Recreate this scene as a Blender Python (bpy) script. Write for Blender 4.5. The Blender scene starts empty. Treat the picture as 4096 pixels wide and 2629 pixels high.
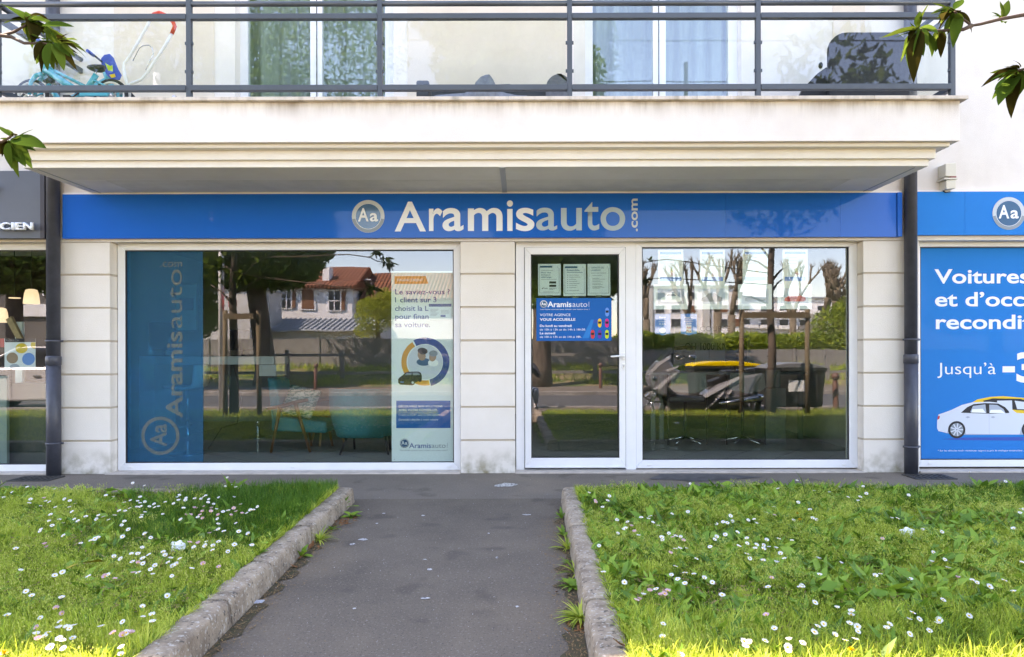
import bpy, bmesh, math, random, os
import numpy as np
from mathutils import Vector, Matrix, Euler
R = math.radians
PI = math.pi
rnd = random.Random(7)
sc = bpy.context.scene

# ------------------------------------------------------------------ camera, sky, sun, exposure
F_PX, CX, CY, HC = 2765.0, 2080.0, 1400.0, 1.25      # focal length and principal point in px of the 4096 px photograph, eye height
cam_d = bpy.data.cameras.new('camera')
cam = bpy.data.objects.new('camera', cam_d)
sc.collection.objects.link(cam)
cam_d.sensor_width = 36.0
cam_d.lens = 36.0 * F_PX / 4096.0
cam_d.shift_x = -(CX - 2048.0) / 4096.0
cam_d.shift_y = (CY - 1314.5) / 4096.0
cam_d.clip_start = 0.05
cam_d.clip_end = 2000.0
cam.location = (0, -7.0, HC)
cam.rotation_euler = (R(90), R(0.12), 0)
sc.camera = cam

SUN_EL, SUN_SIDE = 48.0, 55.0          # elevation; degrees from straight over the building (+Y) towards -X
sun_dir = Vector((-math.sin(R(SUN_SIDE)) * math.cos(R(SUN_EL)), math.cos(R(SUN_SIDE)) * math.cos(R(SUN_EL)), math.sin(R(SUN_EL))))
w = bpy.data.worlds.new('World')
sc.world = w
w.use_nodes = True
nt = w.node_tree
sky = nt.nodes.new('ShaderNodeTexSky')
sky.sky_type = 'NISHITA'
sky.sun_disc = False
sky.sun_elevation = R(SUN_EL)
sky.sun_rotation = R(-SUN_SIDE)
sky.dust_density = 0.2
sky.ozone_density = 1.0
sky.air_density = 1.0
bg = nt.nodes['Background']
nt.links.new(sky.outputs[0], bg.inputs[0])
bg.inputs[1].default_value = 0.11
sun_d = bpy.data.lights.new('sun', 'SUN')
sun_d.energy = 2.9
sun_d.angle = R(0.5)
sun_d.color = (1.0, 0.93, 0.82)
sun = bpy.data.objects.new('sun', sun_d)
sc.collection.objects.link(sun)
sun.rotation_euler = sun_dir.to_track_quat('Z', 'Y').to_euler()
sun.location = sun_dir * 60
vs = sc.view_settings
vs.view_transform = 'Standard'
vs.look = 'None'
vs.gamma = 1.0
vs.use_curve_mapping = False
vs.exposure = 3.4
vs.use_white_balance = True
vs.white_balance_temperature = 8300
vs.white_balance_tint = 24
sc.cycles.max_bounces = 10
sc.cycles.diffuse_bounces = 4
sc.cycles.glossy_bounces = 4
sc.cycles.transparent_max_bounces = 24
sc.cycles.caustics_reflective = False
sc.cycles.caustics_refractive = False
sc.cycles.sample_clamp_indirect = 6.0

# ------------------------------------------------------------------ helpers
def U(px, L):            # x of a photo column at distance L from the camera
    return (px - CX) / F_PX * L
def V(py, L):
    return HC + (CY - py) / F_PX * L
def P(px, py, L):        # world point seen directly at distance L
    return (U(px, L), L - 7.0, V(py, L))
YG = 0.15                # plane of the shop glass
def RF(px, py, L):       # world point seen mirrored in the shop glass, L along the folded view axis
    return (U(px, L), 7.0 + 2 * YG - 7.0 - (L - 7.0) , V(py, L))
def RY(L):
    return 2 * YG + 7.0 - L

def nodes_of(m):
    m.use_nodes = True
    t = m.node_tree
    return t, t.nodes['Principled BSDF']

MATS = {}
def mat(name, col, rough=0.6, metal=0.0, var=0.0, scale=8.0, col2=None, bump=0.0, bscale=60.0, spec=0.5, coat=0.0, emit=0.0, emitc=None, stretch=None, detail=5.0, ramp=(0.35, 0.65), trans=0.0):
    m = bpy.data.materials.new(name)
    t, b = nodes_of(m)
    b.inputs['Roughness'].default_value = rough
    b.inputs['Metallic'].default_value = metal
    b.inputs['Specular IOR Level'].default_value = spec
    b.inputs['Coat Weight'].default_value = coat
    b.inputs['Coat Roughness'].default_value = 0.04
    b.inputs['Base Color'].default_value = (*col, 1)
    if emit:
        b.inputs['Emission Color'].default_value = (*(emitc or col), 1)
        b.inputs['Emission Strength'].default_value = emit
    tc = t.nodes.new('ShaderNodeTexCoord')
    mp = t.nodes.new('ShaderNodeMapping')
    geo = t.nodes.new('ShaderNodeNewGeometry')
    t.links.new(geo.outputs['Position'], mp.inputs[0])
    if stretch:
        mp.inputs['Scale'].default_value = stretch
    if col2 is None and var > 0:
        col2 = tuple(min(1, c * (1 - var)) for c in col)
    if col2 is not None:
        n = t.nodes.new('ShaderNodeTexNoise')
        n.inputs['Scale'].default_value = scale
        n.inputs['Detail'].default_value = detail
        n.inputs['Roughness'].default_value = 0.62
        rp = t.nodes.new('ShaderNodeValToRGB')
        rp.color_ramp.elements[0].position = ramp[0]
        rp.color_ramp.elements[1].position = ramp[1]
        rp.color_ramp.elements[0].color = (*col2, 1)
        rp.color_ramp.elements[1].color = (*col, 1)
        t.links.new(mp.outputs[0], n.inputs['Vector'])
        t.links.new(n.outputs['Fac'], rp.inputs[0])
        t.links.new(rp.outputs[0], b.inputs['Base Color'])
    if bump > 0:
        n2 = t.nodes.new('ShaderNodeTexNoise')
        n2.inputs['Scale'].default_value = bscale
        n2.inputs['Detail'].default_value = 4
        bp = t.nodes.new('ShaderNodeBump')
        bp.inputs['Strength'].default_value = bump
        bp.inputs['Distance'].default_value = 0.01
        t.links.new(mp.outputs[0], n2.inputs['Vector'])
        t.links.new(n2.outputs['Fac'], bp.inputs['Height'])
        t.links.new(bp.outputs[0], b.inputs['Normal'])
    if trans > 0:            # light passing through a leaf
        out = t.nodes['Material Output']
        tr = t.nodes.new('ShaderNodeBsdfTranslucent')
        mx = t.nodes.new('ShaderNodeMixShader')
        mx.inputs[0].default_value = trans
        src = b.inputs['Base Color']
        if src.is_linked:
            t.links.new(src.links[0].from_socket, tr.inputs[0])
        else:
            tr.inputs[0].default_value = (*col, 1)
        t.links.new(b.outputs[0], mx.inputs[1])
        t.links.new(tr.outputs[0], mx.inputs[2])
        t.links.new(mx.outputs[0], out.inputs[0])
    MATS[name] = m
    return m

def glass(name, r0=0.09, tint=(0.86, 0.92, 0.88), refl=(0.86, 0.88, 1.0), wob=0.0):
    m = bpy.data.materials.new(name)
    m.use_nodes = True
    t = m.node_tree
    t.nodes.clear()
    out = t.nodes.new('ShaderNodeOutputMaterial')
    tr = t.nodes.new('ShaderNodeBsdfTransparent')
    tr.inputs[0].default_value = (*tint, 1)
    gl = t.nodes.new('ShaderNodeBsdfGlossy')
    gl.inputs['Roughness'].default_value = 0.0
    gl.inputs['Color'].default_value = (*refl, 1)
    ge = t.nodes.new('ShaderNodeNewGeometry')
    dt = t.nodes.new('ShaderNodeVectorMath'); dt.operation = 'DOT_PRODUCT'
    t.links.new(ge.outputs['True Normal'], dt.inputs[0]); t.links.new(ge.outputs['Incoming'], dt.inputs[1])
    def mth(op, a, b):
        n_ = t.nodes.new('ShaderNodeMath'); n_.operation = op
        for i_, s_ in enumerate((a, b)):
            if s_ is None: continue
            if hasattr(s_, 'links'): t.links.new(s_, n_.inputs[i_])
            else: n_.inputs[i_].default_value = s_
        return n_.outputs[0]
    cs = mth('ABSOLUTE', dt.outputs['Value'], None)
    fr_ = mth('MULTIPLY_ADD', mth('POWER', mth('SUBTRACT', 1.0, cs), 5.0), 1.0 - r0)
    fr_.node.inputs[2].default_value = r0
    mx = t.nodes.new('ShaderNodeMixShader')
    t.links.new(fr_, mx.inputs[0])
    t.links.new(tr.outputs[0], mx.inputs[1])
    t.links.new(gl.outputs[0], mx.inputs[2])
    t.links.new(mx.outputs[0], out.inputs[0])
    if wob:
        n = t.nodes.new('ShaderNodeTexNoise')
        n.inputs['Scale'].default_value = 1.6
        n.inputs['Detail'].default_value = 1.0
        g = t.nodes.new('ShaderNodeNewGeometry')
        bp = t.nodes.new('ShaderNodeBump')
        bp.inputs['Strength'].default_value = 1.0
        bp.inputs['Distance'].default_value = wob
        t.links.new(g.outputs['Position'], n.inputs['Vector'])
        t.links.new(n.outputs['Fac'], bp.inputs['Height'])
        t.links.new(bp.outputs[0], gl.inputs['Normal'])
    MATS[name] = m
    return m

def film(name, col, cover, tcol):       # printed see-through film
    m = bpy.data.materials.new(name)
    m.use_nodes = True
    t = m.node_tree
    b = t.nodes['Principled BSDF']
    b.inputs['Base Color'].default_value = (*col, 1)
    b.inputs['Roughness'].default_value = 0.5
    tr = t.nodes.new('ShaderNodeBsdfTransparent')
    tr.inputs[0].default_value = (*tcol, 1)
    mx = t.nodes.new('ShaderNodeMixShader')
    mx.inputs[0].default_value = cover
    t.links.new(tr.outputs[0], mx.inputs[1])
    t.links.new(b.outputs[0], mx.inputs[2])
    t.links.new(mx.outputs[0], t.nodes['Material Output'].inputs[0])
    MATS[name] = m
    return m

ORG = {}
def origin_of(o):
    return ORG.get(o.name, Vector((0, 0, 0)))

def thing(name, label, cat, loc=(0, 0, 0), group=None, kind=None):
    o = bpy.data.objects.new(name, None)
    o.empty_display_size = 0.1
    sc.collection.objects.link(o)
    o.location = loc
    ORG[o.name] = Vector(loc)
    tag(o, label, cat, group, kind)
    return o
def part_empty(name, parent, loc):
    o = bpy.data.objects.new(name, None)
    o.empty_display_size = 0.05
    sc.collection.objects.link(o)
    o.parent = parent
    o.location = Vector(loc) - origin_of(parent)
    ORG[o.name] = Vector(loc)
    return o
def tag(o, label=None, cat=None, group=None, kind=None):
    if label: o['label'] = label
    if cat: o['category'] = cat
    if group: o['group'] = group
    if kind: o['kind'] = kind
    return o

class MB:
    def __init__(s):
        s.v = []; s.f = []; s.mi = []; s.cur = 0; s.smooth = False; s.sm = []
    def add(s, vs, fs):
        n = len(s.v)
        s.v += [tuple(v) for v in vs]
        for f in fs:
            s.f.append([i + n for i in f]); s.mi.append(s.cur); s.sm.append(s.smooth)
        return s
    def box(s, x0, x1, y0, y1, z0, z1):
        return s.add([(x0, y0, z0), (x1, y0, z0), (x1, y1, z0), (x0, y1, z0), (x0, y0, z1), (x1, y0, z1), (x1, y1, z1), (x0, y1, z1)],
                     [(0, 3, 2, 1), (4, 5, 6, 7), (0, 1, 5, 4), (1, 2, 6, 5), (2, 3, 7, 6), (3, 0, 4, 7)])
    def obox(s, c, ax, ay, az, hx, hy, hz):     # oriented box
        c = Vector(c); ax = Vector(ax).normalized() * hx; ay = Vector(ay).normalized() * hy; az = Vector(az).normalized() * hz
        pts = [c + i * ax + j * ay + k * az for k in (-1, 1) for (i, j) in ((-1, -1), (1, -1), (1, 1), (-1, 1))]
        return s.add(pts, [(0, 3, 2, 1), (4, 5, 6, 7), (0, 1, 5, 4), (1, 2, 6, 5), (2, 3, 7, 6), (3, 0, 4, 7)])
    def quad(s, a, b, c, d):
        return s.add([a, b, c, d], [(0, 1, 2, 3)])
    def rect(s, x0, x1, z0, z1, y):             # upright sheet facing -Y
        return s.add([(x0, y, z0), (x1, y, z0), (x1, y, z1), (x0, y, z1)], [(0, 1, 2, 3)])
    def poly_y(s, pts, y, th=0.0):              # upright polygon facing -Y with thickness th
        n = len(pts)
        if th <= 0:
            return s.add([(p[0], y, p[1]) for p in pts], [tuple(range(n))])
        vs_ = [(p[0], y, p[1]) for p in pts] + [(p[0], y + th, p[1]) for p in pts]
        fs = [tuple(range(n)), tuple(reversed(range(n, 2 * n)))] + [(i, i + n, (i + 1) % n + n, (i + 1) % n) for i in range(n)]
        return s.add(vs_, fs)
    def prism(s, pts, axis, a0, a1):            # polygon in the plane across AXIS, extruded along it
        n = len(pts)
        def mk(p, a):
            return {'x': (a, p[0], p[1]), 'y': (p[0], a, p[1]), 'z': (p[0], p[1], a)}[axis]
        vs_ = [mk(p, a0) for p in pts] + [mk(p, a1) for p in pts]
        fs = [tuple(range(n)), tuple(reversed(range(n, 2 * n)))] + [(i, i + n, (i + 1) % n + n, (i + 1) % n) for i in range(n)]
        return s.add(vs_, fs)
    def tube(s, pts, r, n=8, cap=True):
        pts = [Vector(p) for p in pts]
        rs = r if isinstance(r, (list, tuple)) else [r] * len(pts)
        sm = s.smooth; s.smooth = True
        base = len(s.v)
        up = None
        for i, p in enumerate(pts):
            d = (pts[min(i + 1, len(pts) - 1)] - pts[max(i - 1, 0)])
            if d.length < 1e-9: d = Vector((0, 0, 1))
            d.normalize()
            if up is None:
                up = Vector((0, 0, 1)) if abs(d.z) < 0.9 else Vector((1, 0, 0))
            a = d.cross(up)
            if a.length < 1e-6: a = d.cross(Vector((0.3, 1, 0.2)))
            a.normalize()
            b = a.cross(d).normalized()
            up = b
            for k in range(n):
                t = 2 * PI * k / n
                s.v.append(tuple(p + (a * math.cos(t) + b * math.sin(t)) * rs[i]))
        for i in range(len(pts) - 1):
            for k in range(n):
                s.f.append([base + i * n + k, base + (i + 1) * n + k, base + (i + 1) * n + (k + 1) % n, base + i * n + (k + 1) % n])
                s.mi.append(s.cur); s.sm.append(True)
        if cap:
            s.f.append([base + k for k in range(n)]); s.mi.append(s.cur); s.sm.append(False)
            s.f.append([base + (len(pts) - 1) * n + k for k in reversed(range(n))]); s.mi.append(s.cur); s.sm.append(False)
        s.smooth = sm
        return s
    def lathe(s, prof, c=(0, 0, 0), n=16, axis='z', arc=None):   # prof: (radius, height)
        c = Vector(c); base = len(s.v)
        for (r, h) in prof:
            for k in range(n):
                t = 2 * PI * k / n
                a, b = r * math.cos(t), r * math.sin(t)
                q = {'z': (a, b, h), 'y': (a, h, b), 'x': (h, a, b)}[axis]
                s.v.append(tuple(c + Vector(q)))
        for i in range(len(prof) - 1):
            for k in range(n):
                s.f.append([base + i * n + k, base + i * n + (k + 1) % n, base + (i + 1) * n + (k + 1) % n, base + (i + 1) * n + k])
                s.mi.append(s.cur); s.sm.append(True)
        return s
    def disc(s, c, r, y, n=28):
        return s.poly_y([(c[0] + r * math.cos(2 * PI * k / n), c[1] + r * math.sin(2 * PI * k / n)) for k in range(n)], y)
    def ring(s, c, r0, r1, y, a0=0.0, a1=360.0, n=36, th=0.0):
        vs_ = []; fs = []
        for k in range(n + 1):
            t = R(a0 + (a1 - a0) * k / n)
            vs_ += [(c[0] + r0 * math.cos(t), y, c[1] + r0 * math.sin(t)), (c[0] + r1 * math.cos(t), y, c[1] + r1 * math.sin(t))]
        for k in range(n):
            fs.append((2 * k, 2 * k + 2, 2 * k + 3, 2 * k + 1))
        return s.add(vs_, fs)
    def ball(s, c, r, n=10, m=7):
        rx, ry, rz = r if isinstance(r, (tuple, list)) else (r, r, r)
        sm = s.smooth; s.smooth = True
        base = len(s.v)
        s.v.append((c[0], c[1], c[2] - rz))
        for i in range(1, m):
            ph = -PI / 2 + PI * i / m
            for k in range(n):
                t = 2 * PI * k / n
                s.v.append((c[0] + rx * math.cos(ph) * math.cos(t), c[1] + ry * math.cos(ph) * math.sin(t), c[2] + rz * math.sin(ph)))
        s.v.append((c[0], c[1], c[2] + rz))
        def F(f):
            s.f.append(f); s.mi.append(s.cur); s.sm.append(True)
        for k in range(n):
            F([base, base + 1 + (k + 1) % n, base + 1 + k])
            for i in range(m - 2):
                a = base + 1 + i * n
                F([a + k, a + (k + 1) % n, a + n + (k + 1) % n, a + n + k])
            a = base + 1 + (m - 2) * n
            F([a + k, a + (k + 1) % n, base + 1 + (m - 1) * n])
        s.smooth = sm
        return s
    def mesh(s, name, off):
        me = bpy.data.meshes.new(name)
        me.from_pydata([(v[0] - off.x, v[1] - off.y, v[2] - off.z) for v in s.v], [], s.f)
        me.polygons.foreach_set('material_index', s.mi)
        me.polygons.foreach_set('use_smooth', s.sm)
        me.update()
        return me
    def build(s, name, m, parent=None, bevel=0.0, seg=2, fix=True, label=None, kind=None, origin=None):
        a = np.array(s.v)
        lo, hi = a.min(0), a.max(0)
        off = Vector(((lo[0] + hi[0]) / 2, (lo[1] + hi[1]) / 2, lo[2])) if origin is None else Vector(origin)
        off = Vector([float(q) for q in off])
        me = s.mesh(name, off)
        for q in (m if isinstance(m, (list, tuple)) else [m]):
            me.materials.append(MATS[q] if isinstance(q, str) else q)
        if fix:
            bm = bmesh.new(); bm.from_mesh(me)
            bmesh.ops.recalc_face_normals(bm, faces=bm.faces)
            bm.to_mesh(me); bm.free()
        o = bpy.data.objects.new(name, me)
        sc.collection.objects.link(o)
        if parent is not None:
            o.parent = parent
            o.location = off - origin_of(parent)
        else:
            o.location = off
        ORG[o.name] = off
        if bevel > 0:
            bv = o.modifiers.new('bevel', 'BEVEL')
            bv.width = bevel; bv.segments = seg; bv.limit_method = 'ANGLE'; bv.angle_limit = R(40)
        if label: o['label'] = label
        if kind: o['kind'] = kind
        return o

def copy_tree(o, parent=None):
    c = o.copy(); sc.collection.objects.link(c)
    if parent is not None: c.parent = parent
    for ch in list(o.children):
        copy_tree(ch, c)
    return c
def place_copy(o, loc, label, rz=0.0, scale=None, group=None):
    c = copy_tree(o)
    c.location = loc; c.rotation_euler = (0, 0, rz)
    if scale: c.scale = scale
    c['label'] = label
    if group: c['group'] = group
    return c
def noshadow_flat(o):
    return o

def _cap():
    c = bpy.data.curves.new('t', 'FONT'); c.body = 'H'; o = bpy.data.objects.new('t', c); sc.collection.objects.link(o)
    me = bpy.data.meshes.new_from_object(o.evaluated_get(bpy.context.evaluated_depsgraph_get()))
    h = max(v.co.y for v in me.vertices); bpy.data.objects.remove(o); bpy.data.curves.remove(c); bpy.data.meshes.remove(me); return h
CAPH = _cap()
def text(name, body, x0, x1, zb, zc, y, m, parent=None, bold=0.0, depth=0.0, vert=False, res=3, label=None, fit=False):
    """lettering with its baseline at zb, capital height zc - zb, fitted between x0 and x1, on the upright plane y, facing -Y;
    vert: reads upwards (x0..x1 is then baseline / cap line, zb..zc the run)"""
    c = bpy.data.curves.new('t', 'FONT')
    c.body = body; c.size = 1.0; c.offset = bold; c.resolution_u = res; c.extrude = 0.0
    c.fill_mode = 'FRONT' if depth == 0 else 'BOTH'
    o = bpy.data.objects.new('t', c); sc.collection.objects.link(o)
    dg = bpy.context.evaluated_depsgraph_get()
    me = bpy.data.meshes.new_from_object(o.evaluated_get(dg))
    bpy.data.objects.remove(o); bpy.data.curves.remove(c)
    n = len(me.vertices)
    if n == 0: return None
    a = np.empty(n * 3); me.vertices.foreach_get('co', a); a = a.reshape(-1, 3)
    cap = CAPH
    lo, hi = a[:, 0].min(), a[:, 0].max()
    if vert:
        sx = (zc - zb) / (hi - lo); sy = (x1 - x0) / cap
        X = x1 - a[:, 1] * sy * 1.0 if False else x1 - a[:, 1] * sy
        Z = zb + (a[:, 0] - lo) * sx
    else:
        sz = (zc - zb) / cap
        sx = (x1 - x0) / (hi - lo) if x1 is not None else sz
        X = x0 + (a[:, 0] - lo) * sx
        Z = zb + a[:, 1] * sz
        if fit: Z = zb + (a[:, 1] - a[:, 1].min()) / (a[:, 1].max() - a[:, 1].min()) * (zc - zb)
    X = X if not vert else x1 - (0) - (a[:, 1] * sy) * 1.0
    off = Vector((float((X.min() + X.max()) / 2), y, float(Z.min())))
    q = np.stack([X - off.x, np.zeros(n), Z - off.z], 1)
    me.vertices.foreach_set('co', q.ravel()); me.update()
    me.materials.clear()
    me.materials.append(MATS[m] if isinstance(m, str) else m)
    me.name = name
    ob = bpy.data.objects.new(name, me); sc.collection.objects.link(ob)
    if parent is not None:
        ob.parent = parent; ob.location = off - origin_of(parent)
    else:
        ob.location = off
    ORG[ob.name] = off
    if depth:
        sd = ob.modifiers.new('depth', 'SOLIDIFY'); sd.thickness = depth; sd.offset = 0
    if label: ob['label'] = label
    return ob

def _extent(body, bold):
    c = bpy.data.curves.new('t', 'FONT'); c.body = body; c.offset = bold; o = bpy.data.objects.new('t', c); sc.collection.objects.link(o)
    me = bpy.data.meshes.new_from_object(o.evaluated_get(bpy.context.evaluated_depsgraph_get()))
    xs = [v.co.x for v in me.vertices] or [0]; bpy.data.objects.remove(o); bpy.data.curves.remove(c); bpy.data.meshes.remove(me); return min(xs), max(xs)
def spell(body, x0, x1, zb, zc, y, m, parent, bold=0.0, res=6):
    # a line of large lettering, every letter its own piece
    lo, hi = _extent(body, bold); s = (x1 - x0) / (hi - lo)
    for i, ch in enumerate(body):
        if ch == ' ': continue
        right = _extent(body[:i + 1], bold)[1]; a, b = _extent(ch, bold)
        if i and _extent(body[:i], bold)[1] > right: continue
        text('letter', ch, x0 + (right - (b - a) - lo) * s, x0 + (right - lo) * s, zb, zc, y, m, parent, bold=bold, res=res)

# ------------------------------------------------------------------ materials
def stucco(name, col, dirt, top_z=None):
    m = mat(name, col, rough=0.9, col2=dirt, scale=2.2, bump=0.35, bscale=140, ramp=(0.2, 0.62), spec=0.2)
    return m
stucco('render_white', (0.80, 0.745, 0.69), (0.69, 0.63, 0.57))
stucco('render_cream', (0.73, 0.64, 0.54), (0.65, 0.56, 0.46))
stucco('moulding_white', (0.86, 0.83, 0.79), (0.78, 0.74, 0.69))
stucco('stone_block', (0.78, 0.73, 0.68), (0.72, 0.67, 0.61))
stucco('mortar_groove', (0.55, 0.47, 0.39), (0.45, 0.39, 0.32))
mat('soffit_paint', (0.80, 0.76, 0.68), 0.9, var=0.14, scale=3, bump=0.2)
mat('soffit_strip', (0.42, 0.43, 0.44), 0.6)
mat('cap_stone', (0.66, 0.58, 0.50), 0.8, col2=(0.30, 0.25, 0.20), scale=5, stretch=(1, 1, 0.3), ramp=(0.30, 0.52), bump=0.3)
mat('pvc_white', (0.82, 0.83, 0.86), 0.35, var=0.06, scale=3)
mat('sill_stone', (0.62, 0.54, 0.47), 0.6, var=0.25, scale=9)
mat('gasket', (0.02, 0.022, 0.025), 0.5)
mat('sign_blue', (0.0, 0.125, 0.54), 0.4, spec=.02, coat=0.28)
mat('sign_blue2', (0.0, 0.21, 0.62), 0.4, spec=.02, coat=0.15)
mat('letter_white', (0.80, 0.85, 0.92), 0.45)
mat('letter_green', (0.36, 0.48, 0.56), 0.45)
mat('chrome', (0.62, 0.66, 0.68), 0.18, metal=1.0)
mat('chrome_print', (0.50, 0.56, 0.60), 0.3)
mat('chrome_dark', (0.22, 0.27, 0.32), 0.3)
mat('emblem_blue', (0.02, 0.11, 0.24), 0.25, coat=0.6)
mat('slate_panel', (0.10, 0.115, 0.145), 0.5, var=0.1, scale=3)
mat('slate_edge', (0.035, 0.03, 0.04), 0.5)
mat('pipe_grey', (0.055, 0.060, 0.082), 0.45, var=0.25, scale=12, bump=0.1, bscale=30)
mat('rail_grey', (0.070, 0.085, 0.105), 0.4, var=0.12, scale=5)
mat('grate_iron', (0.05, 0.047, 0.045), 0.6)
mat('dark_hole', (0.008, 0.008, 0.008), 0.9)
mat('alarm_cream', (0.66, 0.62, 0.52), 0.6)
mat('alarm_red', (0.35, 0.05, 0.05), 0.4)
mat('black_plastic', (0.012, 0.012, 0.014), 0.45)
mat('white_plastic', (0.78, 0.79, 0.80), 0.4)
mat('steel', (0.55, 0.56, 0.58), 0.25, metal=1.0)
glass('shop_glass', r0=.074, tint=(0.90, 0.94, 0.91), wob=0.0006)
glass('door_glass', r0=.074, tint=(0.90, 0.94, 0.91), wob=0.0006)
glass('upper_glass', r0=.085, tint=(0.88, 0.93, 0.91), wob=0.0008)
glass('railing_glass', r0=.032, tint=(0.96, 0.98, 0.96), wob=0.0004)
film('blue_film', (0.02, 0.15, 0.24), 0.32, (0.20, 0.75, 1.0))
film('film_letter', (0.28, 0.30, 0.26), 0.34, (0.75, 0.80, 0.72))
film('poster_translucent', (0.84, 0.93, 0.96), 0.93, (0.8, 0.9, 0.95))
mat('paper', (0.85, 0.90, 0.90), 0.7)
mat('paper_teal', (0.72, 0.84, 0.88), 0.7)
mat('ink_blue', (0.015, 0.07, 0.30), 0.7)
mat('ink_teal', (0.02, 0.11, 0.22), 0.7)
mat('ink_black', (0.015, 0.015, 0.02), 0.7)
mat('ink_grey', (0.22, 0.27, 0.32), 0.7)
mat('ink_orange', (0.75, 0.33, 0.05), 0.7)
mat('ink_red', (0.60, 0.04, 0.04), 0.7)
mat('ink_pink', (0.65, 0.02, 0.25), 0.7)
mat('ink_purple', (0.12, 0.03, 0.35), 0.7)
mat('ink_lime', (0.50, 0.62, 0.02), 0.7)
mat('ink_yellow', (0.80, 0.52, 0.03), 0.7)
mat('ink_sky', (0.10, 0.30, 0.75), 0.7)
mat('ink_skin', (0.38, 0.24, 0.16), 0.7)
mat('ink_silver', (0.60, 0.66, 0.76), 0.7)
mat('ink_silver_dark', (0.36, 0.42, 0.52), 0.7)
mat('poster_blue', (0.0, 0.12, 0.42), 0.6, spec=.1)
mat('poster_blue_pale', (0.0, 0.20, 0.58), 0.6, spec=.02, coat=.04)
mat('poster_blue_dark', (0.0, 0.075, 0.40), 0.6)
mat('poster_white', (0.78, 0.82, 0.88), 0.6)

# ------------------------------------------------------------------ the building
def wx(px): return U(px, 7.0)
def wz(py): return V(py, 7.0)
LFR = 7.12
def fx(px): return U(px, LFR)
def fz(py): return V(py, LFR)

bld = thing('apartment_building', 'cream rendered apartment building with shops at street level and a long balcony', 'building', (0, 0, 0))
XL, XR, TOP = -24.0, 20.0, 8.15
# pillars with their courses of blocks
grooves = [0.334 + 0.337 * i for i in range(7)]     # heights of the joints
grooves = [g for g in grooves if g < 2.36]
def pillar(x0, x1, nm, zt=2.352):
    core = MB().box(x0 + .004, x1 - .004, 0.014, 0.40, 0.0, zt).build('pillar', 'mortar_groove', bld)
    zs = [0.0] + grooves + [zt]
    for i in range(len(zs) - 1):
        a = zs[i] + (0.010 if i else 0.0)
        b = zs[i + 1] - (0.010 if i < len(zs) - 2 else 0.0)
        MB().box(x0, x1, 0.0 + rnd.uniform(0, .0015), 0.38, a, b).build('block', 'stone_block', core, bevel=0.004)
    return core
PX1 = (wx(190), wx(440)); PX2 = (wx(1842), wx(2060)); PX3 = (wx(3454), wx(3677))
pillar(*PX1, 'a'); pillar(*PX2, 'b'); pillar(*PX3, 'c')
pillar(XL, -9.6, 'd'); pillar(9.5, XR, 'e')
# lintel, wall above, back and sides of the block
MB().box(XL, XR, 0.0, 0.36, 2.352, 2.90).build('lintel', 'render_white', bld)
O1 = (wx(943), wx(1577), 3.36, 5.55); O2 = (wx(2343), wx(2968), 3.36, 5.55)
wl = MB()
wl.box(XL, O1[0], 0.0, 0.32, 2.90, TOP)
wl.box(O1[1], O2[0], 0.0, 0.32, 2.90, TOP)
wl.box(O2[1], XR, 0.0, 0.32, 2.90, TOP)
for o_ in (O1, O2):
    wl.box(o_[0], o_[1], 0.0, 0.32, 2.90, o_[2]); wl.box(o_[0], o_[1], 0.0, 0.32, o_[3], TOP)
wl.build('wall', 'render_white', bld)
MB().box(XL, XR, 11.0, 11.3, -.2, TOP).box(XL, XL + .3, .36, 11.0, -.2, TOP).box(XR - .3, XR, .36, 11.0, -.2, TOP).build('rear_wall', 'render_cream', bld)
MB().box(XL - .2, XR + .2, -0.25, 11.4, TOP, TOP + .18).build('roof', 'cap_stone', bld)
MB().box(XL, XR, .36, 11.0, 2.62, 2.78).build('ceiling_slab', 'render_white', bld)
MB().box(XL, XR, .32, 11.0, 3.22, 3.355).build('floor_slab', 'soffit_paint', bld)
for (a, b) in ((460, 860), (1632, 2287), (3333, 3462)):
    MB().box(wx(a), wx(b), -0.008, 0.0, 3.36, 6.9).build('render_panel', 'render_cream', bld, bevel=.003)
# french windows on the balcony
mat('curtain', (0.62, 0.66, 0.64), 0.9, var=0.25, scale=4, stretch=(3, 1, .3), trans=0.35)
mat('dark_room', (0.06, 0.055, 0.05), 0.9)
def french(o_, gl, mull, lab):
    x0, x1, z0, z1 = o_
    f = MB()
    f.box(x0, gl[0], .12, .20, z0, z1).box(gl[3], x1, .12, .20, z0, z1)
    f.box(gl[1], gl[2], .118, .20, z0, z1)
    f.box(gl[0], gl[1], .12, .20, z1 - .09, z1).box(gl[2], gl[3], .12, .20, z1 - .09, z1)
    f.box(gl[0], gl[1], .12, .20, z0, z0 + .03).box(gl[2], gl[3], .12, .20, z0, z0 + .03)
    w_ = f.build('french_window', 'pvc_white', bld, bevel=.004)
    MB().box(mull - .004, mull + .004, .112, .118, z0, z1).build('meeting_seam', 'gasket', w_)
    for a, b in ((gl[0], gl[1]), (gl[2], gl[3])):
        MB().box(a, b, .150, .156, z0 + .03, z1 - .09).build('pane', 'upper_glass', w_)
    # curtain of folded cloth behind
    r = random.Random(int(x0 * 100))
    m_ = MB(); m_.smooth = True
    n = 90; prev = None
    ph = 0
    vs_ = []; fs = []
    for i in range(n + 1):
        u = i / n; ph += r.uniform(.25, .75)
        yy = .34 + .035 * math.sin(ph) + .012 * math.sin(ph * 2.3)
        xx = x0 + u * (x1 - x0)
        vs_ += [(xx, yy, z0 + .02), (xx + r.uniform(-.006, .006), yy * 1.0, z1)]
        if i: fs.append((2 * i - 2, 2 * i, 2 * i + 1, 2 * i - 1))
    m_.add(vs_, fs)
    m_.build('curtain', 'curtain', w_, fix=False)
g1 = [U(p, 7.15) for p in (997, 1247, 1294, 1545)]
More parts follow.
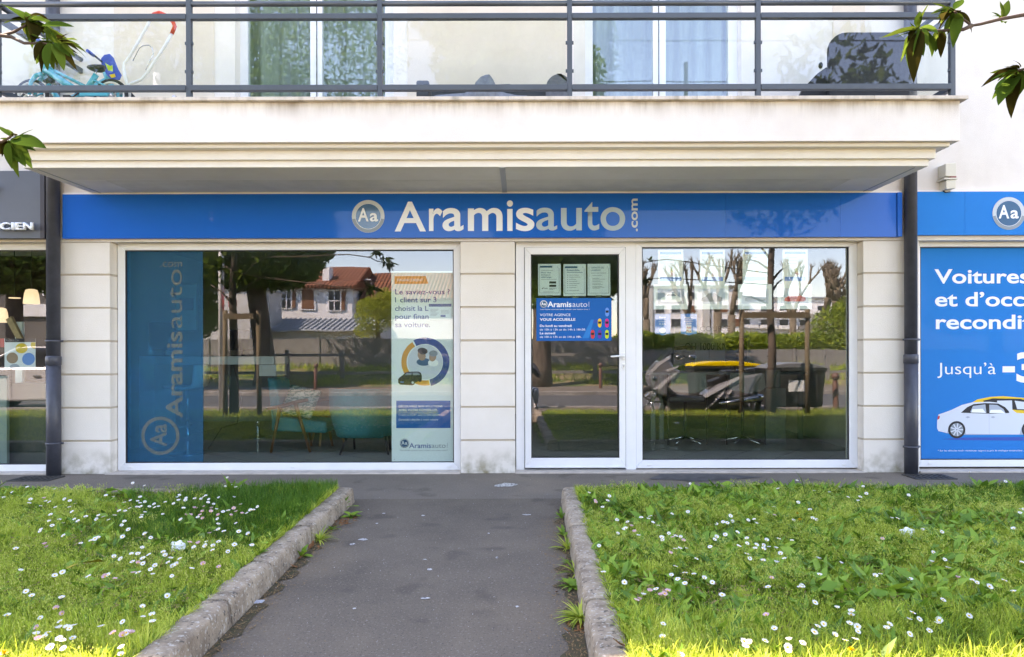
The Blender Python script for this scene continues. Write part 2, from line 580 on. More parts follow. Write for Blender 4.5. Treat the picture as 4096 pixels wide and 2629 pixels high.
g2 = [U(p, 7.15) for p in (2372, 2612, 2663, 2912)]
french(O1, g1, U(1270, 7.12), 'a'); french(O2, g2, U(2637, 7.12), 'b')
MB().box(-3.6, 3.4, 2.42, 2.45, 3.36, 5.6).build('inner_wall', 'render_cream', bld)

# balcony: mouldings stepping out from the soffit, fascia, coping stones
SX0, SX1 = -4.31, 3.55
bal = MB().box(SX0, SX1, -1.0, 0.0, 2.84, 2.90).build('balcony', 'soffit_paint', bld)
mat('inner_step', (0.70, 0.66, 0.58), 0.85, var=0.1)
def band(nm, e, z0, z1, m, ins=0.45):
    # U-shaped band round the balcony, e = how far it stands out past the soffit edge
    b = MB()
    b.box(SX0 - e, SX1 + e, -1.0 - e, -1.0 + ins, z0, z1)
    b.box(SX0 - e, SX0 + ins, -1.0 + ins, 0.0, z0, z1)
    b.box(SX1 - ins, SX1 + e, -1.0 + ins, 0.0, z0, z1)
    return b.build(nm, m, bal, bevel=.004)
band('lowest_moulding', 0.001, 2.8385, 2.8955, 'moulding_white')
band('moulding', 0.039, 2.8955, 2.975, 'moulding_white')
band('moulding', 0.116, 2.975, 3.0065, 'moulding_white')
mat('fascia_render', (0.82, 0.77, 0.72), 0.9, col2=(0.74, 0.68, 0.63), scale=2, bump=0.35, bscale=150, ramp=(.25, .6), spec=0.2)
# weathering: dark runs under the coping
def add_streaks(m, ztop, depth, col):
    t = m.node_tree; b = t.nodes['Principled BSDF']
    src = b.inputs['Base Color'].links[0].from_socket
    geo = t.nodes.new('ShaderNodeNewGeometry'); sep = t.nodes.new('ShaderNodeSeparateXYZ')
    t.links.new(geo.outputs['Position'], sep.inputs[0])
    mr = t.nodes.new('ShaderNodeMapRange'); mr.inputs[1].default_value = ztop - depth; mr.inputs[2].default_value = ztop
    t.links.new(sep.outputs['Z'], mr.inputs[0])
    mp = t.nodes.new('ShaderNodeMapping'); mp.inputs['Scale'].default_value = (2.2, 2.2, .25)
    t.links.new(geo.outputs['Position'], mp.inputs[0])
    n = t.nodes.new('ShaderNodeTexNoise'); n.inputs['Scale'].default_value = 2.0; n.inputs['Detail'].default_value = 7; n.inputs['Roughness'].default_value = .7
    t.links.new(mp.outputs[0], n.inputs['Vector'])
    mu = t.nodes.new('ShaderNodeMath'); mu.operation = 'MULTIPLY'
    rp = t.nodes.new('ShaderNodeMapRange'); rp.inputs[1].default_value = .42; rp.inputs[2].default_value = .68
    t.links.new(n.outputs['Fac'], rp.inputs[0])
    pw = t.nodes.new('ShaderNodeMath'); pw.operation = 'POWER'; pw.inputs[1].default_value = 1.8
    t.links.new(mr.outputs[0], pw.inputs[0])
    t.links.new(pw.outputs[0], mu.inputs[0]); t.links.new(rp.outputs[0], mu.inputs[1])
    mx = t.nodes.new('ShaderNodeMix'); mx.data_type = 'RGBA'
    t.links.new(mu.outputs[0], mx.inputs[0]); t.links.new(src, mx.inputs[6]); mx.inputs[7].default_value = (*col, 1)
    t.links.new(mx.outputs[2], b.inputs['Base Color'])
add_streaks(MATS['fascia_render'], 3.36, 0.20, (0.26, 0.19, 0.13))
def add_base_dirt(m, z1, col):
    t = m.node_tree; b = t.nodes['Principled BSDF']; src = b.inputs['Base Color'].links[0].from_socket
    geo = t.nodes.new('ShaderNodeNewGeometry'); sep = t.nodes.new('ShaderNodeSeparateXYZ'); t.links.new(geo.outputs['Position'], sep.inputs[0])
    mr = t.nodes.new('ShaderNodeMapRange'); mr.inputs[1].default_value = z1; mr.inputs[2].default_value = 0.0; t.links.new(sep.outputs['Z'], mr.inputs[0])
    n = t.nodes.new('ShaderNodeTexNoise'); n.inputs['Scale'].default_value = 7; n.inputs['Detail'].default_value = 8; t.links.new(geo.outputs['Position'], n.inputs['Vector'])
    rp = t.nodes.new('ShaderNodeMapRange'); rp.inputs[1].default_value = .40; rp.inputs[2].default_value = .66; t.links.new(n.outputs['Fac'], rp.inputs[0])
    mu = t.nodes.new('ShaderNodeMath'); mu.operation = 'MULTIPLY'; t.links.new(mr.outputs[0], mu.inputs[0]); t.links.new(rp.outputs[0], mu.inputs[1])
    mx = t.nodes.new('ShaderNodeMix'); mx.data_type = 'RGBA'; t.links.new(mu.outputs[0], mx.inputs[0]); t.links.new(src, mx.inputs[6]); mx.inputs[7].default_value = (*col, 1)
    t.links.new(mx.outputs[2], b.inputs['Base Color'])
add_base_dirt(MATS['stone_block'], .28, (.26, .22, .13))

band('fascia', 0.166, 3.0065, 3.345, 'fascia_render')
cxs = [SX0 - .213] + [U(p, 5.787) for p in (430, 1260, 2035, 2790, 3500)] + [SX1 + .213]
for i in range(len(cxs) - 1):
    MB().box(cxs[i] + .001, cxs[i + 1] - .001, -1.213, -.86, 3.345, 3.375).build('coping_stone', 'cap_stone', bal, bevel=.003)
MB().box(SX0 - .213, SX0 + .2, -.86, 0, 3.345, 3.375).build('coping_stone', 'cap_stone', bal, bevel=.003)
MB().box(SX1 - .2, SX1 + .213, -.86, 0, 3.345, 3.375).build('coping_stone', 'cap_stone', bal, bevel=.003)
MB().box(SX0 + .2, SX1 - .2, -.86, 0, 3.30, 3.352).build('balcony_floor', 'sill_stone', bal)
MB().box(U(2000, 6.02) , U(2022, 6.02), -.995, -.001, 2.832, 2.8385).build('expansion_strip', 'soffit_strip', bal)
# moulding inside the soffit edge (thin drip line)
for xx in (SX0 + .09, SX1 - .10):
    MB().box(xx, xx + .012, -.95, -.01, 2.835, 2.8385).build('drip_line', 'soffit_strip', bal)

# window frames
def frame_rect(x0, x1, z0, z1, gx0, gx1, gz0, gz1, y0, y1, parent, nm='frame', m='pvc_white', bevel=.006):
    """mitred frame: four members, each its own piece of one frame"""
    f = MB()
    f.prism([(x0, z0), (x1, z0), (gx1, gz0), (gx0, gz0)], 'y', y0, y1)
    f.prism([(gx0, gz1), (gx1, gz1), (x1, z1), (x0, z1)], 'y', y0, y1)
    f.prism([(x0, z0), (gx0, gz0), (gx0, gz1), (x0, z1)], 'y', y0, y1)
    f.prism([(gx1, gz0), (x1, z0), (x1, z1), (gx1, gz1)], 'y', y0, y1)
    return f.build(nm, m, parent, bevel=bevel)
def gasket(gx0, gx1, gz0, gz1, y, parent, t=.009):
    g = MB()
    g.box(gx0, gx1, y, y + .02, gz0, gz0 + t).box(gx0, gx1, y, y + .02, gz1 - t, gz1)
    g.box(gx0, gx0 + t, y, y + .02, gz0 + t, gz1 - t).box(gx1 - t, gx1, y, y + .02, gz0 + t, gz1 - t)
    g.build('gasket', 'gasket', parent)
def shop_window(nm, ox0, ox1, ot, ob, gx0, gx1, gt, gb, label, drains=()):
    X0, X1 = fx(ox0), fx(ox1); Z0, Z1 = fz(ob), min(fz(ot), 2.352)
    G = (fx(gx0), fx(gx1), fz(gb), fz(gt))
    w_ = part_empty(nm, bld, ((X0 + X1) / 2, .15, Z0))
    frame_rect(X0, X1, Z0, Z1, *G, .12, .19, w_)
    gasket(*G, .128, w_)
    MB().box(G[0] + .004, G[1] - .004, .150, .156, G[2] + .004, G[3] - .004).build('pane', 'shop_glass', w_)
    for d in drains:
        MB().box(fx(d) - .022, fx(d) + .022, .112, .121, Z0 + .028, Z0 + .045).build('drain_cap', 'white_plastic', w_, bevel=.003)
    return w_, G
W1, G1 = shop_window('shop_window', 470, 1842, 972, 1880, 500, 1815, 998, 1850, '', (520, 1170, 1795))
W2, G2 = shop_window('shop_window', 2543, 3431, 968, 1875, 2569, 3397, 990, 1842, '', (2597, 3375))
W3, G3 = shop_window('shop_window', 3672, 5900, 968, 1872, 3682, 5860, 991, 1844, '', (3720,))
W0, G0 = shop_window('shop_window', -1250, 205, 972, 1885, -1200, 203, 996, 1855, '', (183,))
# door
DZ0, DZ1 = fz(1872), fz(990)
dr = part_empty('door', bld, (fx(2300), .12, DZ0))
frame_rect(fx(2064), fx(2543), .016, 2.352, fx(2097), fx(2503), .0165, fz(990), .118, .20, dr, nm='door_frame')
frame_rect(fx(2099), fx(2501), DZ0 + .003, DZ1 - .003, fx(2124), fx(2476), fz(1832), fz(1019), .105, .17, dr, nm='door_leaf')
MB().box(fx(2097), fx(2099), .125, .15, DZ0, DZ1).box(fx(2501), fx(2503), .125, .15, DZ0, DZ1).box(fx(2097), fx(2503), .125, .15, DZ1 - .003, DZ1).build('door_gap', 'gasket', dr)
GD = (fx(2124), fx(2476), fz(1832), fz(1019))
gasket(*GD, .115, dr)
MB().box(GD[0] + .004, GD[1] - .004, .150, .156, GD[2] + .004, GD[3] - .004).build('pane', 'door_glass', dr)
hd = MB().box(fx(2486), fx(2499), .088, .106, fz(1441), fz(1413)).build('handle_plate', 'white_plastic', dr, bevel=.004)
MB().tube([(fx(2493), .10, fz(1425)), (fx(2493), .055, fz(1425)), (fx(2480), .048, fz(1425)), (fx(2445), .05, fz(1427)), (fx(2440), .055, fz(1427))], [.010, .010, .011, .010, .009], 10).build('handle', 'white_plastic', dr)
MB().box(fx(2488), fx(2499), .092, .106, fz(1481), fz(1455)).build('lock_plate', 'white_plastic', dr, bevel=.003)
MB().lathe([(.0001, .0), (.007, .0), (.007, .006)], (fx(2493.5), .086, fz(1464)), 12, 'y').box(fx(2493.5) - .003, fx(2493.5) + .003, .087, .092, fz(1474), fz(1464)).build('keyhole', 'steel', dr)
MB().box(fx(2099), fx(2501), .096, .118, DZ0 + .003, DZ0 + .02).build('weather_bar', 'pvc_white', dr, bevel=.003)
# sills
for (a, b) in ((wx(440), PX2[0]), (PX2[1], PX3[0]), (PX3[1], 9.5), (-9.6, PX1[0])):
    MB().box(a + .001, b - .001, -.02, .36, -.02, .014).build('sill', 'sill_stone', bld, bevel=.003)
sil = MB().box(wx(425), wx(1840), -.035, -.0205, -.02, .010).build('sill_nosing', 'sill_stone', bld, bevel=.003)

# signs
sg = thing('shop_sign', 'long glossy blue shop sign above the door with large white lettering', 'sign', (-.4, -.03, 2.39))
segs = [265, 1843, 2898, 3352, 3575]
for i in range(len(segs) - 1):
    MB().box(wx(segs[i]) + .0008, wx(segs[i + 1]) - .0008, -.055, -.001, wz(954), wz(779)).build('panel', 'sign_blue', sg)
MB().box(wx(3577), wx(3596), -.068, -.001, wz(954), wz(779)).build('end_panel', 'sign_blue', sg, bevel=.004)
MB().box(wx(265), wx(3596), -.05, -.001, wz(779) + .0005, wz(779) + .018).build('top_trim', 'moulding_white', sg)
yl = -.0575
zb_, zcap = wz(929), wz(810)      # baseline and cap height of the big lettering
k = 1300 / 2400.0
def sx(u): return wx(1350 + u * k)
def sz(v): return wz(740 + v * k)
letters = [('A', 432, 660, 'letter_white', 131, 349), ('r', 683, 782, 'letter_white', 180, 347), ('a', 782, 936, 'letter_white', 178, 348), ('m', 968, 1222, 'letter_white', 178, 347), ('i', 1254, 1298, 'letter_white', 123, 347), ('s', 1320, 1455, 'letter_white', 178, 349),
           ('a', 1468, 1622, 'letter_green', 177, 345), ('u', 1650, 1803, 'letter_green', 180, 347), ('t', 1822, 1930, 'letter_green', 135, 345), ('o', 1940, 2120, 'letter_green', 174, 347)]
for ch, a, b, m_, t0, t1 in letters:
    text('letter', ch, sx(a), sx(b), sz(t1), sz(t0), yl, m_, sg, bold=0.016 if m_ == 'letter_white' else 0.009, res=8, fit=True)
text('letter', '.com', sx(2148), sx(2210), sz(352), sz(112), yl, 'chrome_print', sg, bold=0.02, vert=True, res=5)
def emblem(c, r, y, parent, s=1.0):
    MB().ring(c, r * .80, r, y - .001, 0, 360, 40).build('emblem_ring', 'chrome_print', parent)
    MB().ring(c, r * .80, r * .985, y - .0015, 190, 350, 30).build('emblem_shade', 'chrome_dark', parent)
    MB().disc(c, r * .80, y - .0008, 36).build('emblem_disc', 'emblem_blue', parent)
    MB().ring(c, r * .765, r * .79, y - .0016, 0, 360, 40).build('emblem_line', 'letter_white', parent)
    text('emblem_letter', 'A', c[0] - r * .62, c[0] + r * .02, c[1] - r * .29, c[1] + r * .48, y - .002, 'letter_white', parent, bold=.02, res=4)
    text('emblem_letter', 'a', c[0] + r * .10, c[0] + r * .60, c[1] - r * .29, c[1] + r * .40, y - .002, 'letter_white', parent, bold=.02, res=4)
emblem((sx(238), sz(238)), .126 * .55 + 0.03 * 0 - 0 + 0.095, yl + .001, sg) if False else emblem((sx(238), sz(238)), (sx(358) - sx(118)) / 2, yl + .001, sg)

sg2 = thing('shop_sign', 'blue shop sign with a round emblem, right of the right drainpipe', 'sign', (6.5, -.03, 2.4))
for (a, b) in ((3640, 3848), (3848, 4900), (4900, 5900)):
    MB().box(wx(a) + .001, wx(b) - .001, -.05, -.001, wz(947), wz(775)).build('panel', 'sign_blue2', sg2)
MB().box(wx(3640), wx(5900), -.045, -.001, wz(775) + .0005, wz(775) + .016).build('top_trim', 'moulding_white', sg2)
emblem((wx(3072 + 1828 / 1.925), wz(700 + 312 / 1.925)), 125 / 1.925 / 395, -.052, sg2)

sg3 = thing('shop_sign', 'slate grey sign of the optician with raised white letters, left of the left drainpipe', 'sign', (-8, -.05, 2.38))
MB().box(-9.6, wx(189), -.10, -.001, wz(955), wz(690)).build('panel', 'slate_panel', sg3)
MB().box(wx(189) + .0006, wx(206), -.10, -.001, wz(956), wz(689)).build('end_strip', 'slate_edge', sg3)
for ch, a, b in (('I', -12, 3), ('C', 5, 44), ('I', 50, 62), ('E', 66, 93), ('N', 97, 134)):
    text('letter', ch, U(a, 6.865), U(b, 6.865), V(915, 6.865), V(888, 6.865), -.135, 'letter_white', sg3, bold=.03, depth=.03, res=5)
MB().prism([(wx(-60), wz(735)), (wx(22), wz(750)), (wx(-6), wz(772)), (wx(-60), wz(775))], 'y', -.16, -.12).build('raised_logo', 'letter_white', sg3)

# drainpipes with collars and clamps
def pipe(px, r, label, collars, zbot=.0):
    x = wx(px)
    t_ = thing('drainpipe', label, 'drainpipe', (x, -.075, 0), group='grey drainpipes down the facade')
    MB().tube([(x, -.075 , zbot), (x, -.075, 1.11)], r, 20).build('lower_pipe', 'pipe_grey', t_)
    MB().tube([(x, -.075, 1.10), (x, -.075, 7.7)], r * .94, 20).build('upper_pipe', 'pipe_grey', t_)
    MB().lathe([(r * .9, 0), (r * 1.07, .004), (r * 1.07, .085), (r * .93, .095)], (x, -.075, 1.105), 20).build('collar', 'pipe_grey', t_)
    for z in collars:
        c = MB().lathe([(r * .98, -.011), (r * 1.10, -.009), (r * 1.12, 0), (r * 1.10, .009), (r * .98, .011)], (x, -.075, z), 20)
        c.tube([(x + r * .9, -.075, z), (x + r * 1.42, -.065, z)], .011, 8).tube([(x - r * .9, -.075, z), (x - r * 1.25, -.065, z)], .009, 8)
        c.box(x - .012, x + .012, -.04, -.001, z - .008, z + .008)
        c.build('clamp', 'pipe_grey', t_)
    return t_
pipe(234, .065, 'dark grey drainpipe on the facade beside the optician shop', (V(1361, 6.92), V(1770, 6.92)))
pipe(3627, .063, 'dark grey drainpipe on the facade beside the blue window with the printed cars', (V(1362, 6.92), V(1791, 6.92)))
for px, lb in ((215, 'rusty slotted drain grate under the drainpipe beside the optician'), (3655, 'rusty slotted drain grate under the drainpipe beside the blue car window')):
    x = wx(px); s_ = 1 if px > 2000 else -1
    t_ = thing('drain_grate', lb, 'drain grate', (x, -.28, 0), group='drain grates at the foot of the pipes')
    MB().box(x - .18, x + .18, -.36, -.15, .001, .004).build('drain_hole', 'dark_hole', t_)
    b = MB()
    b.box(x - .20, x + .20, -.385, -.365, .001, .009).box(x - .20, x + .20, -.15, -.13, .001, .009)
    b.box(x - .20, x - .18, -.365, -.15, .001, .009).box(x + .18, x + .20, -.365, -.15, .001, .009).box(x - .18, x + .18, -.262, -.250, .001, .009)
    b.build('rim', 'grate_iron', t_)
    for i in range(7):
        xx = x - .156 + i * .052
        MB().box(xx - .011, xx + .011, -.365, -.15, .0035, .0085).build('bar', 'grate_iron', t_)

# siren box on the wall
al = thing('alarm_box', 'old cream alarm box with a red lamp on the wall over the right sign', 'alarm box', (wx(3775), -.05, wz(770)))
MB().prism([(wx(3752), wz(722)), (wx(3795), wz(722)), (wx(3795), wz(668)), (wx(3752), wz(672))], 'y', -.13, -.0005).build('housing', 'alarm_cream', al, bevel=.006)
MB().prism([(wx(3757), wz(772)), (wx(3796), wz(768)), (wx(3796), wz(734)), (wx(3757), wz(736))], 'y', -.12, -.0005).build('lower_housing', 'alarm_cream', al, bevel=.006)
MB().box(wx(3772), wx(3796), -.125, -.02, wz(726), wz(718.5)).build('red_lamp', 'alarm_red', al, bevel=.003)
MB().box(wx(3748), wx(3800), -.128, -.0005, wz(734) + .001, wz(727)).build('shelf', 'alarm_cream', al)
MB().tube([(wx(3762), -.05, wz(772)), (wx(3770), -.05, wz(778)), (wx(3790), -.05, wz(776))], .007, 6).build('cable', 'black_plastic', al)
# ------------------------------------------------------------------ ground
mat('earth_far', (0.16, 0.13, 0.09), 0.95, var=0.3, scale=.7)
def speckle(m, col, scale, thr, amt):
    t = m.node_tree; b = t.nodes['Principled BSDF']; src = b.inputs['Base Color'].links[0].from_socket
    g = t.nodes.new('ShaderNodeNewGeometry'); n = t.nodes.new('ShaderNodeTexNoise'); n.inputs['Scale'].default_value = scale; n.inputs['Detail'].default_value = 2
    t.links.new(g.outputs['Position'], n.inputs['Vector'])
    mr = t.nodes.new('ShaderNodeMapRange'); mr.inputs[1].default_value = thr; mr.inputs[2].default_value = thr + .08; mr.inputs[4].default_value = amt; t.links.new(n.outputs['Fac'], mr.inputs[0])
    mx = t.nodes.new('ShaderNodeMix'); mx.data_type = 'RGBA'; t.links.new(mr.outputs[0], mx.inputs[0]); t.links.new(src, mx.inputs[6]); mx.inputs[7].default_value = (*col, 1)
    t.links.new(mx.outputs[2], b.inputs['Base Color'])
def asphalt(name, c, c2, speck, patch=(.75, .75, .75)):
    m = mat(name, c, 0.85, col2=c2, scale=1.3, bump=0.55, bscale=170, ramp=(.3, .7), spec=.35)
    t = m.node_tree; b = t.nodes['Principled BSDF']
    src = b.inputs['Base Color'].links[0].from_socket
    g = t.nodes.new('ShaderNodeNewGeometry')
    n = t.nodes.new('ShaderNodeTexNoise'); n.inputs['Scale'].default_value = 210; n.inputs['Detail'].default_value = 3; n.inputs['Roughness'].default_value = .8
    t.links.new(g.outputs['Position'], n.inputs['Vector'])
    mr = t.nodes.new('ShaderNodeMapRange'); mr.inputs[1].default_value = .56; mr.inputs[2].default_value = .74; mr.inputs[4].default_value = .55
    t.links.new(n.outputs['Fac'], mr.inputs[0])
    mx = t.nodes.new('ShaderNodeMix'); mx.data_type = 'RGBA'
    t.links.new(mr.outputs[0], mx.inputs[0]); t.links.new(src, mx.inputs[6]); mx.inputs[7].default_value = (*speck, 1)
    v = t.nodes.new('ShaderNodeTexVoronoi'); v.inputs['Scale'].default_value = 16; v.inputs['Randomness'].default_value = 1
    t.links.new(g.outputs['Position'], v.inputs['Vector'])
    lt = t.nodes.new('ShaderNodeMath'); lt.operation = 'LESS_THAN'; lt.inputs[1].default_value = .045
    t.links.new(v.outputs['Distance'], lt.inputs[0])
    mx2 = t.nodes.new('ShaderNodeMix'); mx2.data_type = 'RGBA'
    t.links.new(lt.outputs[0], mx2.inputs[0]); t.links.new(mx.outputs[2], mx2.inputs[6]); mx2.inputs[7].default_value = (.36, .33, .30, 1)
    # large worn patches
    n3 = t.nodes.new('ShaderNodeTexNoise'); n3.inputs['Scale'].default_value = .9; n3.inputs['Detail'].default_value = 6; n3.inputs['Distortion'].default_value = .4
    t.links.new(g.outputs['Position'], n3.inputs['Vector'])
    mr3 = t.nodes.new('ShaderNodeMapRange'); mr3.inputs[1].default_value = .52; mr3.inputs[2].default_value = .72; mr3.inputs[4].default_value = .5
    t.links.new(n3.outputs['Fac'], mr3.inputs[0])
    mx3 = t.nodes.new('ShaderNodeMix'); mx3.data_type = 'RGBA'
    t.links.new(mr3.outputs[0], mx3.inputs[0]); t.links.new(mx2.outputs[2], mx3.inputs[6]); mx3.inputs[7].default_value = (c[0] * 1.35, c[1] * 1.27, c[2] * 1.15, 1)
    t.links.new(mx3.outputs[2], b.inputs['Base Color'])
    for args in (((.30, .265, .225), 75, .60, .55), ((.035, .03, .028), 95, .60, .6), ((.05, .042, .036), 3.1, .60, .35)): speckle(m, *args)
    return m
asphalt('path_asphalt', (0.178, 0.143, 0.108), (0.113, 0.091, 0.070), (.33, .28, .23))
asphalt('pavement_asphalt', (0.215, 0.177, 0.140), (0.165, 0.136, 0.110), (.22, .21, .20))
asphalt('road_asphalt', (0.11, 0.11, 0.115), (0.085, 0.085, 0.09), (.17, .17, .17))
mat('soil', (0.055, 0.045, 0.025), 0.95, var=0.4, scale=14, bump=.6, bscale=40)
mat('kerb_concrete', (0.44, 0.345, 0.25), 0.95, col2=(0.19, 0.142, 0.10), scale=11, bump=1.0, bscale=110, ramp=(.30, .62), detail=12, stretch=(1, 1, .55))
speckle(MATS['kerb_concrete'], (.56, .52, .46), 60, .58, .7)
speckle(MATS['kerb_concrete'], (.07, .06, .05), 38, .62, .8)
mat('kerb_pale', (0.36, 0.33, 0.30), 0.9, col2=(0.2, 0.18, 0.16), scale=4, bump=.5, bscale=80)
mat('moss_dirt', (0.10, 0.065, 0.035), 0.95, col2=(0.05, 0.05, 0.02), scale=30, bump=1, bscale=90)

def struct(name, mb, m, **k):
    o = mb.build(name, m, None, **k); o['kind'] = 'structure'; return o
g = MB(); g.quad((-400, -400, -.16), (400, -400, -.16), (400, 400, -.16), (-400, 400, -.16))
struct('ground', g, 'earth_far')
g = MB(); g.quad((-40, -1.19, 0), (40, -1.19, 0), (40, .02, 0), (-40, .02, 0)); struct('pavement', g, 'pavement_asphalt')
g = MB()
g.quad((-1.50, -5.75, 0), (.47, -5.75, 0), (.47, -1.19, 0), (-1.50, -1.19, 0))
struct('path', g, 'path_asphalt')
g = MB(); g.box(-40, 40, -7.8, -5.75, -.2, 0.0); struct('street_pavement', g, 'pavement_asphalt')
g = MB(); g.quad((-60, -13.6, -.12), (60, -13.6, -.12), (60, -8.0, -.12), (-60, -8.0, -.12)); struct('road', g, 'road_asphalt')
g = MB(); g.box(-60, 60, -16.8, -13.8, -.2, -.01); struct('far_pavement', g, 'pavement_asphalt')
for (y0, y1) in ((-8.0, -7.8), (-13.8, -13.6)):
    kb = thing('road_kerb', None, None, (0, (y0 + y1) / 2, -.1), kind='structure')
    x = -20.0
    while x < 20:
        MB().box(x, x + .995, y0, y1, -.15, .004 if y0 > -10 else -.006).build('kerb_stone', 'kerb_pale', kb, bevel=.012, seg=1)
        x += 1.0
# soil of the lawns
for nm, x0, x1 in (('left', -16, -1.40), ('right', .36, 16)):
    g = MB()
    nx, ny = 60, 24
    for i in range(nx + 1):
        for j in range(ny + 1):
            x = x0 + (x1 - x0) * i / nx; y = -5.65 + (5.65 - 1.42) * j / ny
            g.v.append((x, y, .095 + .012 * math.sin(x * 2.1 + y) + .008 * math.sin(y * 4 + x * 3)))
    for i in range(nx):
        for j in range(ny):
            a = i * (ny + 1) + j
            g.f.append([a, a + ny + 1, a + ny + 2, a + 1]); g.mi.append(0); g.sm.append(True)
    struct('lawn_soil', g, 'soil')
# kerbs round the lawns: worn stones, each its own piece
def kerb_stone(parent, a, b, inner, wdt=.138, h=.122, nseg=26, seed=0, matn='kerb_concrete'):
    """a, b: ends of the face line at the foot; inner: unit vector from the face towards the lawn"""
    r = random.Random(seed)
    a = Vector((a[0], a[1], 0)); b = Vector((b[0], b[1], 0)); n = Vector((inner[0], inner[1], 0))
    prof = [(0, 0), (.003, .03), (.006, .06), (.009, .090), (.011, .104), (.016, .113), (.025, .1185), (.036, .1205), (.06, h), (.09, h), (.115, h), (wdt - .004, h - .002), (wdt, .09), (wdt, 0)]
    m = MB(); m.smooth = True
    L = (b - a).length; m_ = len(prof)
    for i in range(nseg + 1):
        u = i / nseg; e = min(u, 1 - u) * L
        rd = max(0, .004 - e) * .8
        for (o, z) in prof:
            uu = u if 0 < i < nseg else u
            p = a + (b - a) * uu + n * o
            s = 1.0 if z > .001 else 0
            q = .0012 * math.sin(u * L * 9 + z * 30 + seed) + .0016 * r.uniform(-1, 1) + (.005 * max(0, math.sin(u * L * 23 + seed * 3)) ** 6 if z > .1 and o < .03 else 0)
            zz = max(0, z - rd * (1 if z > .08 else 0) + s * (.0012 * math.sin(u * L * 5 + o * 20 + seed * 2) + .0008 * r.uniform(-1, 1)))
            p = p + n * (q * s + rd * (1 if o < .05 else -1) * s)
            m.v.append((p.x, p.y, zz))
    for i in range(nseg):
        for j in range(m_ - 1):
            m.f.append([i * m_ + j, (i + 1) * m_ + j, (i + 1) * m_ + j + 1, i * m_ + j + 1]); m.mi.append(0); m.sm.append(True)
    m.f.append(list(range(m_))); m.mi.append(0); m.sm.append(False)
    m.f.append([nseg * m_ + j for j in reversed(range(m_))]); m.mi.append(0); m.sm.append(False)
    return m.build('kerb_stone', matn, parent)
kl = thing('lawn_kerb', 'weathered concrete kerb of the lawn with more pink and crowded daisies', None, (-1.42, -3, 0), kind='structure')
kr = thing('lawn_kerb', 'weathered concrete kerb of the lawn below the door', None, (.4, -3, 0), kind='structure')
ys = [-1.30, -2.54, -3.86, -4.96, -5.75]
def kx(y, s): return (-1.363 + (-.0) + (y + 1.3) * -.022) if s < 0 else (.335 + (y + 1.3) * .02)
for i in range(4):
    ya, yb = ys[i] - .006, ys[i + 1] + .006
    kerb_stone(kl, (kx(ya, -1), ya), (kx(yb, -1), yb), (-1, 0), seed=i)
    kerb_stone(kr, (kx(ya, 1), ya), (kx(yb, 1), yb), (1, 0), seed=i + 9)
x = -1.52
while x > -13:
    kerb_stone(kl, (x, -1.30), (x - .994, -1.30), (0, -1), seed=int(x * 7) + 50, nseg=5); x -= 1.0
x = .50
while x < 13:
    kerb_stone(kr, (x, -1.30), (x + .994, -1.30), (0, -1), seed=int(x * 7) + 90, nseg=5); x += 1.0
# dirt and moss gathered at the foot of the kerbs
def dirt_strip(pts, name='moss_strip'):
    m = MB(); r = random.Random(3)
    n = len(pts)
    for (x0, x1, y) in pts: m.v += [(x0, y, .0045), (x1 + r.uniform(-.05, .03), y, .0045)]
    for i in range(n - 1):
        m.f.append([2 * i, 2 * i + 1, 2 * i + 3, 2 * i + 2]); m.mi.append(0); m.sm.append(False)
    o = m.build(name, 'moss_dirt', None); o['kind'] = 'stuff'; tag(o, 'dark mossy dirt gathered along the foot of the kerb', 'dirt')
dirt_strip([(kx(-1.6 - .07 * i, 1) - .005, kx(-1.6 - .07 * i, 1) - (.012 + .10 * max(0, (i - 5) / 40) + .02 * math.sin(i * 1.3)), -1.6 - .07 * i) for i in range(45)])
dirt_strip([(kx(-1.8 - .07 * i, -1) + .005, kx(-1.8 - .07 * i, -1) + (.016 + .05 * math.sin(i / 40 * PI) + .015 * math.sin(i * 1.7)), -1.8 - .07 * i) for i in range(40)])
def litter_bits(seed, n, xf, yr, name, m_, lab, s=.006, cat='litter', zf=lambda x, y: .006):
    r = random.Random(seed); m = MB()
    for _ in range(n):
        y = r.uniform(*yr); x = xf(y, r); a = r.uniform(0, PI); l = s * r.uniform(.5, 2.4); t = s * r.uniform(.12, .5)
        d = Vector((math.cos(a), math.sin(a), 0)); e = Vector((-d.y, d.x, 0)); c = Vector((x, y, zf(x, y)))
        m.add([c - d * l, c - e * t, c + d * l + Vector((0, 0, r.uniform(0, .006))), c + e * t], [(0, 1, 2, 3)])
    o = m.build(name, m_, None, fix=False); tag(o, lab, cat, None, 'stuff'); return o
mat('straw', (0.36, 0.22, 0.10), 0.9, var=.5, scale=60)
mat('white_speck', (0.62, 0.60, 0.58), 0.8)
litter_bits(1, 1300, lambda y, r: kx(y, 1) - abs(r.gauss(0, .07)) - .008, (-4.9, -1.9), 'dry_debris', 'straw', 'dry brown bits of straw and bark along the kerb foot')
litter_bits(2, 900, lambda y, r: kx(y, -1) + abs(r.gauss(0, .06)) + .008, (-4.9, -1.9), 'dry_debris', 'straw', 'dry brown bits of straw along the kerb foot of the daisy lawn')
litter_bits(5, 260, lambda y, r: r.uniform(-1.3, .3), (-4.9, -.3), 'grit', 'white_speck', 'tiny pale grit strewn over the asphalt path', s=.0028, cat='grit')
litter_bits(7, 5000, lambda y, r: r.uniform(-4.6, -1.5), (-4.7, -1.4), 'dead_straw', 'straw', 'bits of dead straw caught in the daisy lawn', s=.010, zf=lambda x, y: .125)
litter_bits(8, 7000, lambda y, r: r.uniform(.5, 4.4), (-4.7, -1.4), 'dead_straw', 'straw', 'bits of dead straw caught in the lawn below the door', s=.010, zf=lambda x, y: .125)
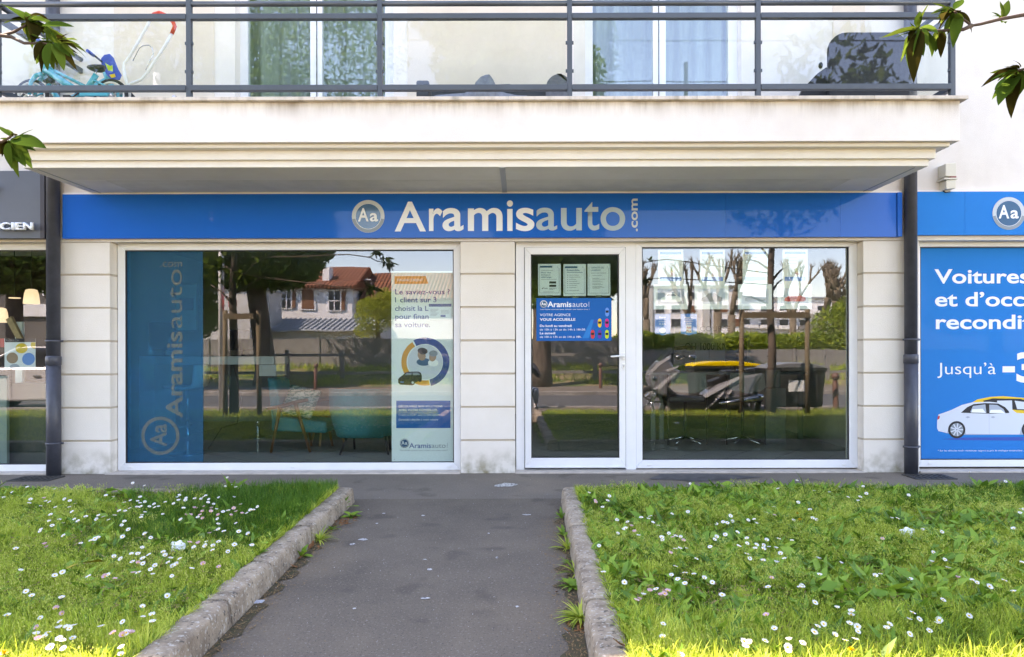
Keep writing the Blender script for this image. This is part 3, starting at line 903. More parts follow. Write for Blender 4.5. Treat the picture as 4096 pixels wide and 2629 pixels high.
litter_bits(9, 700, lambda y, r: r.choice((-1.30, .28)) + r.gauss(0, .16), (-4.9, -1.6), 'fine_debris', 'straw', 'fine brown debris drifted towards both kerbs', s=.004)
# pale splashes on the path
mat('splash_white', (0.55, 0.54, 0.52), 0.8, col2=(.16, .155, .15), scale=55, ramp=(.42, .5))
def splash(px, py, wpx, hpx, seed):
    r = random.Random(seed); y_ = HC * F_PX / (py - CY); X = U(px, y_); Y = y_ - 7
    hx = wpx / 2 / F_PX * y_; hy = hpx / 2 / F_PX * y_ * (y_ / HC)
    m = MB(); n = 14
    m.add([(X + hx * math.cos(2 * PI * k / n) * r.uniform(.6, 1.15), Y + hy * math.sin(2 * PI * k / n) * r.uniform(.6, 1.15), .0045) for k in range(n)], [tuple(range(n))])
    return m.build('paint_splash', 'splash_white', None)
mk = 1 / 1.6
for i, (u, v, a, b, lb) in enumerate(((1040, 872, 62, 14, 'white smeared dropping in the middle of the asphalt path'), (572, 525, 40, 14, 'pale scuff on the asphalt near the daisy lawn kerb'), (640, 495, 60, 16, 'long faint white scuff on the asphalt path'),
        (1068, 688, 36, 14, 'grey flattened chewing gum spot on the path'), (1498, 612, 22, 12, 'small grey gum spot right of the path centre'), (1625, 928, 24, 14, 'small white spot near the door lawn kerb'),
        (1025, 342, 26, 9, 'white fleck on the far end of the path'), (773, 328, 26, 7, 'white fleck near the far kerb end'), (1445, 457, 20, 7, 'thin white fleck right of the path centre'), (585, 937, 26, 12, 'white fleck low on the left of the path'),
        (1690, 338, 60, 7, 'faint white streak beside the door lawn kerb'), (1560, 148, 150, 30, 'pale worn patch on the pavement in front of the door'), (1035, 624, 36, 6, 'thin grey smear beside the gum spot'), (730, 392, 20, 8, 'pale fleck close to the weeds'))):
    o = splash(1050 + u * mk, 1850 + v * mk, a * mk, b * mk, i); tag(o, lb, 'stain', 'pale spots on the path')

mat('damp_patch', (0.05, 0.048, 0.048), 0.6, col2=(.11, .10, .10), scale=9, ramp=(.35, .6))
o = splash(2790, 1912, 520, 34, 77); o.data.materials.clear(); o.data.materials.append(MATS['damp_patch']); tag(o, 'dark damp patch on the pavement under the right window', 'stain', 'dark stains')
# ------------------------------------------------------------------ grass (numpy built blades)
def leaf_mat(name, ramp, trans=.35, rough=.55, patch=None, spec=.3):
    """colour by the per-blade attribute 'tone' and by soft patches over the ground"""
    m = bpy.data.materials.new(name)
    t, b = nodes_of(m)
    at = t.nodes.new('ShaderNodeAttribute'); at.attribute_name = 'tone'
    g = t.nodes.new('ShaderNodeNewGeometry')
    n = t.nodes.new('ShaderNodeTexNoise'); n.inputs['Scale'].default_value = 1.7; n.inputs['Detail'].default_value = 3
    t.links.new(g.outputs['Position'], n.inputs['Vector'])
    ad = t.nodes.new('ShaderNodeMath'); ad.operation = 'MULTIPLY_ADD'; ad.inputs[1].default_value = .9; 
    t.links.new(n.outputs['Fac'], ad.inputs[0])
    sb = t.nodes.new('ShaderNodeMath'); sb.operation = 'SUBTRACT'; sb.inputs[1].default_value = .45
    t.links.new(at.outputs['Fac'], sb.inputs[0]); t.links.new(sb.outputs[0], ad.inputs[2])
    rp = t.nodes.new('ShaderNodeValToRGB')
    el = rp.color_ramp.elements
    el[0].position, el[0].color = ramp[0][0], (*ramp[0][1], 1)
    el[1].position, el[1].color = ramp[-1][0], (*ramp[-1][1], 1)
    for p, c in ramp[1:-1]:
        e = el.new(p); e.color = (*c, 1)
    t.links.new(ad.outputs[0], rp.inputs[0]); t.links.new(rp.outputs[0], b.inputs['Base Color'])
    b.inputs['Roughness'].default_value = rough; b.inputs['Specular IOR Level'].default_value = spec
    tr = t.nodes.new('ShaderNodeBsdfTranslucent'); mx = t.nodes.new('ShaderNodeMixShader'); mx.inputs[0].default_value = trans
    t.links.new(rp.outputs[0], tr.inputs[0]); t.links.new(b.outputs[0], mx.inputs[1]); t.links.new(tr.outputs[0], mx.inputs[2])
    t.links.new(mx.outputs[0], t.nodes['Material Output'].inputs[0])
    MATS[name] = m
    return m
leaf_mat('grass', [(0.0, (.07, .14, .02)), (.3, (.23, .35, .04)), (.6, (.44, .56, .06)), (1.0, (.68, .72, .14))], trans=.4)
leaf_mat('grass_lush', [(0.0, (.03, .10, .010)), (.5, (.075, .20, .02)), (1.0, (.15, .30, .03))], trans=.35)
leaf_mat('seed_heads', [(0.0, (.26, .36, .04)), (.6, (.46, .55, .08)), (1.0, (.70, .70, .22))], trans=.3)
leaf_mat('weed_leaf', [(0.0, (.07, .17, .02)), (.5, (.15, .30, .03)), (1.0, (.28, .44, .05))], trans=.3, rough=.45)

rng = np.random.default_rng(11)
def np_mesh(name, V_, F3, m, tone=None, parent=None, F4=None):
    me = bpy.data.meshes.new(name)
    nv = len(V_)
    loops = []; starts = []; tot = 0
    parts = []
    if F4 is not None and len(F4): parts.append((np.asarray(F4), 4))
    if F3 is not None and len(F3): parts.append((np.asarray(F3), 3))
    li = np.concatenate([p.ravel() for p, _ in parts])
    ls = []; lt = []; s = 0
    for p, k in parts:
        ls.append(s + np.arange(len(p)) * k); lt.append(np.full(len(p), k)); s += len(p) * k
    me.vertices.add(nv); me.loops.add(len(li)); me.polygons.add(sum(len(p) for p, _ in parts))
    me.vertices.foreach_set('co', np.ascontiguousarray(V_, dtype=np.float32).ravel())
    me.loops.foreach_set('vertex_index', li.astype(np.int32))
    me.polygons.foreach_set('loop_start', np.concatenate(ls).astype(np.int32))
    me.polygons.foreach_set('loop_total', np.concatenate(lt).astype(np.int32))
    me.update(calc_edges=True)
    if tone is not None:
        a = me.attributes.new('tone', 'FLOAT', 'POINT'); a.data.foreach_set('value', np.asarray(tone, dtype=np.float32))
    me.materials.append(MATS[m])
    o = bpy.data.objects.new(name, me); sc.collection.objects.link(o)
    if parent is not None: o.parent = parent; o.location = -origin_of(parent)
    return o
def soil_z(x, y): return .095 + .012 * np.sin(x * 2.1 + y) + .008 * np.sin(y * 4 + x * 3) - .004
def blades(name, x, y, z, h, wd, lean, m, lab, tone=None, cat='grass'):
    n = len(x)
    az = 5 * np.sin(x * 9 + 2 * np.sin(y * 7)) + 4 * np.sin(y * 11 + 1.5 * np.sin(x * 8)) + rng.normal(0, .8, n); fa = rng.uniform(0, 2 * PI, n)
    dx, dy = np.cos(az) * lean * h, np.sin(az) * lean * h
    wx_, wy_ = np.cos(fa) * wd / 2, np.sin(fa) * wd / 2
    hh = h * np.sqrt(np.clip(1 - lean ** 2 * .6, .15, 1))
    Vv = np.zeros((n, 7, 3))
    for i, (s, hz, ln) in enumerate(((1.0, 0, 0), (.9, .45, .16), (.6, .8, .5))):
        for k, sg_ in ((0, -1), (1, 1)):
            Vv[:, 2 * i + k, 0] = x + dx * ln + sg_ * wx_ * s
            Vv[:, 2 * i + k, 1] = y + dy * ln + sg_ * wy_ * s
            Vv[:, 2 * i + k, 2] = z + hh * hz
    Vv[:, 6, 0] = x + dx; Vv[:, 6, 1] = y + dy; Vv[:, 6, 2] = z + hh * np.where(lean > .7, .88, 1.0)
    b = (np.arange(n) * 7)[:, None]
    F4 = np.concatenate([b + [0, 1, 3, 2], b + [2, 3, 5, 4]]); F3 = b + [4, 5, 6]
    tn = np.repeat(tone if tone is not None else rng.uniform(0, 1, n), 7)
    o = np_mesh(name, Vv.reshape(-1, 3), F3, m, tn, F4=F4)
    tag(o, lab, cat, None, 'stuff'); return o
def scatter(n, x0, x1, y0, y1, keep):
    x = rng.uniform(x0, x1, n); y = rng.uniform(y0, y1, n)
    k = keep(x, y); return x[k], y[k]
def vis_left(x, y):  # the part of the lawn inside or near the frame
    L = y + 7
    return (x > -.80 * L) & (x < -1.363 - (y + 1.3) * .022 - .124) & (y < -1.36)
def vis_right(x, y):
    L = y + 7
    return (x < .78 * L) & (x > .335 + (y + 1.3) * .02 + .124) & (y < -1.36)
def clump(x, y, f, s):
    return .5 + .5 * np.sin(x * f + 1.3 * np.sin(y * f * .7 + s)) * np.sin(y * f * 1.1 + 1.7 * np.sin(x * f * .6 + s * 2))
# short mixed grass
for side, keep, x0, x1, lab in (('l', vis_left, -4.9, -1.43, 'short spring grass in the lawn full of daisies left of the path'), ('r', vis_right, .42, 4.6, 'short spring grass in the weedy lawn right of the path')):
    x, y = scatter(150000 if side == 'l' else 190000, x0, x1, -4.75, -1.36, keep)
    c = clump(x, y, 5.1, 1.0); c2 = clump(x, y, 13.0, 4.0)
    h = .022 + .030 * c * rng.uniform(.5, 1.2, len(x)) + .014 * c2
    near = (y < -4.05)
    h = h + near * rng.uniform(0, .045, len(x))
    tone = np.clip(rng.normal(.48, .2, len(x)) + .55 * (c2 - .5) + .3 * (clump(x, y, 24, 2.0) - .5) + near * .2, 0, 1)
    blades('lawn_grass', x, y, soil_z(x, y), h * rng.uniform(.7, 1.5, len(x)), rng.uniform(.0025, .0062, len(x)), rng.uniform(.1, .95, len(x)), 'grass', lab, tone)
# tall lush stand beside the kerb end, and on the right by the pavement
def lush_l(x, y): return vis_left(x, y) & (x > -3.2 + (y + 1.3) * -.45) & (y > -3.25) & (rng.uniform(0, 1, len(x)) < np.clip((x + 2.85 - (y + 1.3) * .45) * 1.1 + .9 * (clump(x, y, 6, 2) - .6), 0, 1))
x, y = scatter(56000, -3.6, -1.43, -3.3, -1.33, lush_l)
hh_ = rng.uniform(.05, .125, len(x)) * np.clip((y + 3.7) / 1.6, .45, 1)
blades('tall_grass', x, y, soil_z(x, y), hh_, rng.uniform(.0022, .0045, len(x)), rng.uniform(.1, .6, len(x)), 'grass_lush', 'tall lush dark green grass by the kerb end at the pavement')
def lush_r(x, y): return vis_right(x, y) & (y > -2.05) & (rng.uniform(0, 1, len(x)) < np.clip((x - 2.6) / 1.2, 0.0, 1) + .18)
x, y = scatter(34000, .5, 4.6, -2.1, -1.33, lush_r)
blades('tall_grass', x, y, soil_z(x, y), rng.uniform(.04, .11, len(x)), rng.uniform(.0022, .004, len(x)), rng.uniform(.1, .6, len(x)), 'grass_lush', 'taller soft grass along the pavement below the windows')
# bright long blades in the sun at the front edge
def front(x, y): return (vis_left(x, y) | vis_right(x, y)) & (y < -3.95)
x, y = scatter(22000, -4.0, 4.0, -4.75, -3.9, front)
blades('long_grass', x, y, soil_z(x, y), rng.uniform(.05, .12, len(x)), rng.uniform(.0025, .005, len(x)), rng.uniform(.3, .95, len(x)), 'grass', 'long bright grass blades in the sun nearest the street', np.clip(rng.normal(.45, .18, len(x)), 0, 1))
for s_, lb in ((-1, 'grass blades spilling over the kerb of the daisy lawn'), (1, 'grass blades spilling over the kerb below the door')):
    y = rng.uniform(-4.7, -1.4, 3600); e_ = (-1.363 - (y + 1.3) * .022 - .122) if s_ < 0 else (.335 + (y + 1.3) * .02 + .122); k_ = clump(e_, y, 15, 3) + rng.uniform(-.2, .2, len(y)) > .42; y = y[k_]; e_ = e_[k_]
    x = e_ + s_ * np.abs(rng.normal(0, .012, len(y))); blades('kerb_edge_grass', x, y, soil_z(x, y) + .01, rng.uniform(.04, .085, len(x)), rng.uniform(.0025, .0055, len(x)), rng.uniform(.5, .97, len(x)), 'grass', lb)
# the rest of both lawns (mirrored in the windows)
x, y = scatter(120000, -13, 13, -5.62, -1.36, lambda x, y: (((x < -1.52) & ~vis_left(x, y)) | ((x > .48) & ~vis_right(x, y))) | (((x < -1.52) | (x > .48)) & (y < -4.6)))
blades('lawn_grass', x, y, soil_z(x, y), rng.uniform(.04, .11, len(x)), rng.uniform(.005, .009, len(x)), rng.uniform(.2, .9, len(x)), 'grass', 'lawn grass carrying on outside the view beside the shop fronts')
# feathery seed heads
def seedheads(name, x, y, lab, hmin=.05, hmax=.105, k=11):
    n = len(x); z = soil_z(x, y); h = rng.uniform(hmin, hmax, n)
    az = rng.uniform(0, 2 * PI, n); ln = rng.uniform(.1, .55, n) * h
    tx, ty = x + np.cos(az) * ln, y + np.sin(az) * ln
    Vs = np.zeros((n, 3, 3))
    Vs[:, 0] = np.stack([x - .0006, y, z], 1); Vs[:, 1] = np.stack([x + .0006, y, z], 1); Vs[:, 2] = np.stack([tx, ty, z + h], 1)
    F3 = (np.arange(n) * 3)[:, None] + [0, 1, 2]
    tn = np.repeat(rng.uniform(0, .5, n), 3)
    u = rng.uniform(.55, 1.0, (n, k)); sp = (1.05 - u) * .045 + .002
    a2 = rng.uniform(0, 2 * PI, (n, k))
    cx_ = x[:, None] + (tx - x)[:, None] * u + np.cos(a2) * sp; cy_ = y[:, None] + (ty - y)[:, None] * u + np.sin(a2) * sp
    cz = z[:, None] + h[:, None] * u + rng.uniform(-.002, .003, (n, k))
    s = rng.uniform(.0022, .0048, (n, k)); a3 = rng.uniform(0, 2 * PI, (n, k))
    ex, ey, ez = np.cos(a3) * s * .6, np.sin(a3) * s * .6, s * 1.2
    Vd = np.zeros((n, k, 4, 3))
    Vd[:, :, 0] = np.stack([cx_, cy_, cz - ez], -1); Vd[:, :, 1] = np.stack([cx_ + ex, cy_ + ey, cz], -1)
    Vd[:, :, 2] = np.stack([cx_, cy_, cz + ez], -1); Vd[:, :, 3] = np.stack([cx_ - ex, cy_ - ey, cz], -1)
    o0 = n * 3
    F4 = o0 + (np.arange(n * k) * 4)[:, None] + [0, 1, 2, 3]
    Vall = np.concatenate([Vs.reshape(-1, 3), Vd.reshape(-1, 3)])
    tone = np.concatenate([tn, np.repeat(rng.uniform(.2, 1, n * k), 4)])
    o = np_mesh(name, Vall, F3, 'seed_heads', tone, F4=F4); tag(o, lab, 'grass', None, 'stuff')
x, y = scatter(19000, -4.9, -1.43, -4.7, -1.36, lambda x, y: vis_left(x, y) & ~((x > -2.4) & (y > -3.0)) & (clump(x, y, 3.3, 2.2) * .6 + clump(x, y, 9, 1) * .4 > .48))
seedheads('seed_heads', x, y, 'feathery pale seed heads standing over the daisy lawn')
x, y = scatter(24000, .42, 4.6, -4.7, -1.36, lambda x, y: vis_right(x, y) & (clump(x, y, 3.0, 5.2) * .6 + clump(x, y, 8, 2) * .4 > .50))
seedheads('seed_heads', x, y, 'feathery pale seed heads standing over the lawn below the door')
# small round leaves of clover and weeds low in the grass
def leaflets(x, y, smin, smax, lab, hmax=.045, rt=1.3, tilt=.5):
    n = len(x); z = soil_z(x, y) + rng.uniform(.008, hmax, n); s = rng.uniform(smin, smax, n); a = rng.uniform(0, 2 * PI, n)
    tl = rng.uniform(-tilt, tilt, (n, 2)); Vv = np.zeros((n, 6, 3))
    for i in range(6):
        t_ = a + i * PI / 3; rr = s * (.62 if i % 3 else rt)
        ox, oy = np.cos(t_) * rr, np.sin(t_) * rr
        Vv[:, i, 0] = x + ox; Vv[:, i, 1] = y + oy; Vv[:, i, 2] = z + ox * tl[:, 0] + oy * tl[:, 1]
    b = (np.arange(n) * 6)[:, None]
    o = np_mesh('low_weeds', Vv.reshape(-1, 3), None, 'weed_leaf', np.repeat(rng.uniform(0, 1, n), 6), F4=np.concatenate([b + [0, 1, 2, 3], b + [0, 3, 4, 5]]))
    tag(o, lab, 'weeds', None, 'stuff')
x, y = scatter(26000, -4.9, -1.43, -4.7, -1.36, lambda x, y: vis_left(x, y) & (clump(x, y, 4.0, 7.2) > .45)); leaflets(x, y, .003, .008, 'small clover leaves low in the daisy lawn')
x, y = scatter(44000, .42, 4.6, -4.7, -1.36, lambda x, y: vis_right(x, y) & (clump(x, y, 3.4, 9.2) * .5 + clump(x, y, 14, 9.2) * .5 > .45)); leaflets(x, y, .003, .010, 'small weed leaves low in the lawn below the door')

x, y = scatter(9000, -4.9, -1.43, -4.7, -1.36, lambda x, y: vis_left(x, y) & (clump(x, y, 5.0, 3.2) * .4 + clump(x, y, 17, 3.2) * .6 > .58)); leaflets(x, y, .008, .020, 'broader weed leaves standing in the daisy lawn', .055, 1.9, .9)
x, y = scatter(20000, .42, 4.6, -4.7, -1.36, lambda x, y: vis_right(x, y) & (clump(x, y, 4.4, 6.2) * .4 + clump(x, y, 15, 1.2) * .6 > .52)); leaflets(x, y, .009, .026, 'broader weed leaves standing in the lawn below the door', .06, 2.0, .9)

x, y = scatter(2600, -4.9, -1.43, -4.7, -1.36, lambda x, y: vis_left(x, y) & (clump(x, y, 7, 5) > .5)); leaflets(x, y, .014, .030, 'largest broad weed leaves scattered in the daisy lawn', .065, 1.8, 1.1)
x, y = scatter(6500, .42, 4.6, -4.7, -1.36, lambda x, y: vis_right(x, y) & (clump(x, y, 6, 8) > .4)); leaflets(x, y, .014, .034, 'largest broad weed leaves scattered in the lawn below the door', .075, 1.8, 1.1)

# ------------------------------------------------------------------ single leaves, weeds, daisies
def leaf_mesh(name, l, wd, m, fold=.25, curl=.4, teeth=0, seg=8, tone=.5, wavy=0.0, seed=0):
    """leaf along +X from the origin, midrib folded, tip curling down; toothed edge if asked"""
    r = random.Random(seed); vs_ = []; fs = []
    for i in range(seg + 1):
        u = i / seg; wv = math.sin(PI * min(1, u ** .8)) ** .85 * wd / 2
        if teeth: wv *= (1.0 if i % 2 else .45)
        if u == 0: wv = wd * .04
        x = l * u; z = -curl * l * u * u
        wz_ = wavy * wd * math.sin(u * 11 + seed)
        vs_ += [(x, -wv, z + fold * wv + wz_), (x, 0, z), (x, wv, z + fold * wv - wz_)]
        if i:
            a = 3 * (i - 1); fs += [(a, a + 3, a + 4, a + 1), (a + 1, a + 4, a + 5, a + 2)]
    me = bpy.data.meshes.new(name); me.from_pydata(vs_, [], fs); me.polygons.foreach_set('use_smooth', [True] * len(fs))
    at = me.attributes.new('tone', 'FLOAT', 'POINT'); at.data.foreach_set('value', [tone] * len(vs_))
    me.materials.append(MATS[m]); me.update()
    return me
def put(name, me, parent, loc, rot, scale=1.0):
    o = bpy.data.objects.new(name, me); sc.collection.objects.link(o)
    o.parent = parent; o.location = Vector(loc) - origin_of(parent); o.rotation_euler = rot; o.scale = (scale,) * 3 if not isinstance(scale, tuple) else scale
    return o
LEAVES = {
    'round': [leaf_mesh('weed_leaf', 1, .50, 'weed_leaf', .15, .35, 0, 7, t, .05, i) for i, t in enumerate((.35, .6, .8))],
    'long': [leaf_mesh('weed_leaf', 1, .26, 'weed_leaf', .3, .3, 0, 8, t, .08, i) for i, t in enumerate((.3, .5, .75))],
    'toothed': [leaf_mesh('weed_leaf', 1, .34, 'weed_leaf', .2, .4, 1, 13, t, .05, i) for i, t in enumerate((.35, .55, .85))],
    'blade': [leaf_mesh('grass_blade', 1, .05, 'grass', .2, .7, 0, 6, t, 0, i) for i, t in enumerate((.35, .6, .9))],
}
mat('dead_leaf', (0.30, 0.12, 0.035), 0.7, var=.5, scale=50)
mat('dead_leaf_pale', (0.42, 0.30, 0.14), 0.8, var=.4, scale=50)
LEAVES['dead'] = [leaf_mesh('dead_leaf', 1, .5, m_, .5, -.5, 0, 6, .5, .1, i) for i, m_ in enumerate(('dead_leaf', 'dead_leaf_pale'))]
def rosette(px, py, z0, size, kind, n, label, name='weed', cat='weed', up=.5, seed=0, spread=1.0, also=None, group=None, cx_off=0):
    L = min((HC - z0) * F_PX / (py - CY), 5.52 if z0 > .05 else 9); x, y = U(px, L), L - 7
    r = random.Random(seed or int(px * 7 + py)); t_ = thing(name, label, cat, (x, y, z0), group=group)
    for i in range(n):
        a = 2 * PI * i / n + r.uniform(-.4, .4)
        k_ = kind if not also or r.random() < .6 else also
        s = size * r.uniform(.6, 1.1)
        el = -r.uniform(up * .5, up * 1.4)
        put('leaf', r.choice(LEAVES[k_]), t_, (x + math.cos(a) * .006, y + math.sin(a) * .006, z0 + .002), (r.uniform(-.2, .2), el, a), (s, s * spread, s))
    return t_
kp = lambda u, v: (1050 + u / 1.6, 1850 + v / 1.6)
def kerbweed(u, v, size, kind, n, lab, **k):
    px, py = kp(u, v); rosette(px, py, .003, size, kind, n, lab, group='weeds along the kerb feet', **k)
kerbweed(566, 345, .085, 'round', 9, 'leafy weed with rounded leaves at the far kerb end beside the daisy lawn', up=.5)
kerbweed(510, 300, .12, 'toothed', 7, 'upright toothed weed against the far kerb end', up=1.1)
kerbweed(440, 430, .085, 'toothed', 9, 'toothed weed at the kerb joint beside the tall grass tuft', up=.7)
kerbweed(362, 500, .11, 'blade', 60, 'spiky tuft of grass at the kerb joint beside the daisy lawn', up=1.0, spread=1.6, name='grass_tuft', cat='grass tuft')
kerbweed(240, 600, .075, 'round', 8, 'small bright weed beside the brown leaf at the kerb foot', up=.8)
kerbweed(1912, 360, .09, 'toothed', 9, 'pale green weed at the far end of the door lawn kerb', up=1.0)
kerbweed(1925, 470, .09, 'toothed', 10, 'straggling toothed weed on the kerb foot under the door lawn', up=.7)
kerbweed(1948, 560, .095, 'blade', 50, 'thin upright grass tuft halfway along the door lawn kerb', up=1.1, spread=1.5, name='grass_tuft', cat='grass tuft')
kerbweed(1960, 640, .05, 'toothed', 7, 'tiny toothed weed between two tufts at the kerb', up=.5)
kerbweed(2005, 720, .12, 'blade', 16, 'broad grass blades leaning on the kerb face', up=1.2, spread=2.6, name='grass_tuft', cat='grass tuft')
kerbweed(1985, 800, .085, 'round', 14, 'cluster of pale lobed leaves at the kerb foot', up=.6, also='toothed')
kerbweed(2030, 1010, .105, 'blade', 110, 'large bushy grass tuft at the foot of the door lawn kerb', up=.9, spread=1.8, name='grass_tuft', cat='grass tuft')
def deadleaf(px, py, z0, s, lab, k=0):
    L = (HC - z0) * F_PX / (py - CY); x, y = U(px, L), L - 7; r = random.Random(int(px))
    t_ = bpy.data.objects.new('fallen_leaf', LEAVES['dead'][k]); sc.collection.objects.link(t_)
    t_.location = (x, y, z0 + .008); t_.rotation_euler = (r.uniform(-.3, .3), r.uniform(-.2, .2), r.uniform(0, 6)); t_.scale = (s, s, s); tag(t_, lab, 'leaf', 'fallen brown leaves')
for (u, v, s, lb, k) in ((300, 560, .07, 'large curled brown leaf beside the small bright weed', 0), (215, 628, .05, 'rust brown leaf under the small bright weed', 0), (222, 678, .045, 'rust brown leaf alone on the asphalt', 0), (362, 552, .03, 'small orange leaf behind the curled one', 0),
        (590, 355, .05, 'pale tan leaf under the rounded weed', 1), (1870, 838, .03, 'little orange leaf near the door lawn kerb', 0), (2320, 1193, .05, 'orange leaf lying on the kerb top', 0)):
    px, py = kp(u, v); deadleaf(px, py, .12 if u == 2320 else .0, s, lb, k)
deadleaf(1608 / 1.655, 1850 + 985 / 1.655, 0, .06, 'orange brown leaf upright against the kerb beside the plastic packet')
# bark chips by the far kerb end and under the big tuft
for (u, v, n, lb) in ((520, 385, 26, 'heap of brown bark chips by the far kerb end'), (2010, 1075, 30, 'brown dry chips under the large grass tuft')):
    px, py = kp(u, v); L = HC * F_PX / (py - CY); x, y = U(px, L), L - 7; r = random.Random(u)
    m = MB()
    for _ in range(n):
        c = (x + r.gauss(0, .035), y + r.gauss(0, .04), .004 + r.uniform(0, .012)); a = r.uniform(0, PI)
        m.obox(c, (math.cos(a), math.sin(a), r.uniform(-.3, .3)), (-math.sin(a), math.cos(a), 0), (0, 0, 1), r.uniform(.008, .022), .003, .0015)
    o = m.build('bark_chips', 'dead_leaf', None); tag(o, lb, 'bark chips', None, 'stuff')
# leafy weeds inside the lawns
def lawnweed(u, v, s, off, size, kind, n, lab, **k):
    rosette(off + u / s, 1850 + v / s, .10, size, kind, n, lab, name=k.pop('name', 'broadleaf_weed'), group='leafy weeds in the lawns', **k)
Rr = 1.977
lawnweed(1545, 450, Rr, 2200, .21, 'long', 5, 'large long leaved weed in the lawn right below the right window', up=.95, spread=1.1)
lawnweed(1215, 1080, Rr, 3096, .20, 'long', 6, 'long leaved weed standing near the street end of the lawn', up=.8, spread=1.2)
lawnweed(1545, 1115, Rr, 2200, .13, 'round', 6, 'broad pointed weed leaves in the dark grass', up=.25, spread=1.4)
lawnweed(985, 370, Rr, 2200, .11, 'long', 4, 'upright dock leaves near the far edge of the lawn', up=1.1, spread=1.4)
lawnweed(590, 1090, Rr, 2200, .09, 'round', 6, 'round leaved weed beside the kerb and a daisy pair', up=.5)
lawnweed(470, 1150, Rr, 2200, .09, 'toothed', 7, 'toothed weed spilling over the kerb edge', up=.3)
lawnweed(560, 1380, Rr, 2200, .09, 'toothed', 7, 'toothed weed at the kerb corner nearest the street', up=.3)
lawnweed(1010, 780, Rr, 3096, .12, 'toothed', 8, 'dandelion rosette in the middle of the weedy lawn', up=.5)
lawnweed(650, 430, Rr, 3096, .10, 'round', 8, 'wide round leaved weed behind the daisies', up=.3)
lawnweed(300, 740, Rr, 3096, .11, 'round', 7, 'dark leafed weed between daisy groups', up=.4)
lawnweed(1640, 130, Rr, 3096, .16, 'toothed', 12, 'tall leafy weed sticking up by the blue window', up=1.0, also='round')
lawnweed(880, 1000, Rr, 3096, .10, 'long', 6, 'weed with arching leaves near the white tissue', up=.6)
lawnweed(1400, 1090, Rr, 3096, .12, 'long', 5, 'flat grey green leaves beside the long leaved weed', up=.2)
lawnweed(520, 930, Rr, 3096, .10, 'toothed', 7, 'toothed rosette low in the lawn', up=.35)
lawnweed(1180, 640, Rr, 2200, .08, 'round', 8, 'round leaves around the daisies mid lawn', up=.3)
lawnweed(760, 620, Rr, 2200, .07, 'round', 9, 'small green leaves left of the mid lawn daisies', up=.3)
Ls = 1.655
lawnweed(1530, 60, Ls, 0, .20, 'toothed', 4, 'tall sow thistle leaves in front of the left window', up=1.2)
lawnweed(830, 215, Ls, 0, .12, 'round', 8, 'leafy weed at the far edge of the daisy lawn', up=.7)
lawnweed(660, 250, Ls, 0, .08, 'round', 8, 'low pale weed near the far edge', up=.3)
lawnweed(1660, 640, Ls, 0, .10, 'round', 7, 'bright leafed weed by the kerb of the daisy lawn', up=.5)
lawnweed(1250, 1010, Ls, 0, .08, 'toothed', 9, 'lobed weed hanging over the kerb of the daisy lawn', up=.3)
lawnweed(150, 1200, Ls, 0, .12, 'round', 5, 'big round leaves among the nearest daisies', up=.6)
lawnweed(560, 1110, Ls, 0, .09, 'round', 3, 'two broad upright leaves between daisies', up=.9)
lawnweed(90, 800, Ls, 0, .09, 'round', 7, 'pale leafed weed at the border of the view', up=.3)
# one long grass stalk standing before the right window
st = thing('grass_stalk', 'single tall grass stalk in front of the right window', 'grass stalk', (U(3218, 5.3), -1.72, .1))
MB().tube([(U(3222, 5.3), -1.72, .10), (U(3210, 5.3), -1.72, .19), (U(3200, 5.3), -1.72, .26), (U(3178, 5.3), -1.72, .32)], [.0035, .004, .003, .0006], 5).build('stem', 'grass', st)

mat('petal_white', (0.84, 0.83, 0.84), 0.6, trans=.25)
mat('petal_pink', (0.74, 0.46, 0.52), 0.6, trans=.25)
mat('flower_eye', (0.78, 0.48, 0.02), 0.7)
mat('stem_green', (0.09, 0.17, 0.03), 0.6)
mat('bud_green', (0.10, 0.16, 0.05), 0.6)
def petals_mesh(m_, n=17, cup=.15, r0=.28, seed=0):
    r = random.Random(seed); m = MB()
    for i in range(n):
        a = 2 * PI * i / n + r.uniform(-.05, .05); l = r.uniform(.86, 1.06); wd = .16; c = cup + r.uniform(-.05, .07)
        d = Vector((math.cos(a), math.sin(a), 0)); e = Vector((-d.y, d.x, 0)); u_ = Vector((0, 0, 1))
        m.add([d * r0 - e * wd * .5, d * r0 + e * wd * .5, d * .75 + e * wd + u_ * c * .6, d * l + u_ * c, d * .75 - e * wd + u_ * c * .6], [(0, 1, 2, 3, 4)])
    me = m.mesh('petals', Vector((0, 0, 0))); me.materials.append(MATS[m_]); return me
def eye_mesh():
    m = MB(); m.ball((0, 0, .02), (.33, .33, .16), 10, 5); me = m.mesh('flower_centre', Vector((0, 0, 0))); me.materials.append(MATS['flower_eye']); return me
PET = [petals_mesh('petal_white', 17, .12, seed=1), petals_mesh('petal_white', 18, .3, seed=2), petals_mesh('petal_white', 16, .55, seed=3), petals_mesh('petal_pink', 17, .7, seed=4), petals_mesh('petal_pink', 18, .35, seed=5)]
EYE = eye_mesh()
def far_daisy(k):
    m = MB(); me0 = PET[k]
    m.add([tuple(v.co) for v in me0.vertices], [tuple(p.vertices) for p in me0.polygons])
    m.cur = 1; m.ball((0, 0, .02), (.33, .33, .16), 6, 4)
    m.cur = 2; m.tube([(0, 0, 0), (.1, .1, -2.2), (.0, .2, -4.5)], [.06, .05, .05], 4)
    me = m.mesh('daisy', Vector((0, 0, 0)))
    for q in (me0.materials[0].name, 'flower_eye', 'stem_green'): me.materials.append(MATS[q])
    return me
FARD = [far_daisy(k) for k in range(5)]
sm = MB(); sm.tube([(0, 0, 0), (.1, .1, -2.2), (.0, .2, -4.5)], [.06, .055, .05], 5); STEM = sm.mesh('stem', Vector((0, 0, 0))); STEM.materials.append(MATS['stem_green'])
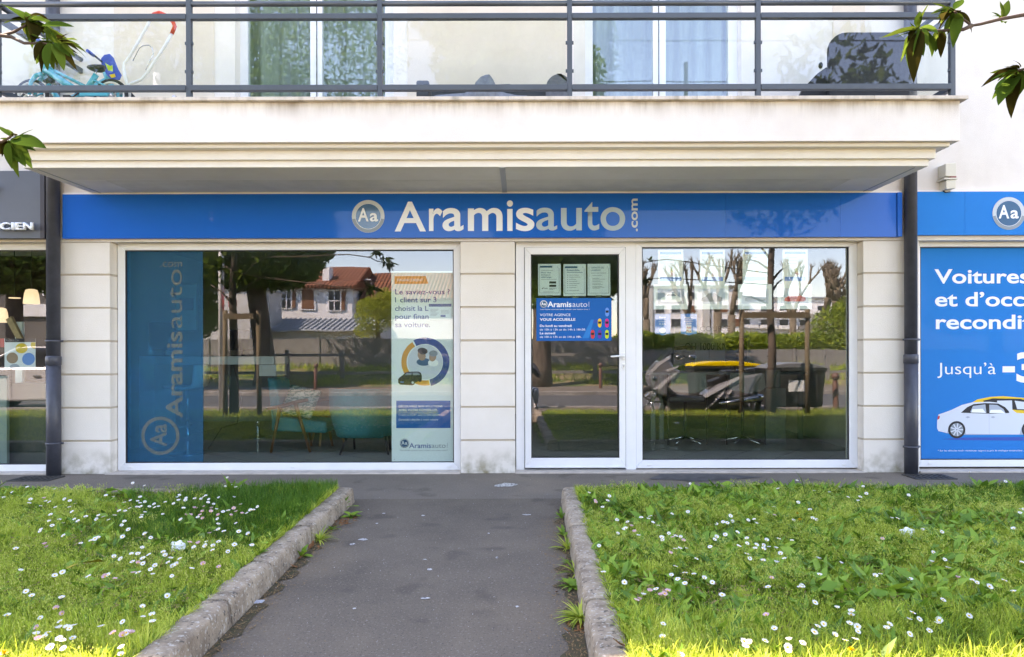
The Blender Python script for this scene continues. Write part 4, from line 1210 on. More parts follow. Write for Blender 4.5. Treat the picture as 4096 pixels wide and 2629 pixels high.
dr_ = random.Random(21)
OVER = []; DCOUNT = [0]
def daisy(px, py, size, pink, side):
    z = .178 + dr_.uniform(-.014, .02)
    L = (HC - z) * F_PX / (py - CY)
    if L - 7 > -1.38: L = 5.6; z = V(py, L)
    x, y = U(px, L), L - 7
    rad = max(.0082, min(.0138, size / 2 / F_PX * L)) * dr_.uniform(.85, 1.12)
    rot = (dr_.uniform(-.15, .75), dr_.uniform(-.35, .35), dr_.uniform(0, 6.28))
    grp = {'l': 'daisies in the lawn left of the path', 'r': 'daisies in the lawn right of the path'}[side]
    k = dr_.choice((3, 4)) if pink else dr_.choice((0, 0, 1, 1, 2))
    look = ('wide open white daisy', 'slightly cupped white daisy', 'half closed white daisy', 'nearly closed pink daisy', 'open pink tinged daisy')[k]
    kd_ = abs(x - (-1.48 if side == 'l' else .42))
    where = 'close to the path kerb' if kd_ < .45 else ('about a metre in from the path kerb' if kd_ < 1.3 else ('well away from the path' if kd_ < 2.2 else 'at the outer end of the lawn'))
    row = 'in the back rows by the shop pavement' if L > 4.9 else ('behind the middle of the lawn' if L > 4.2 else ('in the middle of the lawn' if L > 3.6 else ('in front of the middle' if L > 3.15 else 'in the rows nearest the street')))
    lab = look + ' ' + ('left of' if side == 'l' else 'right of') + ' the path, ' + where + ', ' + row
    if len(lab.split()) > 16: lab = look + ' ' + ('left' if side == 'l' else 'right') + ' of path, ' + where.replace(' from the path kerb', '') + ', ' + row
    if len(lab.replace(',', '').split()) > 16: lab = ' '.join(lab.split()[:16])
    E = Euler((rot[0], rot[1], 0)).to_matrix().to_4x4() @ Matrix.Rotation(rot[2], 4, 'Z')
    DCOUNT[0] += 1
    if L > 4.75 and dr_.random() < .62:
        OVER.append((k, (x, y, z), E, rad)); return
    if L > 4.3:
        o = bpy.data.objects.new('daisy', FARD[k]); sc.collection.objects.link(o)
        o.location = (x, y, z); o.rotation_euler = E.to_euler(); o.scale = (rad,) * 3
        tag(o, lab, 'daisy', grp); return
    t_ = bpy.data.objects.new('daisy', None); t_.empty_display_size = .01; sc.collection.objects.link(t_); t_.location = (x, y, z); t_.scale = (rad,) * 3
    t_.rotation_euler = E.to_euler()
    tag(t_, lab, 'daisy', grp)
    for nm, me in (('petals', PET[k]), ('flower_centre', EYE), ('stem', STEM)):
        o = bpy.data.objects.new(nm, me); sc.collection.objects.link(o); o.parent = t_
# positions read off the photograph (u, v in enlarged crops)
LD = [(178,157),(360,172),(877,133),(954,150),(78,192),(22,224),(200,237),(191,264),(290,232,1),(300,253),(325,257),(424,236),(460,249),(495,266),(366,289),(455,289),(267,282),(475,322),(333,341),(390,371),(323,384),(343,411),(417,394),(268,435),(262,448),(418,479),(491,370),(514,383),(566,352),(638,373),(648,345),(680,356),(700,216),(748,224),(821,259),(863,249),(787,316),(826,315),(857,298),(905,289),(925,265),(957,258),(908,252),(925,223),(930,287),(986,287),(1018,272),(1047,289),(1022,292),(932,360),(937,343),(957,325),(1076,337),(716,374),(757,344),(821,386),(803,409),(847,440),(809,487),(967,459),(957,470),(995,493),(648,489),(626,500),(598,513),(533,528),(1092,259),(1147,269),(1180,249),(1185,213),(1173,228),(1225,246),(1230,231),(1327,240),(1360,216),(1380,241),(1375,262),(1345,224),(1286,234),(1284,298,1),(1299,299,1),(1347,290,1),(1398,300,1),(1430,307),(1412,271),(1394,320,1),(1338,322,1),(1322,343,1),(1307,357),(1261,346,1),(1232,344,1),(1213,299),(1196,376),(1340,368,1),(1438,370),(1444,345,1),(1442,402),(1474,322),(1508,314),(1527,347,1),(1545,300,1),(1560,321,1),(1591,273),(1558,399),(1600,333,1),(1632,333),(1657,314),(1675,312),(1702,290),(1424,446),(1442,438),(1480,453),(1578,455),(1640,471),(1665,543),(1383,465,1),(1550,540),(1363,520),(1357,549),(1310,532,1),(1253,526,1),(1280,556),(1444,520),(1408,549),(1405,578),(938,557),(1078,589),(1090,611),(868,603),(911,601),(984,607),(943,631),(795,634),(873,652),(911,662,1),(943,664),(1023,678),(752,619),(1127,627),(1110,659),(1141,681),(1166,671),(1188,634),(1341,669,1),(1267,699),(1445,688,1),(1505,587),(993,703),(1008,736),(911,724),(880,726,1),(711,741),(692,751,1),(757,765,1),(359,741),(410,720),(583,750),(132,711),(102,565),(293,536,1),(303,556,1),(168,847),(207,876),(404,886),(369,962,1),(407,996,1),(263,1022),(394,1049),(387,1090),(45,1006),(940,952),(943,1019),(1003,1006),(1005,1053),(1104,879),(807,1050),(235,1087,1),(236,1132),(248,1165,1),(291,1145),(313,1120),(437,1089),(457,1094),(484,1075),(476,1156),(387,1160),(407,1169),(321,1232),(330,1215),(416,1227),(664,1081),(745,1124,1),(808,1139,1),(830,1122),(860,1125,1),(797,1216),(795,1268),(10,1258),(1135,747),(1490,155),(1527,150),(1558,159),(1503,98),(1446,231),(1548,228)]
RD = [(307,240),(467,267),(453,303),(354,303,1),(360,319,1),(413,354),(527,456),(610,472),(641,508,1),(594,526),(533,563),(576,537),(667,551,1),(697,583),(718,437),(790,428),(777,446),(810,481),(1088,395),(962,411),(853,501),(937,563),(992,584),(1030,594),(1052,619,1),(881,596),(886,615),(966,596,1),(989,685),(1026,680),(1071,682),(948,722,1),(1154,765),(988,824),(956,893),(1063,876),(1135,887),(1007,925),(1063,958),(1216,918),(1280,951),(385,660),(419,871),(585,950),(785,1022,1),(836,1003),(903,1040,1),(876,1054,1),(927,1018,1),(735,1050),(680,1093,1),(705,1087,1),(891,1279),(886,1384),(1028,1525),(1425,428),(1440,469),(1366,474),(1400,481),(1313,491),(1611,453),(1630,487),(1564,461),(1480,558),(1553,602),(1556,645),(1490,667),(1314,594),(1299,614),(1262,671),(1628,659),(1620,687),(1685,661),(1684,690),(1730,673),(1785,683),(1709,620),(1553,727),(1578,764),(1683,777),(1819,727),(1850,766),(1788,796),(1806,608),(1910,620),(1748,918,1),(1358,1051),(1382,576),(1705,1211,1),(1769,1318),(1697,1415),(1529,1417),(1568,1425),(1540,1456),(1885,1408),(1875,1468),(1880,1490),(1800,213),(1950,149),(1768,356),(1714,403),(1773,422,1),(1925,462),(1720,988)]
R2 = [(1107,172),(1960,323)]
RE = [(180,149),(30,213),(188,322),(313,230),(437,241),(513,200),(583,282),(680,278),(703,198),(662,311),(727,253),(281,382),(152,463),(302,450),(333,461),(1063,265),(932,447),(975,449),(1172,538),(855,611,1),(1325,556),(528,802),(350,767),(796,904),(838,888),(357,893),(1072,928),(218,984),(203,993),(320,1112),(495,1156),(606,1212),(609,1187),(1258,718),(1243,793),(1348,775),(1374,841),(1450,919,1),(1563,939),(1602,960),(1818,941),(1334,1094),(1538,1220),(1065,1247),(1095,1195),(1145,1245),(1289,1280),(1302,1255),(1225,1337),(1070,1364),(909,1287),(886,1316),(594,1280),(655,1306),(660,1343),(388,1283),(342,1300),(315,1345),(475,1371),(222,1431),(560,1412),(638,1405),(1890,531),(1948,378),(1943,406),(1958,801),(1828,159),(1545,83),(1975,380),(1700,990),(1890,1030)]
for e in LD: daisy(e[0] / Ls, 1850 + e[1] / Ls, 20 + max(0, (e[1] - 300)) * .022, len(e) > 2, 'l')
for e in RD: daisy(2200 + e[0] / Rr, 1850 + e[1] / Rr, 17 + e[1] * .014, len(e) > 2, 'r')
for e in R2: daisy(2200 + e[0] / Rr, 1850 + e[1] / Rr, 16, len(e) > 2, 'r')
for e in RE: daisy(3096 + e[0] / Rr, 1850 + e[1] / Rr, 17 + e[1] * .014, len(e) > 2, 'r')
vs_, fs_, mi_ = [], [], []
for (k, lc, E, rad) in OVER:
    b0 = len(vs_); M_ = Matrix.Translation(lc) @ E @ Matrix.Scale(rad, 4)
    vs_ += [tuple(M_ @ v.co) for v in FARD[k].vertices]
    fs_ += [[b0 + j for j in p.vertices] for p in FARD[k].polygons]
    mi_ += [(3 if (k > 2 and p.material_index == 0) else p.material_index) for p in FARD[k].polygons]
me = bpy.data.meshes.new('far_daisies'); me.from_pydata(vs_, [], fs_); me.polygons.foreach_set('material_index', mi_)
for q_ in ('petal_white', 'flower_eye', 'stem_green', 'petal_pink'): me.materials.append(MATS[q_])
o = bpy.data.objects.new('daisy_scatter', me); sc.collection.objects.link(o); tag(o, 'smallest white and pink daisies far back in both lawns', 'daisies', None, 'stuff')
# dandelions
mat('dandelion_yellow', (0.80, 0.50, 0.01), 0.7, var=.3, scale=200)
for (px, py, lb) in ((3096 + 181 / Rr, 1850 + 415 / Rr, 'yellow dandelion flower in the grass, the higher of two near the right window'), (3096 + 202 / Rr, 1850 + 462 / Rr, 'yellow dandelion flower just below its twin near the right window'), (3096 + 605 / Rr, 1850 + 1495 / Rr, 'wide open dandelion in the sun nearest the street'), (25 / Ls, 1850 + 1262 / Ls, 'sunlit dandelion in the corner of the daisy lawn')):
    z = .17; L = (HC - z) * F_PX / (py - CY); x, y = U(px, L), L - 7; t_ = thing('dandelion', lb, 'dandelion', (x, y, .1), group='dandelions')
    m = MB(); r = random.Random(int(px))
    for i in range(46):
        a = r.uniform(0, 6.3); q = r.uniform(.2, 1.4); d = Vector((math.cos(a) * math.sin(q), math.sin(a) * math.sin(q), math.cos(q))); e = Vector((-math.sin(a), math.cos(a), 0))
        c = Vector((x, y, z)); m.add([c - e * .001, c + e * .001, c + d * .014 + e * .002, c + d * .014 - e * .002], [(0, 1, 2, 3)])
    m.build('flower_head', 'dandelion_yellow', t_, fix=False); MB().tube([(x, y, .1), (x + .004, y, z)], .0018, 5).build('stem', 'stem_green', t_)

# litter
mat('tissue', (0.80, 0.82, 0.83), 0.8)
def crumple(px, py, z0, s, lab, m_='tissue', name='crumpled_tissue', flat=.6, cat='litter'):
    L = (HC - z0) * F_PX / (py - CY); x, y = U(px, L), L - 7; r = random.Random(int(px)); bm = bmesh.new()
    bmesh.ops.create_icosphere(bm, subdivisions=3, radius=s)
    for v in bm.verts:
        f = 1 + .38 * math.sin(v.co.x * 150 / s * .03 + 1) * math.sin(v.co.y / s * 5) + r.uniform(-.22, .22); v.co *= f; v.co.z *= flat
    me = bpy.data.meshes.new(name); bm.to_mesh(me); bm.free(); me.materials.append(MATS[m_])
    o = bpy.data.objects.new(name, me); sc.collection.objects.link(o); o.location = (x, y, z0 + s * flat * .6); tag(o, lab, cat); return o
crumple(3096 + 1045 / Rr, 1850 + 590 / Rr, .13, .032, 'crumpled white tissue in the weedy lawn below the right window', flat=.9)
crumple(1180 / Ls, 1850 + 570 / Ls, .13, .034, 'crumpled white tissue lying among the daisies', flat=.8)
mat('yellow_scrap', (0.50, 0.38, 0.03), 0.8, var=.4, scale=40)
px, py = 540 / Ls, 1850 + 685 / Ls; L = (HC - .14) * F_PX / (py - CY); x, y = U(px, L), L - 7
m = MB(); m.smooth = True
m.add([(x - .085, y - .035, .135), (x - .06, y - .055, .14), (x, y - .02, .165), (x + .07, y + .03, .17), (x + .085, y + .055, .15), (x + .02, y + .025, .16), (x - .05, y - .005, .15)], [(0, 1, 2, 6), (2, 3, 4, 5), (2, 5, 6)])
o = m.build('plastic_scrap', 'yellow_scrap', None, fix=False); tag(o, 'mustard yellow scrap of plastic half sunk in the daisy lawn', 'litter')
film('clear_plastic', (0.62, 0.66, 0.74), .7, (.9, .9, .95))
L = HC * F_PX / (1850 + 928 / Ls - CY); x, y = U(1708 / Ls, L), L - 7
pk = thing('plastic_packet', 'small clear plastic packet lying on the path by the kerb', 'litter', (x, y, 0))
MB().prism([(x - .023, y - .022), (x + .021, y - .019), (x + .023, y + .023), (x - .021, y + .022)], 'z', .005, .008).build('sachet', 'clear_plastic', pk)
MB().box(x - .020, x + .021, y + .014, y + .018, .0085, .0095).build('seal_strip', 'white_plastic', pk)
dry = MB(); r = random.Random(5)
dry.tube([(U(1045 / Ls, 3.55), -3.45 + .0, .12), (U(1090 / Ls, 3.6), -3.42, .165), (U(1180 / Ls, 3.7), -3.35, .19)], .0016, 5)
o = dry.build('dry_stalk', 'dead_leaf', None); tag(o, 'thin reddish dry stalk leaning on the tissue in the daisy lawn', 'stalk')
# ------------------------------------------------------------------ balcony railing
LR = 5.872; YR = LR - 7
RX0, RX1 = -4.438, 3.678
rl = thing('balcony_railing', 'slate grey metal balcony railing with clear glass panels', 'railing', (0, YR, 3.375))
posts = [U(p, LR) for p in (758, 1522, 2281, 3035)]
for x in [RX0] + posts + [RX1]:
    MB().box(x - .021, x + .021, YR - .012, YR + .030, 3.375, 4.75).build('post', 'rail_grey', rl, bevel=.003)
    MB().box(x - .045, x + .045, YR - .035, YR + .055, 3.3752, 3.381).build('post_foot', 'rail_grey', rl)
px_ = [RX0] + posts + [RX1]
for i in range(len(px_) - 1):
    a, b = px_[i] + .0215, px_[i + 1] - .0215
    MB().box(a, b, YR - .020, YR + .030, 3.452, 3.500).build('bottom_rail', 'rail_grey', rl, bevel=.004)
    MB().box(a, b, YR - .020, YR + .030, 4.058, 4.105).build('middle_rail', 'rail_grey', rl, bevel=.004)
    MB().tube([(a, YR + .009, 4.197), (b, YR + .009, 4.197)], .022, 12).build('top_rail', 'rail_grey', rl)
    MB().box(a + .012, b - .012, YR + .001, YR + .009, 3.4985, 4.0595).build('glass_panel', 'railing_glass', rl)
    for zz in (3.62, 3.86):
        for xx in (a, b):
            MB().box(xx - .001 if xx == a else xx - .012, xx + .012 if xx == a else xx + .001, YR - .004, YR + .014, zz - .012, zz + .012).build('glass_clip', 'rail_grey', rl)
for x in (RX0, RX1):
    for z0, z1 in ((3.452, 3.500), (4.058, 4.105)):
        MB().box(x - .018, x + .018, YR + .031, -.001, z0, z1).build('side_rail', 'rail_grey', rl)
    MB().tube([(x, YR + .031, 4.197), (x, -.001, 4.197)], .022, 12).build('side_top_rail', 'rail_grey', rl)
    MB().box(x - .004, x + .004, YR + .04, -.02, 3.501, 4.057).build('side_glass_panel', 'railing_glass', rl)

# ------------------------------------------------------------------ things on the balcony
mat('bike_teal', (0.01, 0.36, 0.46), 0.3, coat=.6)
mat('bike_blue', (0.015, 0.07, 0.45), 0.35)
mat('tyre', (0.02, 0.02, 0.022), 0.8)
mat('rim_white', (0.72, 0.70, 0.66), 0.4)
mat('saddle_black', (0.02, 0.022, 0.022), 0.5)
mat('lime_plastic', (0.40, 0.60, 0.03), 0.4)
mat('grip_red', (0.72, 0.06, 0.02), 0.5)
mat('tube_white', (0.80, 0.80, 0.80), 0.3)
ZF = 3.356
def wheel(parent, x, y, z, r, rim='rim_white', lime=False):
    w_ = MB().lathe([(r - .026, -.012), (r - .008, -.017), (r, -.008), (r + .0015, 0), (r, .008), (r - .008, .017), (r - .026, .012)], (x, y, z), 30, 'y').build('tyre', 'tyre', parent)
    MB().lathe([(r - .028, -.010), (r - .026, -.012), (r - .026, .012), (r - .040, .010), (r - .040, -.010), (r - .028, -.010)], (x, y, z), 30, 'y').build('rim', rim, w_)
    m = MB()
    for k in range(14):
        a = 2 * PI * k / 14 + .1; m.tube([(x, y + (.012 if k % 2 else -.012), z), (x + (r - .038) * math.cos(a), y, z + (r - .038) * math.sin(a))], .0016, 4, cap=False)
    m.lathe([(.0001, -.03), (.018, -.03), (.018, .03), (.0001, .03)], (x, y, z), 12, 'y').build('spokes', 'steel', w_)
    return w_
def kids_bike(name, label, xf, xr, y, s, frame, plate=False, seat=None):
    """xf/xr: x of the front and rear wheel hubs; s: +1 front to the right"""
    r = .150; zh = ZF + r
    t_ = thing(name, label, 'kids bike', ((xf + xr) / 2, y, ZF))
    wheel(t_, xf, y, zh, r); wheel(t_, xr, y, zh, r)
    hx = xf - s * .13; hz = ZF + .40                       # head tube
    bbx = xr + s * .25; bbz = zh + .015
    sx_, sz_ = xr + s * .13, ZF + .34
    f = MB()
    f.tube([(hx - s * .01, y, hz + .05), (hx + s * .02, y, hz - .05)], .027, 12)
    f.tube([(hx, y, hz - .02), ((hx + bbx) / 2, y, (hz + bbz) / 2 - .015), (bbx, y, bbz)], [.030, .031, .028], 12)
    f.tube([(bbx, y, bbz), (sx_, y, sz_)], .024, 10)
    f.tube([(bbx - s * .04, y, bbz + .06), (hx, y, hz + .01)], .014, 10) if not plate else None
    for d in (-.032, .032):
        f.tube([(bbx, y + d * .5, bbz), (xr, y + d, zh)], .013, 8)
        f.tube([(sx_ + s * .02, y + d * .3, sz_ - .05), (xr + s * .02, y + d, zh + .07), (xr, y + d, zh)], .009, 8)
    f.build('frame', frame, t_)
    k = MB()
    for d in (-.034, .034):
        k.tube([(hx + s * .022, y + d * .6, hz - .06), (hx + s * .07, y + d, hz - .08), (hx + s * .115, y + d, hz - .14), (xf, y + d, zh)], [.019, .019, .017, .013], 10)
    k.build('fork', frame, t_)
    m = MB(); m.tube([(hx - s * .012, y, hz + .05), (hx - s * .03, y, hz + .15)], .010, 8)
    m.tube([(hx - s * .03, y - .02, hz + .14), (hx - s * .045, y - .11, hz + .16), (hx - s * .05, y - .19, hz + .165)], .009, 8)
    m.tube([(hx - s * .03, y + .02, hz + .14), (hx - s * .045, y + .11, hz + .16), (hx - s * .05, y + .19, hz + .165)], .009, 8)
    m.build('handlebar', 'black_plastic', t_)
    for d in (-1, 1):
        MB().tube([(hx - s * .05, y + d * .12, hz + .16), (hx - s * .053, y + d * .205, hz + .167)], .015, 10).build('grip', 'bike_blue', t_)
    # saddle: nose towards the front
    prof = [(-.085, .005, .006), (-.06, .035, .02), (-.02, .058, .03), (.02, .060, .034), (.05, .045, .034), (.075, .02, .02)]
    m = MB(); m.smooth = True; n = 10
    for (u, hw, th) in prof:
        for i in range(n):
            a = 2 * PI * i / n
            m.v.append((sx_ - s * u, y + hw * math.cos(a), sz_ + .055 + (th * math.sin(a) * (.7 if math.sin(a) > 0 else 1.1)) + abs(u) * .12))
    for j in range(len(prof) - 1):
        for i in range(n):
            m.f.append([j * n + i, j * n + (i + 1) % n, (j + 1) * n + (i + 1) % n, (j + 1) * n + i]); m.mi.append(0); m.sm.append(True)
    m.f.append(list(range(n))); m.mi.append(0); m.sm.append(False)
    m.f.append([(len(prof) - 1) * n + i for i in range(n)]); m.mi.append(0); m.sm.append(False)
    m.build('saddle', 'saddle_black', t_)
    MB().tube([(sx_ + s * .02, y, sz_ - .03), (sx_, y, sz_ + .05)], .010, 8).build('seat_post', 'steel', t_)
    MB().box(min(xr, bbx), max(xr, bbx), y - .055, y - .045, zh - .02, zh + .035).build('chain_guard', frame if not plate else 'lime_plastic', t_, bevel=.01)
    m = MB(); m.tube([(bbx, y - .05, bbz), (bbx + s * .07, y - .06, bbz - .06)], .007, 6).box(bbx + s * .07 - .03, bbx + s * .07 + .03, y - .12, y - .06, bbz - .068, bbz - .05).build('pedal', 'black_plastic', t_)
    if plate:
        pts = []
        for kx_, kz_ in ((-.03, .115), (.02, .125), (.055, .09), (.10, -.02), (.13, -.07), (.11, -.115), (.05, -.115), (.0, -.08), (-.055, .02), (-.06, .08)):
            pts.append((hx + .02 + kx_, hz + .09 + kz_))
        pl = MB().poly_y(pts, y - .03, .012).build('number_plate', 'bike_blue', t_, bevel=.004)
        MB().poly_y([(hx + .0, hz + .13), (hx + .05, hz + .10), (hx + .07, hz + .11), (hx + .075, hz + .05), (hx + .03, hz + .06)], y - .0335).build('sticker', 'lime_plastic', pl)
        MB().poly_y([(hx + .04, hz + .02), (hx + .09, hz + .03), (hx + .10, hz + .0), (hx + .06, hz - .01)], y - .0335).build('sticker', 'ink_yellow', pl)
    return t_
LBk = 6.12
kids_bike('kids_bike', 'turquoise kids bike facing left behind the balcony glass', U(130, LBk), U(447, LBk), LBk - 7, -1, 'bike_teal')
kids_bike('kids_bike', 'turquoise kids bike with blue number plate facing right at the back of the other', U(487, 6.36), U(140, 6.36), 6.36 - 7, 1, 'bike_teal', plate=True)
ph = thing('push_bar', 'white tubular push bar with red foam grip beside the kids bikes', 'push bar', (U(560, 6.3), -.7, ZF))
def pp(px, py, L=6.3): return P(px, py, L)
MB().tube([pp(607, 70), pp(590, 105), pp(550, 175), pp(520, 225), pp(500, 250), pp(497, 275), pp(505, 312), pp(520, 385)], .013, 10).build('left_tube', 'tube_white', ph)
MB().tube([pp(690, 132), pp(660, 185), pp(620, 245), pp(590, 290), pp(568, 315), pp(545, 325), pp(522, 333), pp(520, 385)], .013, 10).build('right_tube', 'tube_white', ph)
MB().tube([pp(607, 72), pp(618, 55), pp(640, 48), pp(668, 60), pp(694, 84), pp(702, 103), pp(690, 133)], .018, 10).build('grip', 'grip_red', ph)
MB().tube([pp(534, 241), pp(560, 190), pp(575, 180), pp(598, 178), pp(612, 190), pp(616, 212), pp(592, 262), pp(585, 278)], .004, 6).build('wire_catch', 'steel', ph)
MB().tube([pp(695, 385, 6.1), pp(712, 392, 6.1), pp(740, 400, 6.1)], [.018, .012, .010], 8).build('axle', 'steel', ph)

def weave(name, c):
    m = mat(name, c, 0.6)
    t = m.node_tree; b = t.nodes['Principled BSDF']
    g_ = t.nodes.new('ShaderNodeNewGeometry'); w1 = t.nodes.new('ShaderNodeTexWave'); w1.bands_direction = 'X'; w1.inputs['Scale'].default_value = 28
    w2 = t.nodes.new('ShaderNodeTexWave'); w2.bands_direction = 'Z'; w2.inputs['Scale'].default_value = 28
    t.links.new(g_.outputs['Position'], w1.inputs['Vector']); t.links.new(g_.outputs['Position'], w2.inputs['Vector'])
    mu = t.nodes.new('ShaderNodeMath'); mu.operation = 'MULTIPLY'; t.links.new(w1.outputs['Fac'], mu.inputs[0]); t.links.new(w2.outputs['Fac'], mu.inputs[1])
    bp = t.nodes.new('ShaderNodeBump'); bp.inputs['Strength'].default_value = 1; bp.inputs['Distance'].default_value = .01; t.links.new(mu.outputs[0], bp.inputs['Height'])
    t.links.new(bp.outputs[0], b.inputs['Normal']); return m
weave('wicker_dark', (0.022, 0.022, 0.028)); weave('wicker_grey', (0.06, 0.07, 0.08))
mat('cushion_grey', (0.16, 0.17, 0.20), 0.9, var=.2, scale=30, bump=.3)
mat('blanket_grey', (0.24, 0.25, 0.28), 0.95, var=.25, scale=25, bump=.4)
# dark wicker lounge chair at the right end
LW = 6.35
ch = thing('wicker_chair', 'black wicker lounge chair with tall rounded back at the railing end', 'chair', (U(3480, LW), LW - 7, ZF))
def rr(x0, x1, z0, z1, r, n=7):
    pts = []
    for cx_, cz_, a0 in ((x1 - r, z1 - r, 0), (x0 + r, z1 - r, 90)):
        for i in range(n + 1):
            a = R(a0 + 90 * i / n); pts.append((cx_ + r * math.cos(a), cz_ + r * math.sin(a)))
    return pts + [(x0, z0), (x1, z0)]
MB().poly_y(rr(U(3318, LW), U(3642, LW), ZF + .02, V(130, LW), .17), LW - 7, .055).build('backrest', 'wicker_dark', ch, bevel=.015)
MB().prism([(U(3642, LW) , ZF + .05), (U(3318, LW), ZF + .05), (U(3135, LW), ZF + .05), (U(3180, LW), ZF + .10), (U(3228, LW), V(345, LW)), (U(3285, LW), V(285, LW)), (U(3318, LW), V(262, LW)), (U(3642, LW), V(300, LW))], 'y', LW - 7 + .06, LW - 7 + .12).build('side_panel', 'wicker_dark', ch)
MB().box(U(3135, LW), U(3640, LW), LW - 7 + .121, -.12, ZF + .02, ZF + .10).build('seat', 'wicker_dark', ch, bevel=.02)
cb = MB().ball((U(3285, 6.2), 6.2 - 7, V(265, 6.2)), (.02, .02, .03)).build('armrest_knob', 'black_plastic', ch)
# wicker sofa in the middle with cushions and a draped blanket
LS = 6.3
sf = thing('wicker_sofa', 'low grey wicker sofa seen above the bottom rail, middle of the balcony', 'sofa', (U(1860, LS), LS - 7, ZF))
MB().poly_y(rr(U(1667, LS), U(1718, LS), ZF + .0, V(320, LS), .02), LS - 7, .35).build('armrest', 'wicker_grey', sf, bevel=.01)
MB().tube([P(1728, 345, LS), P(1760, 348, LS), P(1900, 348, LS), P(2040, 343, LS), P(2056, 352, LS)], .016, 8).build('back_rail', 'wicker_grey', sf)
MB().box(U(1728, LS), U(2190, LS), LS - 7, LS - 7 + .04, ZF, V(350, LS)).build('backrest', 'wicker_grey', sf, bevel=.01)
MB().box(U(1720, LS), U(2190, LS), LS - 7 + .05, -.2, ZF, ZF + .08).build('seat', 'wicker_grey', sf, bevel=.01)
MB().poly_y(rr(U(2185, LS), U(2290, LS), ZF, V(301, LS), .13), LS - 7 - .03, .09).build('cushion', 'cushion_grey', sf, bevel=.03)
bl = MB(); bl.smooth = True
prof = [(1735, 385), (1750, 378), (1800, 377), (1860, 372), (1895, 352), (1905, 330), (1925, 307), (1945, 298), (1960, 299), (1975, 318), (1985, 338), (2000, 362), (2025, 372), (2070, 380), (2110, 384)]
for i, (a, b) in enumerate(prof):
    yo = .016 * math.sin(i * 2.1)
    bl.v += [(U(a, 6.24), 6.24 - 7 - .03 + yo, ZF + .001), (U(a, 6.24), 6.24 - 7 - .035 + yo, (V(b, 6.24) + ZF) / 2), (U(a, 6.24), 6.24 - 7 + yo * .5, V(b, 6.24)), (U(a, 6.24), 6.24 - 7 + .07, V(b, 6.24) - .03)]
for i in range(len(prof) - 1):
    for j in range(3):
        bl.f.append([4 * i + j, 4 * i + 4 + j, 4 * i + 5 + j, 4 * i + 1 + j]); bl.mi.append(0); bl.sm.append(True)
o = bl.build('blanket', 'blanket_grey', None); tag(o, 'grey blanket draped to a peak over the low wicker sofa', 'blanket')
sd = o.modifiers.new('thick', 'SOLIDIFY'); sd.thickness = .012

# ------------------------------------------------------------------ shop interior
mat('room_wall', (0.36, 0.36, 0.34), 0.9, var=.05)
mat('room_wall_teal', (0.10, 0.28, 0.34), 0.9)
mat('room_ceiling', (0.60, 0.60, 0.58), 0.9)
def tiles(name, c, s):
    m = mat(name, c, .12, spec=.6)
    t = m.node_tree; b = t.nodes['Principled BSDF']
    g_ = t.nodes.new('ShaderNodeNewGeometry'); br = t.nodes.new('ShaderNodeTexBrick')
    br.offset = 0; br.inputs['Scale'].default_value = 1; br.inputs['Brick Width'].default_value = s; br.inputs['Row Height'].default_value = s; br.inputs['Mortar Size'].default_value = .004
    br.inputs['Color1'].default_value = (*c, 1); br.inputs['Color2'].default_value = (c[0] * .93, c[1] * .93, c[2] * .93, 1); br.inputs['Mortar'].default_value = (c[0] * .3, c[1] * .3, c[2] * .3, 1)
    mp = t.nodes.new('ShaderNodeMapping'); mp.inputs['Rotation'].default_value = (0, 0, R(38))
    t.links.new(g_.outputs['Position'], mp.inputs[0]); t.links.new(mp.outputs[0], br.inputs['Vector']); t.links.new(br.outputs[0], b.inputs['Base Color']); return m
tiles('floor_tiles', (0.50, 0.49, 0.44), .45)
fl = MB(); fl.quad((-4.8, .21, .03), (4.3, .21, .03), (4.3, 6.2, .03), (-4.8, 6.2, .03)); fo = struct('shop_floor', fl, 'floor_tiles', fix=False)
MB().box(-4.8, 9.6, 6.2, 6.25, .0, 2.62).build('room_wall', 'room_wall', bld)
MB().box(-4.83, -4.78, .20, 6.2, .0, 2.62).build('room_wall', 'room_wall', bld)
MB().box(4.02, 4.07, .20, 6.2, .0, 2.62).build('room_wall', 'room_wall', bld)
MB().box(-4.78, 4.02, .36, 6.2, 2.58, 2.62).build('room_ceiling', 'room_ceiling', bld)
MB().box(-.62, -.50, 1.8, 6.2, .03, 2.58).build('partition', 'room_wall', bld)
mat('desk_white', (0.62, 0.64, 0.64), .35)
mat('desk_cyan', (0.45, 0.80, 0.90), .35)
mat('desk_grey', (0.13, 0.16, 0.16), .4)
mat('screen_black', (0.015, 0.017, 0.02), .15)
mat('fabric_teal', (0.022, 0.25, 0.30), .9, var=.3, scale=90, bump=.5, bscale=300)
mat('fabric_palm', (0.45, 0.50, 0.45), .9, col2=(0.02, 0.14, 0.12), scale=22, ramp=(.47, .53), stretch=(1, 1, 2.4))
mat('wood_brown', (0.22, 0.09, 0.03), .4, var=.4, scale=30, stretch=(1, 1, .2))
mat('wood_pale', (0.45, 0.30, 0.14), .5, var=.2, scale=30)
mat('iron_black', (0.02, 0.02, 0.022), .4)
